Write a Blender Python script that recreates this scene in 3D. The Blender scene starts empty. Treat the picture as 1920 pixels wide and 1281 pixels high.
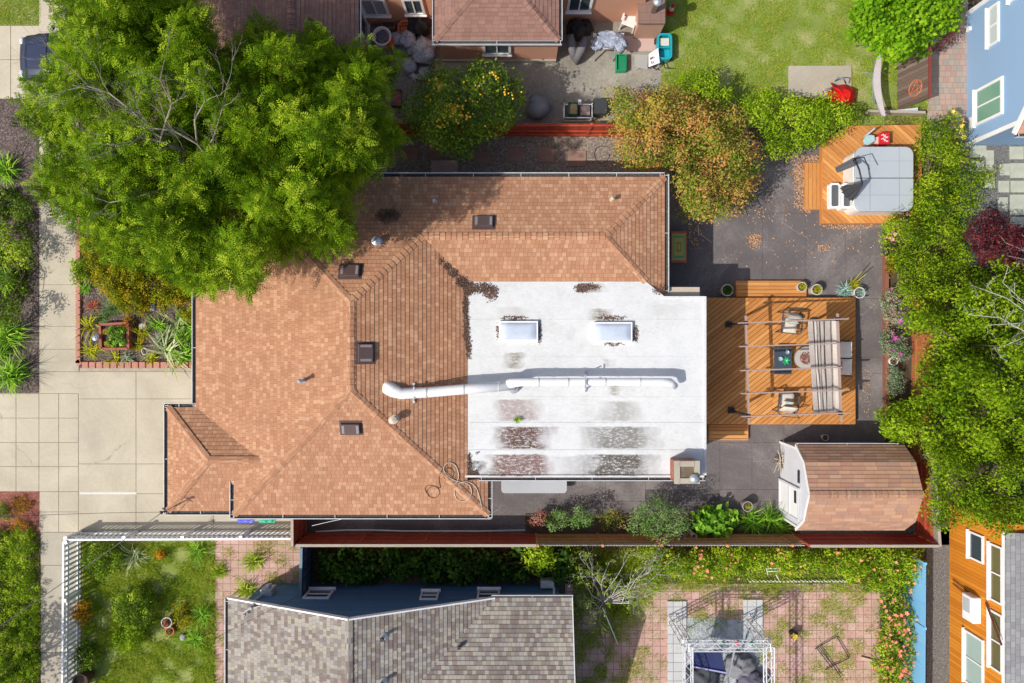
import bpy, math, random
import numpy as np
from mathutils import Vector, Matrix
rad = math.radians
sc = bpy.context.scene
COL = sc.collection
# ---------------------------------------------------------------- camera (drone, straight down, 27 m up)
H = 27.0; F = 1296.0            # height in metres, focal length in photo pixels
cam = bpy.data.objects.new('camera', bpy.data.cameras.new('camera')); COL.objects.link(cam)
cam.location = (0, 0, H); cam.rotation_euler = (0, 0, 0)
cam.data.sensor_width = 36; cam.data.lens = 36 * F / 1920
cam.data.clip_start = .5; cam.data.clip_end = 2000
sc.camera = cam
# ---------------------------------------------------------------- world and sun
SUNV = Vector((-.80, -.40, 1.0)).normalized()         # towards the sun
el = math.asin(SUNV.z); az = math.atan2(SUNV.x, SUNV.y)
w = bpy.data.worlds.new('World'); sc.world = w; w.use_nodes = True
nt = w.node_tree; nt.nodes.clear()
sky = nt.nodes.new('ShaderNodeTexSky'); sky.sky_type = 'NISHITA'; sky.sun_disc = False
sky.sun_elevation = el; sky.sun_rotation = az; sky.air_density = .9; sky.dust_density = 3.0
bg = nt.nodes.new('ShaderNodeBackground'); bg.inputs[1].default_value = .14
wo = nt.nodes.new('ShaderNodeOutputWorld')
nt.links.new(sky.outputs[0], bg.inputs[0]); nt.links.new(bg.outputs[0], wo.inputs[0])
sun = bpy.data.objects.new('sun', bpy.data.lights.new('sun', 'SUN')); COL.objects.link(sun)
sun.data.energy = 3.9; sun.data.angle = rad(.55); sun.data.color = (1, .955, .87)
sun.rotation_euler = SUNV.to_track_quat('Z', 'Y').to_euler()
sc.view_settings.view_transform = 'Standard'; sc.view_settings.look = 'None'
sc.view_settings.exposure = .03; sc.view_settings.gamma = 1
sc.cycles.max_bounces = 6; sc.cycles.transparent_max_bounces = 6
# ---------------------------------------------------------------- placing: photo pixel + height -> metres
def P(px, py, z=0.0):
    k = (H - z) / F
    return Vector(((px - 960) * k, (640.5 - py) * k, z))
def M(n, z=0.0): return n * (H - z) / F       # photo pixels -> metres at height z
# ---------------------------------------------------------------- materials
class G:
    def __init__(s, name):
        s.m = bpy.data.materials.new(name); s.m.use_nodes = True; s.nt = s.m.node_tree; s.nt.nodes.clear()
        s.out = s.nt.nodes.new('ShaderNodeOutputMaterial')
    def node(s, t, ins=None, **pr):
        n = s.nt.nodes.new(t)
        for k, v in pr.items(): setattr(n, k, v)
        for k, v in (ins or {}).items():
            q = n.inputs[k]
            if isinstance(v, bpy.types.NodeSocket): s.nt.links.new(v, q)
            else:
                if q.type == 'RGBA' and len(v) == 3: v = (*v, 1)
                q.default_value = v
        return n
    def math(s, op, a, b=0.0, c=0.0, clamp=False):
        return s.node('ShaderNodeMath', {0: a, 1: b, 2: c}, operation=op, use_clamp=clamp).outputs[0]
    def mix(s, f, a, b, mode='MIX'):
        return s.node('ShaderNodeMix', {0: f, 6: a, 7: b}, data_type='RGBA', blend_type=mode).outputs[2]
    def ramp(s, f, stops, interp='LINEAR'):
        n = s.node('ShaderNodeValToRGB', {0: f}); r = n.color_ramp; r.interpolation = interp
        while len(r.elements) < len(stops): r.elements.new(.5)
        for e, (p, c) in zip(r.elements, stops):
            e.position = p; e.color = (*c, 1) if not isinstance(c, (int, float)) else (c, c, c, 1)
        return n.outputs[0]
    def obj(s): return s.node('ShaderNodeTexCoord').outputs['Object']
    def uv(s): return s.node('ShaderNodeUVMap').outputs[0]
    def noise(s, vec, scale, detail=3, rough=.55, dist=0):
        return s.node('ShaderNodeTexNoise', {'Vector': vec, 'Scale': scale, 'Detail': detail, 'Roughness': rough, 'Distortion': dist}).outputs[0]
    def vscale(s, vec, x, y, z=1, rot=0):
        return s.node('ShaderNodeMapping', {0: vec, 2: (0, 0, rot), 3: (x, y, z)}).outputs[0]
    def sep(s, vec):
        n = s.node('ShaderNodeSeparateXYZ', {0: vec}); return n.outputs[0], n.outputs[1], n.outputs[2]
    def bump(s, h, strength=.5, dist=.02):
        return s.node('ShaderNodeBump', {'Height': h, 'Strength': strength, 'Distance': dist}).outputs[0]
    def attr(s, n): return s.node('ShaderNodeAttribute', attribute_name=n).outputs['Fac']
    def fin(s, col, rough=.7, normal=None, metal=0, spec=.4, **kw):
        ins = {'Base Color': col, 'Roughness': rough, 'Metallic': metal, 'Specular IOR Level': spec}
        if normal is not None: ins['Normal'] = normal
        ins.update({k.replace('_', ' '): v for k, v in kw.items()})
        b = s.node('ShaderNodeBsdfPrincipled', ins)
        s.nt.links.new(b.outputs[0], s.out.inputs[0]); return s.m
def mul(c, k): return tuple(min(1, x * k) for x in c)
def std(name, col, rough=.7, var=.18, scale=2.0, fine=25, bump=.25, col2=None, metal=0, spec=.35, bd=.01):
    g = G(name); o = g.obj()
    n1 = g.noise(o, scale, 4, .6); n2 = g.noise(o, fine, 3, .6)
    f = g.math('ADD', g.math('MULTIPLY', n1, .6), g.math('MULTIPLY', n2, .4))
    c = g.ramp(f, [(.3, mul(col, 1 - var)), (.5, col), (.7, col2 or mul(col, 1 + var))])
    return g.fin(c, rough, g.bump(n2, bump, bd) if bump else None, metal, spec)
def tile_nodes(g, vec, tw, th, off='rand', gap=.0):
    x, y, _ = g.sep(vec)
    row = g.math('FLOOR', g.math('DIVIDE', y, th))
    fy = g.math('SUBTRACT', g.math('DIVIDE', y, th), row)
    if off == 'rand':
        wn = g.node('ShaderNodeTexWhiteNoise', {1: row}, noise_dimensions='1D').outputs[0]
        u = g.math('ADD', g.math('DIVIDE', x, tw), g.math('MULTIPLY', wn, 9.0))
    elif off == 'half':
        u = g.math('ADD', g.math('DIVIDE', x, tw), g.math('MULTIPLY', g.math('MODULO', g.math('ABSOLUTE', row), 2.0), .5))
    else: u = g.math('DIVIDE', x, tw)
    colm = g.math('FLOOR', u); fx = g.math('SUBTRACT', u, colm)
    v = g.node('ShaderNodeCombineXYZ', {0: colm, 1: row}).outputs[0]
    wn = g.node('ShaderNodeTexWhiteNoise', {0: v}, noise_dimensions='2D')
    ex = g.math('MINIMUM', fx, g.math('SUBTRACT', 1.0, fx)); ey = g.math('MINIMUM', fy, g.math('SUBTRACT', 1.0, fy))
    mort = g.math('MAXIMUM', g.math('LESS_THAN', g.math('MULTIPLY', ex, tw), gap), g.math('LESS_THAN', g.math('MULTIPLY', ey, th), gap)) if gap else None
    return wn.outputs[0], mort, fx, fy
def shingle(name, cols, tw=.17, th=.145, dark=.62):
    """laminated asphalt shingles: random tabs per course, granule grain, shadow lines painted dark along tab edges"""
    g = G(name); uv = g.uv()
    r, mo, fx, fy = tile_nodes(g, uv, tw, th, 'rand', .009)
    n = len(cols); c = g.ramp(r, [(i / n, c_) for i, c_ in enumerate(cols)], 'CONSTANT')
    big = g.ramp(g.noise(g.vscale(uv, 1.6, .5, 1), .5, 5, .65), [(.35, 0), (.68, 1)]); c = g.mix(g.math('MULTIPLY', big, .42), c, mul(cols[0], dark)); pale = g.ramp(g.noise(uv, .9, 4, .6, .5), [(.52, 0), (.7, 1)]); c = g.mix(g.math('MULTIPLY', pale, .22), c, mul(cols[-1], 1.15))
    gr = g.noise(uv, 110, 2, .7); c = g.mix(.55, c, g.ramp(gr, [(.3, .22), (.7, .78)]), 'OVERLAY')
    tall = g.math('GREATER_THAN', r, .5)
    c = g.mix(g.math('MULTIPLY', mo, .38), c, mul(cols[0], .30))  # thin dark borders paint the shadow line between courses and tabs
    h = g.math('ADD', g.math('MULTIPLY', tall, .6), g.math('MULTIPLY', gr, .25))
    return g.fin(c, .92, g.bump(h, .6, .008), spec=.2)
def tiles(name, cols, tw, th, off, gap, gapcol, rough=.8, coord='obj', rot=0, var=.5, moss=None):
    g = G(name); vec = g.uv() if coord == 'uv' else g.obj()
    if rot: vec = g.vscale(vec, 1, 1, 1, rot)
    wob = g.noise(vec, 3.0, 2)
    r, mo, fx, fy = tile_nodes(g, vec, tw, th, off, gap)
    n = len(cols); c = g.ramp(r, [(i / n, c_) for i, c_ in enumerate(cols)], 'CONSTANT')
    big = g.noise(vec, .9, 4, .65); c = g.mix(g.math('MULTIPLY', big, var), c, mul(cols[0], .6))
    fine = g.noise(vec, 60, 3, .6); c = g.mix(.3, c, g.ramp(fine, [(.3, .25), (.7, .75)]), 'OVERLAY')
    c = g.mix(g.math('MULTIPLY', mo, .85), c, gapcol)
    if moss is not None:
        k = g.ramp(g.noise(vec, .8, 4, .7), [(.50, 0), (.62, 1)])
        c = g.mix(g.math('MULTIPLY', k, .5), c, moss)
    h = g.math('SUBTRACT', 1.0, mo)
    return g.fin(c, rough, g.bump(h, .5, .006), spec=.25)
def boards(name, cols, rough=.6, grain=1.0):
    """timber: every board has attribute v for its own tone, grain runs along UV x"""
    g = G(name); uv = g.uv(); v = g.attr('v')
    c = g.ramp(v, [(i / (len(cols) - 1), c_) for i, c_ in enumerate(cols)])
    gr = g.noise(g.vscale(uv, .8, 22, 1), 3.0, 4, .6, .4)
    c = g.mix(.5 * grain, c, g.ramp(gr, [(.25, .2), (.75, .8)]), 'OVERLAY')
    d = g.noise(g.obj(), .8, 3); c = g.mix(g.math('MULTIPLY', d, .25), c, mul(cols[0], .55))
    return g.fin(c, rough, g.bump(gr, .3, .004), spec=.3)
def leafmat(name, ramp, rough=.5, trans=.32, spec=.35):
    spec = .05; rough = .7; trans *= .9; ramp = [tuple(min(.85, c * k) for c, k in zip(q, (1.13, 1.10, .95))) for q in ramp]
    g = G(name); v = g.attr('v')
    c = g.ramp(v, [(i / (len(ramp) - 1), c_) for i, c_ in enumerate(ramp)])
    b = g.node('ShaderNodeBsdfPrincipled', {'Base Color': c, 'Roughness': rough, 'Specular IOR Level': spec})
    t = g.node('ShaderNodeBsdfTranslucent', {'Color': g.mix(.5, c, mul(ramp[-1], 1.2))})
    mx = g.node('ShaderNodeMixShader', {0: trans, 1: b.outputs[0], 2: t.outputs[0]})
    g.nt.links.new(mx.outputs[0], g.out.inputs[0]); return g.m
def flat(name, col, rough=.5, metal=0, spec=.4): return std(name, col, rough, .08, 1.5, 18, .05, metal=metal, spec=spec)
# ---------------------------------------------------------------- mesh collecting
def link(name, me, mat, parent=None, origin=None):
    o = bpy.data.objects.new(name, me); COL.objects.link(o)
    if mat is not None: me.materials.append(mat)
    if parent is not None: o.parent = parent
    return o
def wloc(o):
    v = Vector((0, 0, 0))
    while o is not None: v = v + o.location; o = o.parent
    return v
class MB:
    def __init__(s): s.v = []; s.f = []; s.uvs = []; s.a = []; s.val = .5
    def add(s, vs, fs, uv=None):
        b = len(s.v); s.v += [tuple(v) for v in vs]; s.a += [s.val] * len(vs)
        for i, f in enumerate(fs):
            s.f.append([b + k for k in f]); s.uvs.append(uv[i] if uv else None)
        return s
    def box(s, c, d, rz=0, ry=0, rx=0, t=1.0):
        x, y, z = d[0] / 2, d[1] / 2, d[2] / 2
        m = Matrix.Rotation(rz, 3, 'Z') @ Matrix.Rotation(ry, 3, 'Y') @ Matrix.Rotation(rx, 3, 'X')
        vs = [Vector(c) + m @ Vector((sx * x * (t if sz > 0 else 1), sy * y * (t if sz > 0 else 1), sz * z)) for sz in (-1, 1) for sx, sy in ((-1, -1), (1, -1), (1, 1), (-1, 1))]
        return s.add(vs, [(3, 2, 1, 0), (4, 5, 6, 7), (0, 1, 5, 4), (1, 2, 6, 5), (2, 3, 7, 6), (3, 0, 4, 7)])
    def pbox(s, x0, y0, x1, y1, z0, z1):          # pixel rectangle seen at its top z1
        a = P(x0, y1, z1); b = P(x1, y0, z1)
        return s.box(((a.x + b.x) / 2, (a.y + b.y) / 2, (z0 + z1) / 2), (abs(b.x - a.x), abs(b.y - a.y), z1 - z0))
    def bar(s, a, b, wd, ht=None, up=Vector((0, 0, 1))):
        a = Vector(a); b = Vector(b); ht = ht or wd; d = (b - a)
        if d.length < 1e-6: return s
        d = d.normalized(); sd = d.cross(up)
        if sd.length < .01: sd = d.cross(Vector((1, 0, 0)))
        sd = sd.normalized() * wd / 2; u = sd.cross(d).normalized() * ht / 2
        vs = [p + i * sd + j * u for p in (a, b) for i, j in ((-1, -1), (1, -1), (1, 1), (-1, 1))]
        return s.add(vs, [(3, 2, 1, 0), (4, 5, 6, 7), (0, 1, 5, 4), (1, 2, 6, 5), (2, 3, 7, 6), (3, 0, 4, 7)])
    def tube(s, pts, r, n=8, cap=True):
        pts = [Vector(p) for p in pts]; m = len(pts)
        rs = r if isinstance(r, (list, tuple)) else [r] * m
        vs = []; pu = None
        for i, p in enumerate(pts):
            d = (pts[min(i + 1, m - 1)] - pts[max(i - 1, 0)])
            d = d.normalized() if d.length > 1e-9 else Vector((0, 0, 1))
            if pu is None:
                pu = d.cross(Vector((0, 0, 1)));
                if pu.length < .05: pu = d.cross(Vector((1, 0, 0)))
            pu = (pu - d * pu.dot(d)).normalized(); q = d.cross(pu)
            for k in range(n):
                a = 2 * math.pi * k / n; vs.append(p + (pu * math.cos(a) + q * math.sin(a)) * rs[i])
        fs = [(i * n + k, i * n + (k + 1) % n, (i + 1) * n + (k + 1) % n, (i + 1) * n + k) for i in range(m - 1) for k in range(n)]
        if cap: fs += [tuple(range(n - 1, -1, -1)), tuple(range((m - 1) * n, m * n))]
        return s.add(vs, fs)
    def lathe(s, c, prof, n=20, sx=1, sy=1):
        c = Vector(c); vs = []; m = len(prof)
        for r, z in prof:
            for k in range(n):
                a = 2 * math.pi * k / n; vs.append(c + Vector((r * sx * math.cos(a), r * sy * math.sin(a), z)))
        fs = [(i * n + k, i * n + (k + 1) % n, (i + 1) * n + (k + 1) % n, (i + 1) * n + k) for i in range(m - 1) for k in range(n)]
        fs += [tuple(range(n - 1, -1, -1)), tuple(range((m - 1) * n, m * n))]
        return s.add(vs, fs)
    def prism(s, pts, z0, z1):
        n = len(pts); vs = [Vector((p[0], p[1], z0)) for p in pts] + [Vector((p[0], p[1], z1)) for p in pts]
        ar = sum(pts[i][0] * pts[(i + 1) % n][1] - pts[(i + 1) % n][0] * pts[i][1] for i in range(n))
        fs = [tuple(range(n - 1, -1, -1)), tuple(range(n, 2 * n))] + [(i, (i + 1) % n, n + (i + 1) % n, n + i) for i in range(n)]
        if ar < 0: fs = [tuple(reversed(f)) for f in fs]
        return s.add(vs, fs)
    def blob(s, c, r, seed=0, amp=.15, nu=16, nv=10, fr=2.0):
        rr = random.Random(seed); ph = [(rr.uniform(0, 6), rr.uniform(0, 6), rr.uniform(.6, 1.6) * fr, rr.uniform(.6, 1.6) * fr) for _ in range(5)]
        c = Vector(c); r = r if isinstance(r, (tuple, list)) else (r, r, r); vs = []
        for j in range(nv + 1):
            th = math.pi * j / nv
            for k in range(nu):
                a = 2 * math.pi * k / nu; x, y, z = math.sin(th) * math.cos(a), math.sin(th) * math.sin(a), math.cos(th)
                q = 1 + amp * sum(math.sin(p1 + f1 * (x * 2 + z)) * math.cos(p2 + f2 * (y * 2 - z)) for p1, p2, f1, f2 in ph) / 2.2
                vs.append(c + Vector((x * r[0] * q, y * r[1] * q, z * r[2] * q)))
        fs = [(j * nu + k, (j + 1) * nu + k, (j + 1) * nu + (k + 1) % nu, j * nu + (k + 1) % nu) for j in range(nv) for k in range(nu)]
        return s.add(vs, fs)
    def build(s, name, mat, parent=None, origin=None, smooth=False, bevel=0, seg=1, world=True):
        org = Vector((0, 0, 0))
        if parent is not None and world: org = wloc(parent)
        if origin is not None: org = Vector(origin)
        me = bpy.data.meshes.new(name)
        me.from_pydata([(v[0] - org.x, v[1] - org.y, v[2] - org.z) for v in s.v], [], s.f)
        uvl = me.uv_layers.new(name='UVMap'); k = 0; dat = np.zeros(len(me.loops) * 2, dtype=np.float32)
        for f, u in zip(s.f, s.uvs):
            for i, vi in enumerate(f):
                if u: dat[2 * k] = u[i][0]; dat[2 * k + 1] = u[i][1]
                else: p = s.v[vi]; dat[2 * k] = p[0] + p[2] * .3; dat[2 * k + 1] = p[1] + p[2] * .7
                k += 1
        uvl.data.foreach_set('uv', dat)
        at = me.attributes.new('v', 'FLOAT', 'POINT'); at.data.foreach_set('value', np.array(s.a, dtype=np.float32))
        me.validate(); me.update()
        if smooth: me.polygons.foreach_set('use_smooth', [True] * len(me.polygons))
        o = link(name, me, mat, parent)
        if origin is not None and parent is None: o.location = org
        if bevel:
            b = o.modifiers.new('bevel', 'BEVEL'); b.width = bevel; b.segments = seg; b.limit_method = 'ANGLE'
        return o
def tag(o, label, cat, group=None):
    o['label'] = label; o['category'] = cat
    if group: o['group'] = group
    return o
def thing(name, label, cat, loc, group=None):
    o = bpy.data.objects.new(name, None); COL.objects.link(o); o.location = loc; o.empty_display_size = .2
    return tag(o, label, cat, group)
def struct(o, kind='structure', label=None):
    o['kind'] = kind
    if label: o['label'] = label
    return o
def copy_tree(o, parent=None):
    c = o.copy(); COL.objects.link(c); c.parent = parent
    for ch in list(o.children): copy_tree(ch, c)
    return c
# ---------------------------------------------------------------- clipping strips (courses, boards)
def clip(poly, n, d):           # keep n.p >= d
    out = []
    for i in range(len(poly)):
        a, b = poly[i], poly[(i + 1) % len(poly)]
        da = a[0] * n[0] + a[1] * n[1] - d; db = b[0] * n[0] + b[1] * n[1] - d
        if da >= 0: out.append(a)
        if (da >= 0) != (db >= 0):
            t = da / (da - db); out.append((a[0] + (b[0] - a[0]) * t, a[1] + (b[1] - a[1]) * t))
    return out
def roof_face(mb, pts, row=.145, t=.016, slab=.10):
    pts = [Vector(p) for p in pts]
    n = Vector((0, 0, 0))
    for i in range(len(pts)): n += (pts[i] - pts[0]).cross(pts[(i + 1) % len(pts)] - pts[0])
    n.normalize()
    if n.z < 0: n = -n; pts = pts[::-1]
    u = Vector((0, 0, 1)).cross(n).normalized(); v = n.cross(u).normalized()
    o = pts[0]; q = [((p - o).dot(u), (p - o).dot(v)) for p in pts]
    v0 = min(b for a, b in q) ; v1 = max(b for a, b in q); k = 0; vv = v0
    while vv < v1 - 1e-4:
        c = clip(clip(q, (0, 1), vv), (0, -1), -(vv + row))
        if len(c) >= 3:
            vs = [o + u * a + v * b + n * (t * (1 - (b - vv) / row) + .002) for a, b in c]
            ur = o.x * 1.3 + o.y * 2.1
            mb.add(vs, [tuple(range(len(c)))], [[(a + ur, (b - v0) + 1e-4) for a, b in c]])
            for i in range(len(c)):
                a, b = c[i], c[(i + 1) % len(c)]
                if abs(a[1] - vv) < 1e-5 and abs(b[1] - vv) < 1e-5:
                    e = [o + u * a[0] + v * a[1], o + u * b[0] + v * b[1]]
                    mb.add([e[0], e[1], e[1] + n * (t + .002), e[0] + n * (t + .002)], [(0, 1, 2, 3)], [[(a[0] + ur, a[1] - v0), (b[0] + ur, b[1] - v0), (b[0] + ur, b[1] - v0 + .01), (a[0] + ur, a[1] - v0 + .01)]])
        vv += row
    lo = [p - Vector((0, 0, slab)) for p in pts]; m = len(pts)
    mb.add(pts + lo, [tuple(range(2 * m - 1, m - 1, -1))] + [(i, m + i, m + (i + 1) % m, (i + 1) % m) for i in range(m)])
def ridge_cap(mb, a, b, wd=.26, ln=.19, lift=.03, fold=.05, seed=1):
    """overlapping ridge or hip caps laid from a (low) to b (high)"""
    a = Vector(a); b = Vector(b); d = (b - a); L = d.length; d.normalize()
    sd = d.cross(Vector((0, 0, 1))).normalized(); up = sd.cross(d).normalized()
    if up.z < 0: up = -up
    k = max(1, int(L / ln)); st = L / k; rr = random.Random(seed); acc = 0
    for i in range(k):
        p = a + d * (i * st); q = a + d * ((i + 1) * st + .02)
        h0 = lift + .028; h1 = lift
        vs = [p - sd * wd / 2 + up * (h0 - fold), p + up * h0, p + sd * wd / 2 + up * (h0 - fold), q - sd * wd / 2 + up * (h1 - fold), q + up * h1, q + sd * wd / 2 + up * (h1 - fold),
              p - sd * wd / 2 - up * .1, p - up * .02, p + sd * wd / 2 - up * .1]
        v = rr.randrange(40) * .145 + .07; uu = rr.random() * 5
        uv1 = [(uu, v)] * 4
        mb.add(vs, [(0, 1, 4, 3), (1, 2, 5, 4), (0, 6, 7, 1), (1, 7, 8, 2)], [[(uu, v), (uu + .15, v), (uu + .15, v + .05), (uu, v + .05)]] * 4)
def deck_boards(mb, pts, z, bw=.14, gap=.007, ang=0, th=.03, seed=0, lens=None):
    """pts: world xy polygon; boards run along ang"""
    c, s = math.cos(ang), math.sin(ang); rr = random.Random(seed)
    q = [(x * c + y * s, -x * s + y * c) for x, y in pts]
    v = min(b for a, b in q); v1 = max(b for a, b in q)
    v = v - rr.random() * bw
    while v < v1:
        pl = clip(clip(q, (0, 1), v), (0, -1), -(v + bw - gap))
        if len(pl) >= 3:
            segs = [pl]
            if lens:
                u0 = min(a for a, b in pl); u1 = max(a for a, b in pl); cut = u0 + rr.uniform(.3, 1) * lens; segs = []
                while cut < u1 - .3:
                    segs.append(clip(pl, (-1, 0), -(cut - .0015))); pl = clip(pl, (1, 0), cut + .0015); cut += lens
                segs.append(pl)
            for sg in segs:
                if len(sg) < 3: continue
                mb.val = rr.random(); k = len(sg)
                top = [Vector((a * c - b * s, a * s + b * c, z)) for a, b in sg]
                bot = [p - Vector((0, 0, th)) for p in top]; off = rr.random() * 20
                uvt = [(a + off, b) for a, b in sg]
                mb.add(top + bot, [tuple(range(k))] + [(i, k + i, k + (i + 1) % k, (i + 1) % k) for i in range(k)],
                       [uvt] + [[uvt[i], uvt[i], uvt[(i + 1) % k], uvt[(i + 1) % k]] for i in range(k)])
        v += bw
    mb.val = .5
# ---------------------------------------------------------------- foliage (numpy)
RNG = np.random.default_rng(11)
def npmesh(name, V, nper, mat, parent=None, origin=(0, 0, 0), vals=None):
    """V (N,nper,3): N separate faces of nper corners"""
    N = V.shape[0]; org = np.array(wloc(parent)) if parent is not None else np.array(origin)
    me = bpy.data.meshes.new(name)
    me.vertices.add(N * nper); me.vertices.foreach_set('co', (V.reshape(-1, 3) - org).astype(np.float32).ravel())
    me.loops.add(N * nper); me.loops.foreach_set('vertex_index', np.arange(N * nper, dtype=np.int32))
    me.polygons.add(N); me.polygons.foreach_set('loop_start', np.arange(0, N * nper, nper, dtype=np.int32))
    me.polygons.foreach_set('loop_total', np.full(N, nper, dtype=np.int32))
    if vals is None: vals = RNG.random(N)
    at = me.attributes.new('v', 'FLOAT', 'POINT'); at.data.foreach_set('value', np.repeat(np.clip(vals, 0, 1), nper).astype(np.float32))
    me.update(calc_edges=True)
    o = link(name, me, mat, parent)
    if parent is None: o.location = origin
    return o
def unit(a): return a / np.maximum(np.linalg.norm(a, axis=-1, keepdims=True), 1e-9)
def leaves_at(pos, nrm, L, asp=.45, droop=.25, fold=.12, vals=None):
    n = len(pos); L = (L * RNG.uniform(.65, 1.3, n))[:, None]
    t = unit(np.cross(nrm, unit(RNG.normal(size=(n, 3))))); t[:, 2] -= droop; t = unit(t)
    s = unit(np.cross(t, nrm)); nn = np.cross(s, t)
    V = np.stack([pos, pos + t * L * .45 + s * L * asp * .5 + nn * L * fold, pos + t * L, pos + t * L * .45 - s * L * asp * .5 + nn * L * fold], 1)
    return V
def fronds_at(pos, nrm, L, k=6, droop=.3, wd=.30):
    n = len(pos); L = (L * RNG.uniform(.7, 1.25, n))[:, None]
    t = unit(np.cross(nrm, unit(RNG.normal(size=(n, 3))))); t = unit(t * 1.0 + nrm * .25)
    s = unit(np.cross(t, nrm)); nn = np.cross(s, t); out = []
    for j in range(k):
        f = (j + .6) / k; b = pos + t * L * f - np.array([0, 0, 1.0]) * L * droop * f * f
        ll = L * wd * (1.05 - .45 * abs(f - .45) * 2)
        for sg in (-1, 1):
            d = unit(s * sg + t * .55 - nn * .15 + RNG.normal(size=(n, 3)) * .12); sd = unit(np.cross(d, nn)) * ll * .20
            out.append(np.stack([b, b + d * ll * .5 + sd, b + d * ll, b + d * ll * .5 - sd], 1))
    return np.stack(out, 1).reshape(-1, 4, 3)
def inpoly(x, y, poly):
    r = np.zeros(len(x), bool); n = len(poly)
    for i in range(n):
        x1, y1 = poly[i]; x2, y2 = poly[(i + 1) % n]
        c = ((y1 > y) != (y2 > y)) & (x < (x2 - x1) * (y - y1) / (y2 - y1 + 1e-12) + x1); r ^= c
    return r
def edist(x, y, poly):
    d = np.full(len(x), 1e9); n = len(poly)
    for i in range(n):
        a = np.array(poly[i], float); b = np.array(poly[(i + 1) % n], float); ab = b - a
        t = np.clip(((x - a[0]) * ab[0] + (y - a[1]) * ab[1]) / max(ab @ ab, 1e-9), 0, 1)
        d = np.minimum(d, np.hypot(x - a[0] - t * ab[0], y - a[1] - t * ab[1]))
    return d
def circle(cx, cy, r, n=14, ry=None, j=.12, seed=0):
    rr = random.Random(seed or int(cx * 7 + cy)); ry = ry or r
    return [(cx + r * math.cos(2 * math.pi * i / n) * (1 + rr.uniform(-j, j)), cy + ry * math.sin(2 * math.pi * i / n) * (1 + rr.uniform(-j, j))) for i in range(n)]
def clumps(poly, z0, z1, sp, dome, layers=2, holes=None, lump=.5, keep=1.0):
    """clump centres filling a pixel outline as a domed crown with its real height"""
    xs = [p[0] for p in poly]; ys = [p[1] for p in poly]; out = []
    for ly in range(layers):
        gx, gy = np.meshgrid(np.arange(min(xs), max(xs), sp), np.arange(min(ys), max(ys), sp))
        x = gx.ravel() + RNG.uniform(-.5, .5, gx.size) * sp; y = gy.ravel() + RNG.uniform(-.5, .5, gx.size) * sp
        m = inpoly(x, y, poly) & (RNG.random(len(x)) < keep)
        for hx, hy, hr in (holes or []): m &= np.hypot(x - hx, y - hy) > hr * RNG.uniform(.8, 1.15, len(x))
        x, y = x[m], y[m]; d = edist(x, y, poly); m2 = d > sp * .28; x, y, d = x[m2], y[m2], d[m2]
        q = np.clip(d / dome, 0, 1); h = np.sqrt(1 - (1 - q) ** 2)
        lp = (np.sin(x / 31 + y / 47 + 1.3) + np.sin(y / 23 - x / 61 + .4) + np.sin(x / 17 - y / 19)) / 3
        z = z0 + (z1 - z0) * h * (1 - .16 * lump * (1 - lp)) + RNG.normal(size=len(x)) * .12 * lump
        bs = sp * 3.3; bx, by = np.meshgrid(np.arange(min(xs) - bs, max(xs) + bs, bs), np.arange(min(ys) - bs, max(ys) + bs, bs)); BR = np.random.default_rng(int(abs(sum(xs)) * 3) + 1)
        bx = bx.ravel() + BR.uniform(-.42, .42, bx.size) * bs; by = by.ravel() + BR.uniform(-.42, .42, by.size) * bs; bz = BR.normal(size=bx.size)
        D = np.hypot(x[:, None] - bx, y[:, None] - by) / (bs * .56); jn = D.argmin(1); db = D.min(1)
        z = z + lump * (.16 * bz[jn] - .42 * np.minimum(db, 1.4) ** 2 + .12)
        kk = (db < .95) | (RNG.random(len(x)) > .30 * min(lump, 1.6)); x, y, z, h = x[kk], y[kk], z[kk], h[kk]
        if ly: z = z0 + (z - z0) * (1 - .28 * ly) - .15 * ly
        z = np.maximum(z, .12)
        k = (H - z) / F; out.append(np.stack([(x - 960) * k, (640.5 - y) * k, z], 1))
    return np.concatenate(out)
def foliage(name, mat, parent, C, R, n, L, asp=.45, up=.5, kind='leaf', vspread=.28, vclump=.2, vmid=.5, flat_=.8, origin=None, droop=.25, k=6, vpos=None):
    m = len(C); d = RNG.normal(size=(m * n, 3)); d[:, 2] = d[:, 2] * .9 + .25; d = unit(d)
    Rr = np.repeat(R * RNG.uniform(.75, 1.25, m), n)[:, None]
    pos = np.repeat(C, n, 0) + d * Rr * RNG.uniform(.45, 1.08, (m * n, 1)) * np.array([1, 1, flat_])
    pos[:, 2] = np.maximum(pos[:, 2], .03)
    nrm = unit(d * .55 + np.array([0, 0, up]) + RNG.normal(size=d.shape) * .45)
    cv = vmid + RNG.normal(size=m) * vclump
    if vpos is not None: cv = cv + vpos(C)
    vals = np.repeat(cv, n) + RNG.normal(size=m * n) * vspread * .6
    if kind == 'leaf': V = leaves_at(pos, nrm, L, asp, droop)
    else:
        V = fronds_at(pos, nrm, L, k); q = 2 * k
        vals = np.repeat(vals, q) + RNG.normal(size=len(vals) * q) * .06
    return npmesh(name, V, 4, mat, parent, origin or (0, 0, 0), vals)
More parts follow.
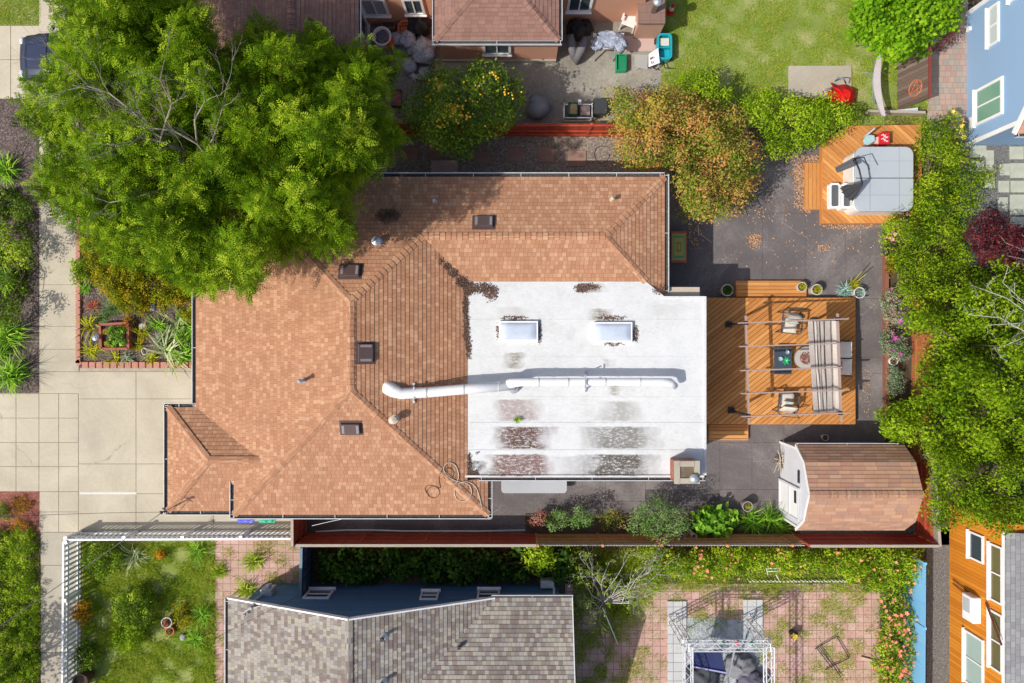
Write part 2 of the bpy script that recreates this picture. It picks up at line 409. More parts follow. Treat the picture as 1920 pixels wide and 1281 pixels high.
def trunk_mb(base, C, r, nl=7, seed=0, lift=.35, wob=.25):
    """tapered trunk with limbs reaching towards clump centres"""
    rr = random.Random(seed); mb = MB(); base = Vector(base); C = [Vector(c) for c in C]
    top = sum(C, Vector((0, 0, 0))) / len(C); hz = top.z
    fork = base + (Vector((top.x, top.y, base.z)) - base) * .25 + Vector((0, 0, max(.15, (hz - base.z) * lift)))
    mid = base + (fork - base) * .5 + Vector((rr.uniform(-1, 1), rr.uniform(-1, 1), 0)) * r * .6
    mb.tube([base - Vector((0, 0, .05)), base + (mid - base) * .2, mid, fork], [r * 1.35, r * 1.05, r * .9, r * .8], 10)
    far = sorted(C, key=lambda c: -((c - fork).length) + rr.random() * 1.5)[:max(nl, len(C) // 3)]
    for i in range(nl):
        t = far[int(i * len(far) / nl)]; d = t - fork; p1 = fork + d * .33 + Vector((rr.uniform(-wob, wob), rr.uniform(-wob, wob), abs(d.length) * .06)); p2 = fork + d * .68 + Vector((rr.uniform(-wob, wob), rr.uniform(-wob, wob), abs(d.length) * .04))
        mb.tube([fork - Vector((0, 0, r * .4)), p1, p2, t], [r * .6, r * .42, r * .24, r * .07], 7)
        for j in range(3):
            c = rr.choice(C); q = p1 + (p2 - p1) * rr.random(); e = c - q
            if e.length < 3.0: mb.tube([q, q + e * .5 + Vector((0, 0, .08)), c], [r * .26, r * .14, r * .05], 5)
    return mb
def plant(name, label, cat, poly, z0, z1, mat, sp, R, n, L, base=None, tr=.05, dome=None, group=None, nl=5, barkm=None, layers=2, **kw):
    """a tree or shrub: crown of leaf clumps inside a pixel outline, trunk and limbs below"""
    cx = sum(p[0] for p in poly) / len(poly); cy = sum(p[1] for p in poly) / len(poly)
    zz = (z0 + z1) / 2; b = P(*(base or ()), 0) if base else (lambda q: Vector((q.x, q.y, 0)))(P(cx, cy, zz))
    t = thing(name, label, cat, b, group)
    holes = kw.pop('holes', None); lump = kw.pop('lump', .5); keep = kw.pop('keep', 1.0); flowers = kw.pop('flowers', None)
    xs = [p[0] for p in poly]; ys = [p[1] for p in poly]
    C = clumps(poly, z0, z1, sp, dome or min(max(xs) - min(xs), max(ys) - min(ys)) * .45, layers, holes, lump, keep)
    if len(C) == 0: C = np.array([[*P(cx, cy, zz)]])
    isT = z1 > 2.3
    foliage('crown' if isT else 'foliage', mat, t, C, R, n, L, **kw)
    idx = RNG.permutation(len(C))[:40]
    trunk_mb(b, [C[i] for i in idx], tr, nl, int(cx)).build('trunk' if isT else 'stem', barkm or BARK, t, smooth=True)
    if flowers:
        fm, nf, fs = flowers; i = RNG.integers(0, len(C), nf); d = unit(RNG.normal(size=(nf, 3)) * np.array([1, 1, .4]) + np.array([0, 0, 1.0]))
        struct(petals('flowers', fm, t, C[i] + d * R * 1.12, fs), 'stuff')
    return t
def petals(name, mat, parent, pos, size, k=5, origin=None):
    n = len(pos); out = []; s = size * RNG.uniform(.7, 1.3, n)[:, None]; ph = RNG.uniform(0, 6.28, n)
    tl = RNG.normal(size=(n, 3)) * .35 + np.array([0, 0, 1.0]); tl = unit(tl); a = unit(np.cross(tl, RNG.normal(size=(n, 3)))); b = np.cross(tl, a)
    for j in range(k):
        t = 2 * math.pi * j / k; d = a * math.cos(t) + b * math.sin(t); sd = -a * math.sin(t) + b * math.cos(t)
        out.append(np.stack([pos, pos + d * s * .5 - sd * s * .32 + tl * s * .22, pos + d * s * .95 + tl * s * .25, pos + d * s * .5 + sd * s * .32 + tl * s * .22], 1))
    V = np.stack(out, 1).reshape(-1, 4, 3)
    return npmesh(name, V, 4, mat, parent, origin or (0, 0, 0), np.repeat(RNG.random(n), k))
def blades(pos, az, elv, L, wd, droop, seg=4):
    """curved strap leaves: arrays of N; returns (N*seg,4,3)"""
    n = len(pos); p = pos.copy(); e = elv.copy(); out = []; ct, st = np.cos(az), np.sin(az); sd = np.stack([-st, ct, np.zeros(n)], 1)
    for i in range(seg):
        w0 = wd * (1 - (i / seg) ** 1.7) * (.7 if i == 0 else 1); w1 = wd * (1 - ((i + 1) / seg) ** 1.7) + .0015
        d = np.stack([ct * np.cos(e), st * np.cos(e), np.sin(e)], 1); q = p + d * (L / seg)[:, None]
        if np.isscalar(w0): w0 = np.full(n, w0); w1 = np.full(n, w1)
        out.append(np.stack([p - sd * w0[:, None] / 2, p + sd * w0[:, None] / 2, q + sd * w1[:, None] / 2, q - sd * w1[:, None] / 2], 1))
        p = q; e = e - droop / seg
    return np.stack(out, 1).reshape(-1, 4, 3)
def rosette(name, label, cat, px, py, r, mat, n=60, wd=.03, z=0.0, elo=.1, ehi=1.3, droop=1.3, group=None, stack=.1, vm=.5, parent=None, seg=4):
    b = np.array(P(px, py, z)); pos = b + RNG.normal(size=(n, 3)) * np.array([.18, .18, 0]) * r + np.array([0, 0, 1]) * RNG.uniform(0, stack, (n, 1))
    az = RNG.uniform(0, 6.283, n); e = RNG.uniform(elo, ehi, n); L = r * RNG.uniform(.8, 1.2, n) * (1 + .5 * (e > 1))
    V = blades(pos, az, e, L, wd * RNG.uniform(.7, 1.2, n), droop * RNG.uniform(.6, 1.2, n), seg)
    V[:, :, 2] = np.maximum(V[:, :, 2], z + .015)
    o = npmesh(name, V, 4, mat, parent, tuple(b), np.repeat(np.clip(vm + RNG.normal(size=n) * .25, 0, 1), seg))
    if parent is None: tag(o, label, cat, group)
    return o
def grassfield(name, poly, mat, n, h=.08, wd=.012, z=.0, droop=.7, holes=None, patch=None, kind='stuff', label=None):
    xs = [p[0] for p in poly]; ys = [p[1] for p in poly]
    x = RNG.uniform(min(xs), max(xs), n * 2); y = RNG.uniform(min(ys), max(ys), n * 2); m = inpoly(x, y, poly)
    lp = (np.sin(x / 9 + y / 13) + np.sin(y / 7 - x / 11) + np.sin(x / 21 + 2) + np.sin(y / 17 + x / 29)) / 4
    if patch is not None: m &= (lp + RNG.normal(size=len(x)) * .25) > patch
    x, y, lp = x[m][:n], y[m][:n], lp[m][:n]; N = len(x); k = (H - z) / F
    pos = np.stack([(x - 960) * k, (640.5 - y) * k, np.full(N, z)], 1)
    L = h * RNG.uniform(.5, 1.4, N) * (1 + .35 * lp)
    V = blades(pos, RNG.uniform(0, 6.28, N), RNG.uniform(.6, 1.5, N), L, np.full(N, wd), np.full(N, droop), 2)
    o = npmesh(name, V, 4, mat, None, (0, 0, 0), np.repeat(np.clip(.5 + lp * .35 + RNG.normal(size=N) * .2, 0, 1), 2))
    return struct(o, kind, label)
def litter(name, spots, mat, size=.05, label=None, zfun=None, asp=.5):
    """small dead leaves; spots = (px,py,rx,ry,n[,z])"""
    A = []
    for s in spots:
        px, py, rx, ry, n = s[:5]; z = s[5] if len(s) > 5 else .02
        a = RNG.uniform(0, 6.28, n); q = np.sqrt(RNG.random(n)) * (1 + RNG.normal(size=n) * .18)
        X = px + rx * q * np.cos(a); Y = py + ry * q * np.sin(a)
        Z = np.array([zfun(u, v) for u, v in zip(X, Y)]) if zfun else np.full(n, z)
        Z = Z + RNG.uniform(.008, .03, n); k = (H - Z) / F
        A.append(np.stack([(X - 960) * k, (640.5 - Y) * k, Z], 1))
    pos = np.concatenate(A); nrm = unit(RNG.normal(size=pos.shape) * .4 + np.array([0, 0, 1.0]))
    return struct(npmesh(name, leaves_at(pos, nrm, size, asp, 0, .1), 4, mat), 'stuff', label)
# ================================================================ materials
BARK = std('bark', (.13, .095, .065), .9, .35, 6, 40, .6)
PALEBARK = std('pale_bark', (.40, .36, .33), .85, .25, 6, 40, .4)
CONC = std('concrete', (.485, .43, .325), .9, .22, .55, 7, .12, col2=(.57, .51, .40))
CONC2 = std('old_concrete', (.40, .36, .29), .9, .16, .8, 12, .2)
PATIO = std('dark_patio', (.135, .12, .12), .85, .28, .8, 12, .2, col2=(.215, .19, .185))
def worn(name, lo, mid, hi, crack, cs=.35, stain=None):
    g = G(name); o = g.obj(); n1 = g.noise(o, .45, 5, .65, .6); n2 = g.noise(o, 11, 4, .65); n3 = g.noise(o, 55, 2, .6)
    f = g.math('ADD', g.math('MULTIPLY', n1, .62), g.math('ADD', g.math('MULTIPLY', n2, .23), g.math('MULTIPLY', n3, .15)))
    c = g.ramp(f, [(.34, lo), (.50, mid), (.64, hi)])
    if stain: k = g.ramp(g.noise(o, .7, 3, .5), [(.60, 0), (.74, 1)]); c = g.mix(g.math('MULTIPLY', k, .45), c, stain)
    dv = g.node('ShaderNodeVectorMath', {0: o, 1: g.node('ShaderNodeTexNoise', {'Vector': o, 'Scale': 1.4, 'Detail': 4}).outputs['Color']}, operation='ADD').outputs[0]
    v = g.node('ShaderNodeTexVoronoi', {'Vector': dv, 'Scale': cs}, feature='DISTANCE_TO_EDGE').outputs['Distance']
    k = g.math('MULTIPLY', g.math('LESS_THAN', v, .0045 * (cs / .35)), g.ramp(g.noise(o, .5, 2), [(.54, 0), (.60, 1)])); c = g.mix(g.math('MULTIPLY', k, .55), c, crack)
    return g.fin(c, .9, g.bump(n2, .2, .01), spec=.25)
CONC = worn('concrete', (.40, .355, .27), (.485, .43, .33), (.56, .50, .395), (.26, .22, .17), .3, (.36, .32, .27))
PATIO = worn('dark_patio', (.10, .088, .09), (.14, .124, .124), (.235, .21, .205), (.30, .27, .26), .42)
MULCH = std('mulch', (.115, .082, .072), .95, .75, 16, 42, 1, col2=(.42, .36, .33), bd=.03)
REDMULCH = std('red_mulch', (.28, .10, .07), .95, .45, 14, 50, 1, col2=(.5, .25, .2), bd=.03)
GRAVEL = std('gravel_stone', (.27, .225, .19), .95, .75, 16, 55, 1, col2=(.72, .63, .54), bd=.03)
GREYGRAVEL = std('grey_gravel', (.17, .17, .165), .95, .6, 16, 60, 1, col2=(.40, .40, .38), bd=.03)
SOIL = std('soil', (.085, .062, .042), .95, .4, 3, 30, .7)
TURF = std('turf', (.20, .26, .05), .95, .4, .7, 20, .6, col2=(.52, .42, .24))
ROOFM = shingle('terracotta_shingle', [(.44, .225, .13), (.385, .192, .11), (.465, .245, .143), (.445, .23, .134), (.53, .305, .182), (.40, .20, .115), (.49, .265, .156), (.455, .237, .138), (.545, .315, .195), (.425, .215, .125)], .145, .145, .72)
GREYROOF = shingle('grey_shingle', [(.30, .265, .225), (.22, .185, .155), (.37, .34, .28), (.24, .21, .20), (.34, .32, .30), (.20, .15, .14), (.40, .36, .30)], .145, .145)
BROWNROOF = shingle('brown_shingle', [(.30, .165, .13), (.26, .145, .115), (.33, .19, .15), (.28, .155, .12), (.31, .18, .14)], .25, .13)
PINKROOF = shingle('pink_shingle', [(.52, .24, .17), (.45, .18, .12), (.56, .30, .22), (.45, .30, .26), (.60, .33, .23)], .22, .15)
SLATEROOF = shingle('slate_shingle', [(.29, .29, .30), (.24, .24, .25), (.33, .33, .335), (.27, .27, .275)], .22, .15)
SHEDROOF = shingle('shed_shingle', [(.47, .27, .175), (.42, .235, .15), (.37, .23, .17), (.51, .31, .20), (.44, .255, .17), (.40, .215, .15), (.49, .285, .19)], .42, .15)
WHITE = flat('white_paint', (.80, .80, .80), .5)
GUTW = std('gutter_white', (.54, .55, .56), .5, .18, 3, 20, .1)
DARK = flat('dark_metal', (.03, .03, .035), .5)
GUTD = std('gutter_debris', (.05, .045, .045), .95, .6, 20, 60, .8, col2=(.2, .17, .15))
STUCCO = std('stucco_tan', (.50, .42, .33), .9, .08, 1, 60, .4)
SALMON = std('salmon_stucco', (.60, .315, .205), .9, .08, .7, 60, .5)
VENTM = flat('vent_brown', (.095, .062, .058), .45)
VENTL = flat('vent_strip', (.26, .22, .22), .4)
METAL = flat('galvanised', (.55, .57, .60), .35, .6)
STEEL = flat('white_steel', (.72, .73, .76), .4, .2)
GLASS = flat('window_glass', (.05, .07, .08), .08, 0, .8)
GREENGLASS = flat('green_blind_glass', (.16, .34, .25), .15, 0, .8)
SKYL = std('skylight_dome', (.50, .56, .66), .12, .12, 3, 20, 0, spec=.7)
BRICK = tiles('red_brick', [(.36, .10, .06), (.30, .08, .05), (.42, .13, .08)], .21, .075, 'half', .006, (.35, .3, .27), coord='uv')
DECKM = boards('cedar_boards', [(.47, .185, .05), (.62, .275, .08), (.54, .225, .06), (.72, .35, .115)])
REDFENCE = boards('red_stained_boards', [(.36, .055, .032), (.47, .085, .045), (.41, .07, .036)])
BROWNFENCE = boards('brown_stained_boards', [(.48, .23, .08), (.60, .31, .12), (.52, .26, .09)])
WEATHER = boards('weathered_boards', [(.30, .25, .20), (.42, .36, .30), (.36, .31, .26)])
REDWOOD = boards('redwood_curb', [(.24, .10, .065), (.30, .13, .085)])
PAVER = tiles('pink_paver', [(.60, .36, .32), (.55, .32, .28), (.64, .41, .37), (.57, .345, .31)], .305, .305, 'grid', .009, (.12, .12, .05), moss=(.30, .27, .14))
BRICKPAVE = tiles('brick_paver', [(.40, .31, .26), (.46, .27, .22), (.36, .31, .28), (.50, .33, .27), (.42, .35, .30)], .22, .22, 'rand', .010, (.24, .22, .17))
NAVY = tiles('navy_siding', [(.045, .115, .20), (.042, .105, .185)], 6, .11, 'rand', .010, (.012, .035, .07), coord='obj', var=.2)
# ================================================================ ground and paving
def sheet(name, poly, z, mat, th=.0):
    mb = MB(); k = [P(x, y, z) for x, y in poly]
    if th: mb.prism([(p.x, p.y) for p in k], z - th, z)
    else:
        if sum(k[i].x * k[(i + 1) % len(k)].y - k[(i + 1) % len(k)].x * k[i].y for i in range(len(k))) < 0: k = k[::-1]
        mb.add(k, [tuple(range(len(k)))])
    return struct(mb.build(name, mat))
def rect(a, b, c, d): return [(a, b), (c, b), (c, d), (a, d)]
g_ = MB(); g_.add([(-400, -400, -.03), (400, -400, -.03), (400, 400, -.03), (-400, 400, -.03)], [(0, 1, 2, 3)]); struct(g_.build('ground', SOIL))
def slabs(name, rects, z, mat, th=.06, gap=.5):
    mb = MB()
    for r in rects:
        a = P(r[0] + gap, r[1] + gap, z); b = P(r[2] - gap, r[3] - gap, z)
        mb.box(((a.x + b.x) / 2, (a.y + b.y) / 2, z - th / 2), (b.x - a.x, a.y - b.y, th))
    return struct(mb.build(name, mat, bevel=.003))
def grid(xs, ys): return [(xs[i], ys[j], xs[i + 1], ys[j + 1]) for i in range(len(xs) - 1) for j in range(len(ys) - 1)]
for q_ in (rect(-160, 690, 400, 922), rect(73, 922, 575, 1003), rect(73, 1003, 152, 1400), rect(73, -160, 148, 690)): sheet('driveway_base', q_, -.005, std('joint_concrete', (.38, .34, .27), .9, .2, 3, 20, .2))
slabs('sidewalk', grid([73, 148], [-120, -20, 60, 140, 220, 300, 378, 456, 534, 612, 655, 697, 738]), .02, CONC, gap=.4)
slabs('driveway', grid([-120, -60, 30, 73, 110, 147], [738, 784, 830, 875, 922]) + grid([73, 110, 147], [922, 960, 998]) + grid([147, 255], [697, 748, 870, 926, 1003]) + grid([255, 400], [697, 748, 870, 926, 1003]) + [(400, 926, 575, 1003)], .02, CONC, gap=.4)
slabs('lower_sidewalk', grid([76, 152], [998, 1060, 1142, 1224, 1306, 1390]), .02, CONC2)
slabs('neighbour_driveway', grid([-160, 20, 74], [48, 112, 187]) , .02, CONC)
mb = MB(); mb.pbox(149, 923, 256, 927, .02, .024); struct(mb.build('painted_stripe', std('worn_paint', (.64, .62, .56), .8, .12, 2, 12, .1)))
sheet('mulch_bed', rect(-120, 185, 73, 737), .03, MULCH, .06)
sheet('red_mulch_bed', rect(-120, 922, 73, 1000), .035, REDMULCH, .06)
sheet('verge_soil', rect(-120, 1000, 76, 1400), .0, SOIL)
sheet('verge_lawn_soil', rect(-120, -120, 78, 48), .0, TURF)
sheet('front_garden_soil', rect(148, 300, 372, 690), .03, MULCH, .05)
sheet('patio_base', rect(900, 262, 1664, 1004), .001, std('patio_joint', (.10, .09, .09), .9, .2, 3, 20, .2))
sheet('side_yard_path', [(575, 930), (1052, 930), (1052, 1004), (575, 1004)], .004, PATIO)
slabs('patio', [(900, 880, 1050, 938), (1050, 880, 1135, 940), (1135, 880, 1210, 940), (1210, 800, 1350, 918), (1350, 700, 1405, 830), (1050, 940, 1500, 1000),
      (1350, 830, 1410, 918), (1410, 830, 1480, 918), (1405, 700, 1470, 830), (1470, 700, 1660, 860), (1240, 290, 1335, 560), (1335, 290, 1510, 400), (1335, 400, 1430, 560), (1430, 400, 1510, 560), (1510, 400, 1585, 560), (1585, 400, 1662, 560), (1510, 280, 1662, 400), (1560, 560, 1662, 670), (1600, 670, 1662, 700), (1300, 560, 1560, 700), (1350, 918, 1500, 940)], .012, PATIO, .05, .3)
sheet('side_gravel', rect(640, 250, 1260, 345), .02, GRAVEL)
sheet('rear_bed_soil', rect(1658, 200, 1780, 1022), .01, SOIL)
sheet('side_bed_soil', rect(985, 963, 1500, 1003), .03, SOIL, .05)
sheet('shed_gravel', rect(1470, 860, 1760, 1003), .018, GREYGRAVEL)
sheet('neighbour_patio', [(640, 20), (1236, 20), (1240, 165), (1150, 240), (640, 240)], .01, std('dingy_concrete', (.29, .265, .225), .9, .4, .7, 9, .2, col2=(.42, .385, .32)))
sheet('neighbour_lawn_soil', rect(1236, -160, 1745, 240), .006, TURF)
sheet('brick_path', rect(1738, -100, 1815, 260), .014, BRICKPAVE)
sheet('flagstone_bed', rect(1800, 262, 2050, 500), .010, GREYGRAVEL)
sheet('lane_gravel', rect(1737, 990, 1795, 1400), .01, GREYGRAVEL)
sheet('south_yard_soil', rect(148, 1010, 405, 1400), .0, TURF)
sheet('south_paver_path', rect(404, 1005, 570, 1400), .014, PAVER)
sheet('ivy_bed_soil', rect(570, 1005, 1080, 1120), .005, SOIL)
sheet('paver_yard', rect(1060, 1095, 1650, 1400), .014, PAVER)
sheet('flower_bed_soil', [(1000, 1005), (1735, 1005), (1735, 1400), (1640, 1400), (1640, 1097), (1000, 1097)], .006, SOIL)
# ================================================================ house helpers
def gutter(parent, a, b, out, wd=.13):
    a = Vector(a); b = Vector(b); out = Vector(out).normalized(); z = Vector((0, 0, -.03))
    mb = MB(); mb.bar(a + out * (wd + .012) + z, b + out * (wd + .012) + z, .024, .11); mb.bar(a + out * .0 + z * 1.5, b + z * 1.5, .016, .10)
    L = (b - a).length; d = (b - a).normalized(); n = max(2, int(L / 1.6))
    for i in range(n + 1):
        q = a + d * (L * min(max(i / n, .01), .99)); mb.bar(q + z * .2, q + out * wd + z * .2, .02, .01, Vector((0, 0, 1)))
    g = mb.build('gutter', GUTW, parent)
    m2 = MB(); m2.bar(a + out * wd * .5 + z * 2, b + out * wd * .5 + z * 2, wd, .02); m2.build('gutter_debris', GUTD, g)
def window(parent, a, u, n, wd, z0, z1, fr=.09, glass=None, mull='v', frame=None, sill=True):
    """a: lower corner on the wall plane, u along the wall, n outwards"""
    a = Vector(a); u = Vector(u).normalized(); n = Vector(n).normalized(); a = Vector((a.x, a.y, 0)); Z = Vector((0, 0, 1))
    mb = MB(); d = n * .03
    c = lambda s, z: a + u * s + Z * z + d
    mb.bar(c(0, z0 + fr / 2), c(wd, z0 + fr / 2), .07, fr); mb.bar(c(0, z1 - fr / 2), c(wd, z1 - fr / 2), .07, fr)
    mb.bar(c(fr / 2, z0 + fr), c(fr / 2, z1 - fr), .07 if abs(n.x) > .5 else fr, fr if abs(n.x) > .5 else .07, Vector((0, 1, 0))); mb.bar(c(wd - fr / 2, z0 + fr), c(wd - fr / 2, z1 - fr), .07 if abs(n.x) > .5 else fr, fr if abs(n.x) > .5 else .07, Vector((0, 1, 0)))
    if mull == 'v': mb.bar(c(wd / 2, z0 + fr), c(wd / 2, z1 - fr), .05, .05, Vector((0, 1, 0)))
    if mull == 'h': mb.bar(c(fr, (z0 + z1) / 2), c(wd - fr, (z0 + z1) / 2), .05, .05)
    if sill: mb.bar(c(-.04, z0 - .02) + n * .03, c(wd + .04, z0 - .02) + n * .03, .12, .04)
    f = mb.build('window', frame or WHITE, parent)
    m2 = MB(); m2.bar(a + u * fr + Z * ((z0 + z1) / 2) + n * .015, a + u * (wd - fr) + Z * ((z0 + z1) / 2) + n * .015, .02, z1 - z0 - 2 * fr); m2.build('pane', glass or GLASS, f)
    return f
K = .358
def onplane(px, py, f):
    h = 3.0
    for _ in range(30): p = P(px, py, h); h = f(p.x, p.y)
    return P(px, py, h)
# ================================================================ main house
he = 3.0; xw = P(439, 0, he).x; yn = P(0, 332, he).y; ys = P(0, 965, he).y
fW = lambda x, y: he + K * (x - xw)
fN = lambda x, y: he + K * (yn - y)
fS = lambda x, y: he + K * (y - ys)
R_ = onplane(657, 650, fW); xr, hr = R_.x, R_.z
fE = lambda x, y: hr - K * (x - xr)
hn_ = onplane(960, 443, fN); yr, hn = hn_.y, hn_.z
R1 = Vector((xr, yn - (hr - he) / K, hr)); R2 = Vector((xr, ys + (hr - he) / K, hr))
A_ = Vector((xr + (hr - hn) / K, yr, hn)); xe2 = P(1246, 0, he).x; B_ = Vector((xe2 - (hn - he) / K, yr, hn)); xe = xr + (hr - he) / K
fS2 = lambda x, y: hn - K * (yr - y)
fE2 = lambda x, y: he + K * (xe2 - x)
ZW = 3.25
V_ = Vector((xr + (hr - ZW) / K, yr - (hn - ZW) / K, ZW)); HP = Vector((xe2 - (ZW - he) / K, yr - (hn - ZW) / K, ZW))
yws = P(0, 900, 3.2).y
NW = Vector((xw, yn, he)); SW = Vector((xw, ys, he)); SE = Vector((xe, ys, he)); NE = Vector((xe2, yn, he))
x3 = onplane(368, 600, fW); y3 = P(0, 545, 2.6).y
Gp = onplane(488, 863, fW); zg = x3.z; yG0 = P(0, 764, zg).y; yG1 = P(0, 958, zg).y; xG = P(315, 0, zg).x; Gw = Vector((P(391, 0, Gp.z).x, Gp.y, Gp.z))
Vn = Vector((x3.x, yG0, zg)); kS = (Gp.z - zg) / (Gp.y - yG1); fSg = lambda x, y: zg + kS * (y - yG1)
Vs = Vector((xw, yG1 + (he - zg) / kS, he))
house = thing('main_house', 'large single storey house with terracotta shingle hip roof and white flat roof extension', 'house', (0, 0, 0))
def roofpart(parent, faces, mat, caps=(), name='roof', row=.145):
    mb = MB()
    for f in faces: roof_face(mb, f, row)
    r = mb.build(name, mat, parent)
    if caps:
        for i, c in enumerate(caps): m2 = MB(); ridge_cap(m2, c[0], c[1], seed=i); m2.build('ridge_cap', mat, r)
    return r
wface = [NW, R1, R2, SW, Vs, Gp, Vn, Vector((x3.x, y3, x3.z)), Vector((xw, y3, he))]
roof = roofpart(house, [
    [NW, NE, B_, A_, R1], wface, [SW, SE, R2],
    [R2, SE, Vector((xe, yws, he)), Vector((V_.x, yws, ZW)), V_, A_, R1],
    [A_, V_, HP, B_], [NE, Vector((xe2, yr - (hn - he) / K, he)), B_],
    [Vector((xG, yG0, zg)), Vn, Gp, Gw],
    [Gw, Vector((xG, yG1, zg)), Vector((xw + .6, yG1, zg)), Vector((xw + .6, Vs.y, he)), Vs, Gp],
    [Vector((xG, yG0, zg)), Gw, Vector((xG, yG1, zg))]], ROOFM,
    [(NW, R1), (SW, R2), (SE, R2), (A_, R1), (R1, R2), (B_, A_), (NE, B_), (HP, B_), (Vector((xG, yG0, zg)), Gw), (Vector((xG, yG1, zg)), Gw), (Gw, Gp)])
# walls
mb = MB(); i_ = .42
wp = [(xw + i_, yn - i_), (xe2 - i_, yn - i_), (xe2 - i_, 1.9), (P(1325, 0, 3.2).x - .15, 1.9), (P(1325, 0, 3.2).x - .15, yws + .25), (xe - i_, yws + .25), (xe - i_, ys + i_), (xw + i_, ys + i_), (xw + i_, y3 - i_)]
mb.prism(wp, 0, 2.86)
mb.prism([(x3.x + i_, y3 - i_), (xw + 1.2, y3 - i_), (xw + 1.2, yG0 - .2), (x3.x + i_, yG0 - .2)], 0, zg - .08)
mb.prism([(xG + i_, yG0 - i_), (xw + 1.2, yG0 - i_), (xw + 1.2, yG1 + i_), (xG + i_, yG1 + i_)], 0, zg - .06)
mb.build('wall', STUCCO, house)
m2 = MB(); m2.box((xG + i_ - .03, (yG0 + yG1) / 2, 1.05), (.08, 2.4, 2.1)); m2.build('garage_door', WHITE, house)
for a, b, o in [((NW.x, yn, he), (NE.x, yn, he), (0, 1, 0)), ((xe2, yn + .1, he), (xe2, 1.72, he), (1, 0, 0)), ((xw, y3, he), (xw, yn, he), (-1, 0, 0)), ((x3.x, yG0 + .1, zg), (x3.x, y3, zg), (-1, 0, 0)),
                ((x3.x - .1, yG0, zg), (xG - .13, yG0, zg), (0, 1, 0)), ((xG, yG1 - .1, zg), (xG, yG0 + .1, zg), (-1, 0, 0)), ((xG - .12, yG1, zg), (xw - .15, yG1, zg), (0, -1, 0)),
                ((xw, Vs.y - .02, he), (xw, ys - .13, he), (-1, 0, 0)), ((xw - .12, ys, he), (xe + .12, ys, he), (0, -1, 0)), ((xe, ys - .12, he), (xe, yws, he), (1, 0, 0)),
                ((V_.x + .4, P(0, 894, ZW).y, ZW - .05), (P(1323, 0, ZW).x, P(0, 894, ZW).y, ZW - .05), (0, -1, 0))]:
    gutter(house, a, b, o)
# ---- white flat roof with its own dirt patches
g = G('white_membrane'); o = g.obj(); X, Y, _ = g.sep(o)
n1 = g.noise(o, 1.1, 6, .75); n2 = g.noise(g.vscale(o, 1, 2.2, 1), 7, 5, .75, .3); n3 = g.noise(o, 40, 3, .7); X = g.math('ADD', X, g.math('MULTIPLY', g.math('SUBTRACT', g.noise(o, 1.3, 3), .5), 1.6)); wy = g.math('MULTIPLY', g.math('SUBTRACT', g.noise(o, 3.1, 2), .5), .12); Y = g.math('ADD', Y, wy)
base = g.ramp(g.math('ADD', g.math('MULTIPLY', n1, .5), g.math('MULTIPLY', n2, .5)), [(.28, (.38, .38, .37)), (.40, (.54, .55, .545)), (.52, (.61, .62, .625)), (.65, (.66, .665, .67))])
def patch(g, X, Y, x0, y0, x1, y1, soft=.12):
    a = P(x0, y1, ZW); b = P(x1, y0, ZW)
    fx = g.math('DIVIDE', g.math('SUBTRACT', (b.x - a.x) / 2, g.math('ABSOLUTE', g.math('SUBTRACT', X, (a.x + b.x) / 2))), soft, clamp=True)
    fy = g.math('DIVIDE', g.math('SUBTRACT', (b.y - a.y) / 2, g.math('ABSOLUTE', g.math('SUBTRACT', Y, (a.y + b.y) / 2))), .05, clamp=True)
    return g.math('MULTIPLY', fx, fy)
nz = g.ramp(g.math('ADD', g.math('MULTIPLY', n2, .65), g.math('MULTIPLY', n3, .35)), [(.40, 0), (.50, 1)])
cur = base
for (x0, y0, x1, y1, s, col, k) in [
    (915, 799, 1045, 843, .7, (.11, .055, .045), 1.0), (895, 851, 1035, 893, .6, (.17, .09, .075), .95), (926, 748, 1010, 791, .5, (.26, .18, .16), .75),
    (1080, 799, 1240, 843, 1.0, (.13, .12, .10), .85), (1070, 851, 1245, 893, 1.0, (.10, .085, .07), 1.0), (1118, 752, 1215, 791, .7, (.22, .21, .18), .65),
    (940, 660, 985, 692, .35, (.22, .19, .15), .85), (1122, 672, 1152, 690, .35, (.25, .24, .2), .8), (1128, 722, 1180, 742, .4, (.25, .22, .18), .8), (1112, 578, 1160, 602, .4, (.25, .21, .17), .9),
    (1062, 612, 1080, 640, .3, (.4, .39, .37), .6), (936, 575, 1000, 600, .5, (.42, .41, .38), .6), (1205, 570, 1290, 590, .5, (.5, .5, .48), .45), (1024, 855, 1110, 892, .6, (.35, .34, .33), .6),
    (874, 862, 896, 892, .2, (.08, .07, .065), .9), (884, 878, 940, 893, .5, (.3, .27, .25), .8), (1100, 800, 1110, 893, .1, (.6, .6, .6), .3), (1080, 530, 1135, 550, .4, (.2, .15, .13), .7)]:
    m = g.math('MULTIPLY', patch(g, X, Y, x0, y0, x1, y1, s), nz); cur = g.mix(g.math('MULTIPLY', m, k), cur, col)
WROOF = g.fin(cur, .75, g.bump(n2, .3, .01), spec=.3)
mb = MB(); wr = [(V_.x, V_.y), (HP.x, HP.y), (P(1246, 0, ZW).x, P(0, 556, ZW).y), (P(1322, 0, ZW).x, P(0, 558, ZW).y), (P(1322, 0, ZW).x, P(0, 894, ZW).y), (V_.x, P(0, 894, ZW).y)]
mb.prism(wr, 2.87, ZW)
fr_ = mb.build('flat_roof', WROOF, house)
mb = MB()
for py in (795.5, 847): mb.bar(P(880, py, ZW + .008), P(1318, py, ZW + .008), .12, .016)
for py in (600, 670, 745): mb.bar(P(880, py, ZW + .002), P(1318, py, ZW + .002), .03, .012)
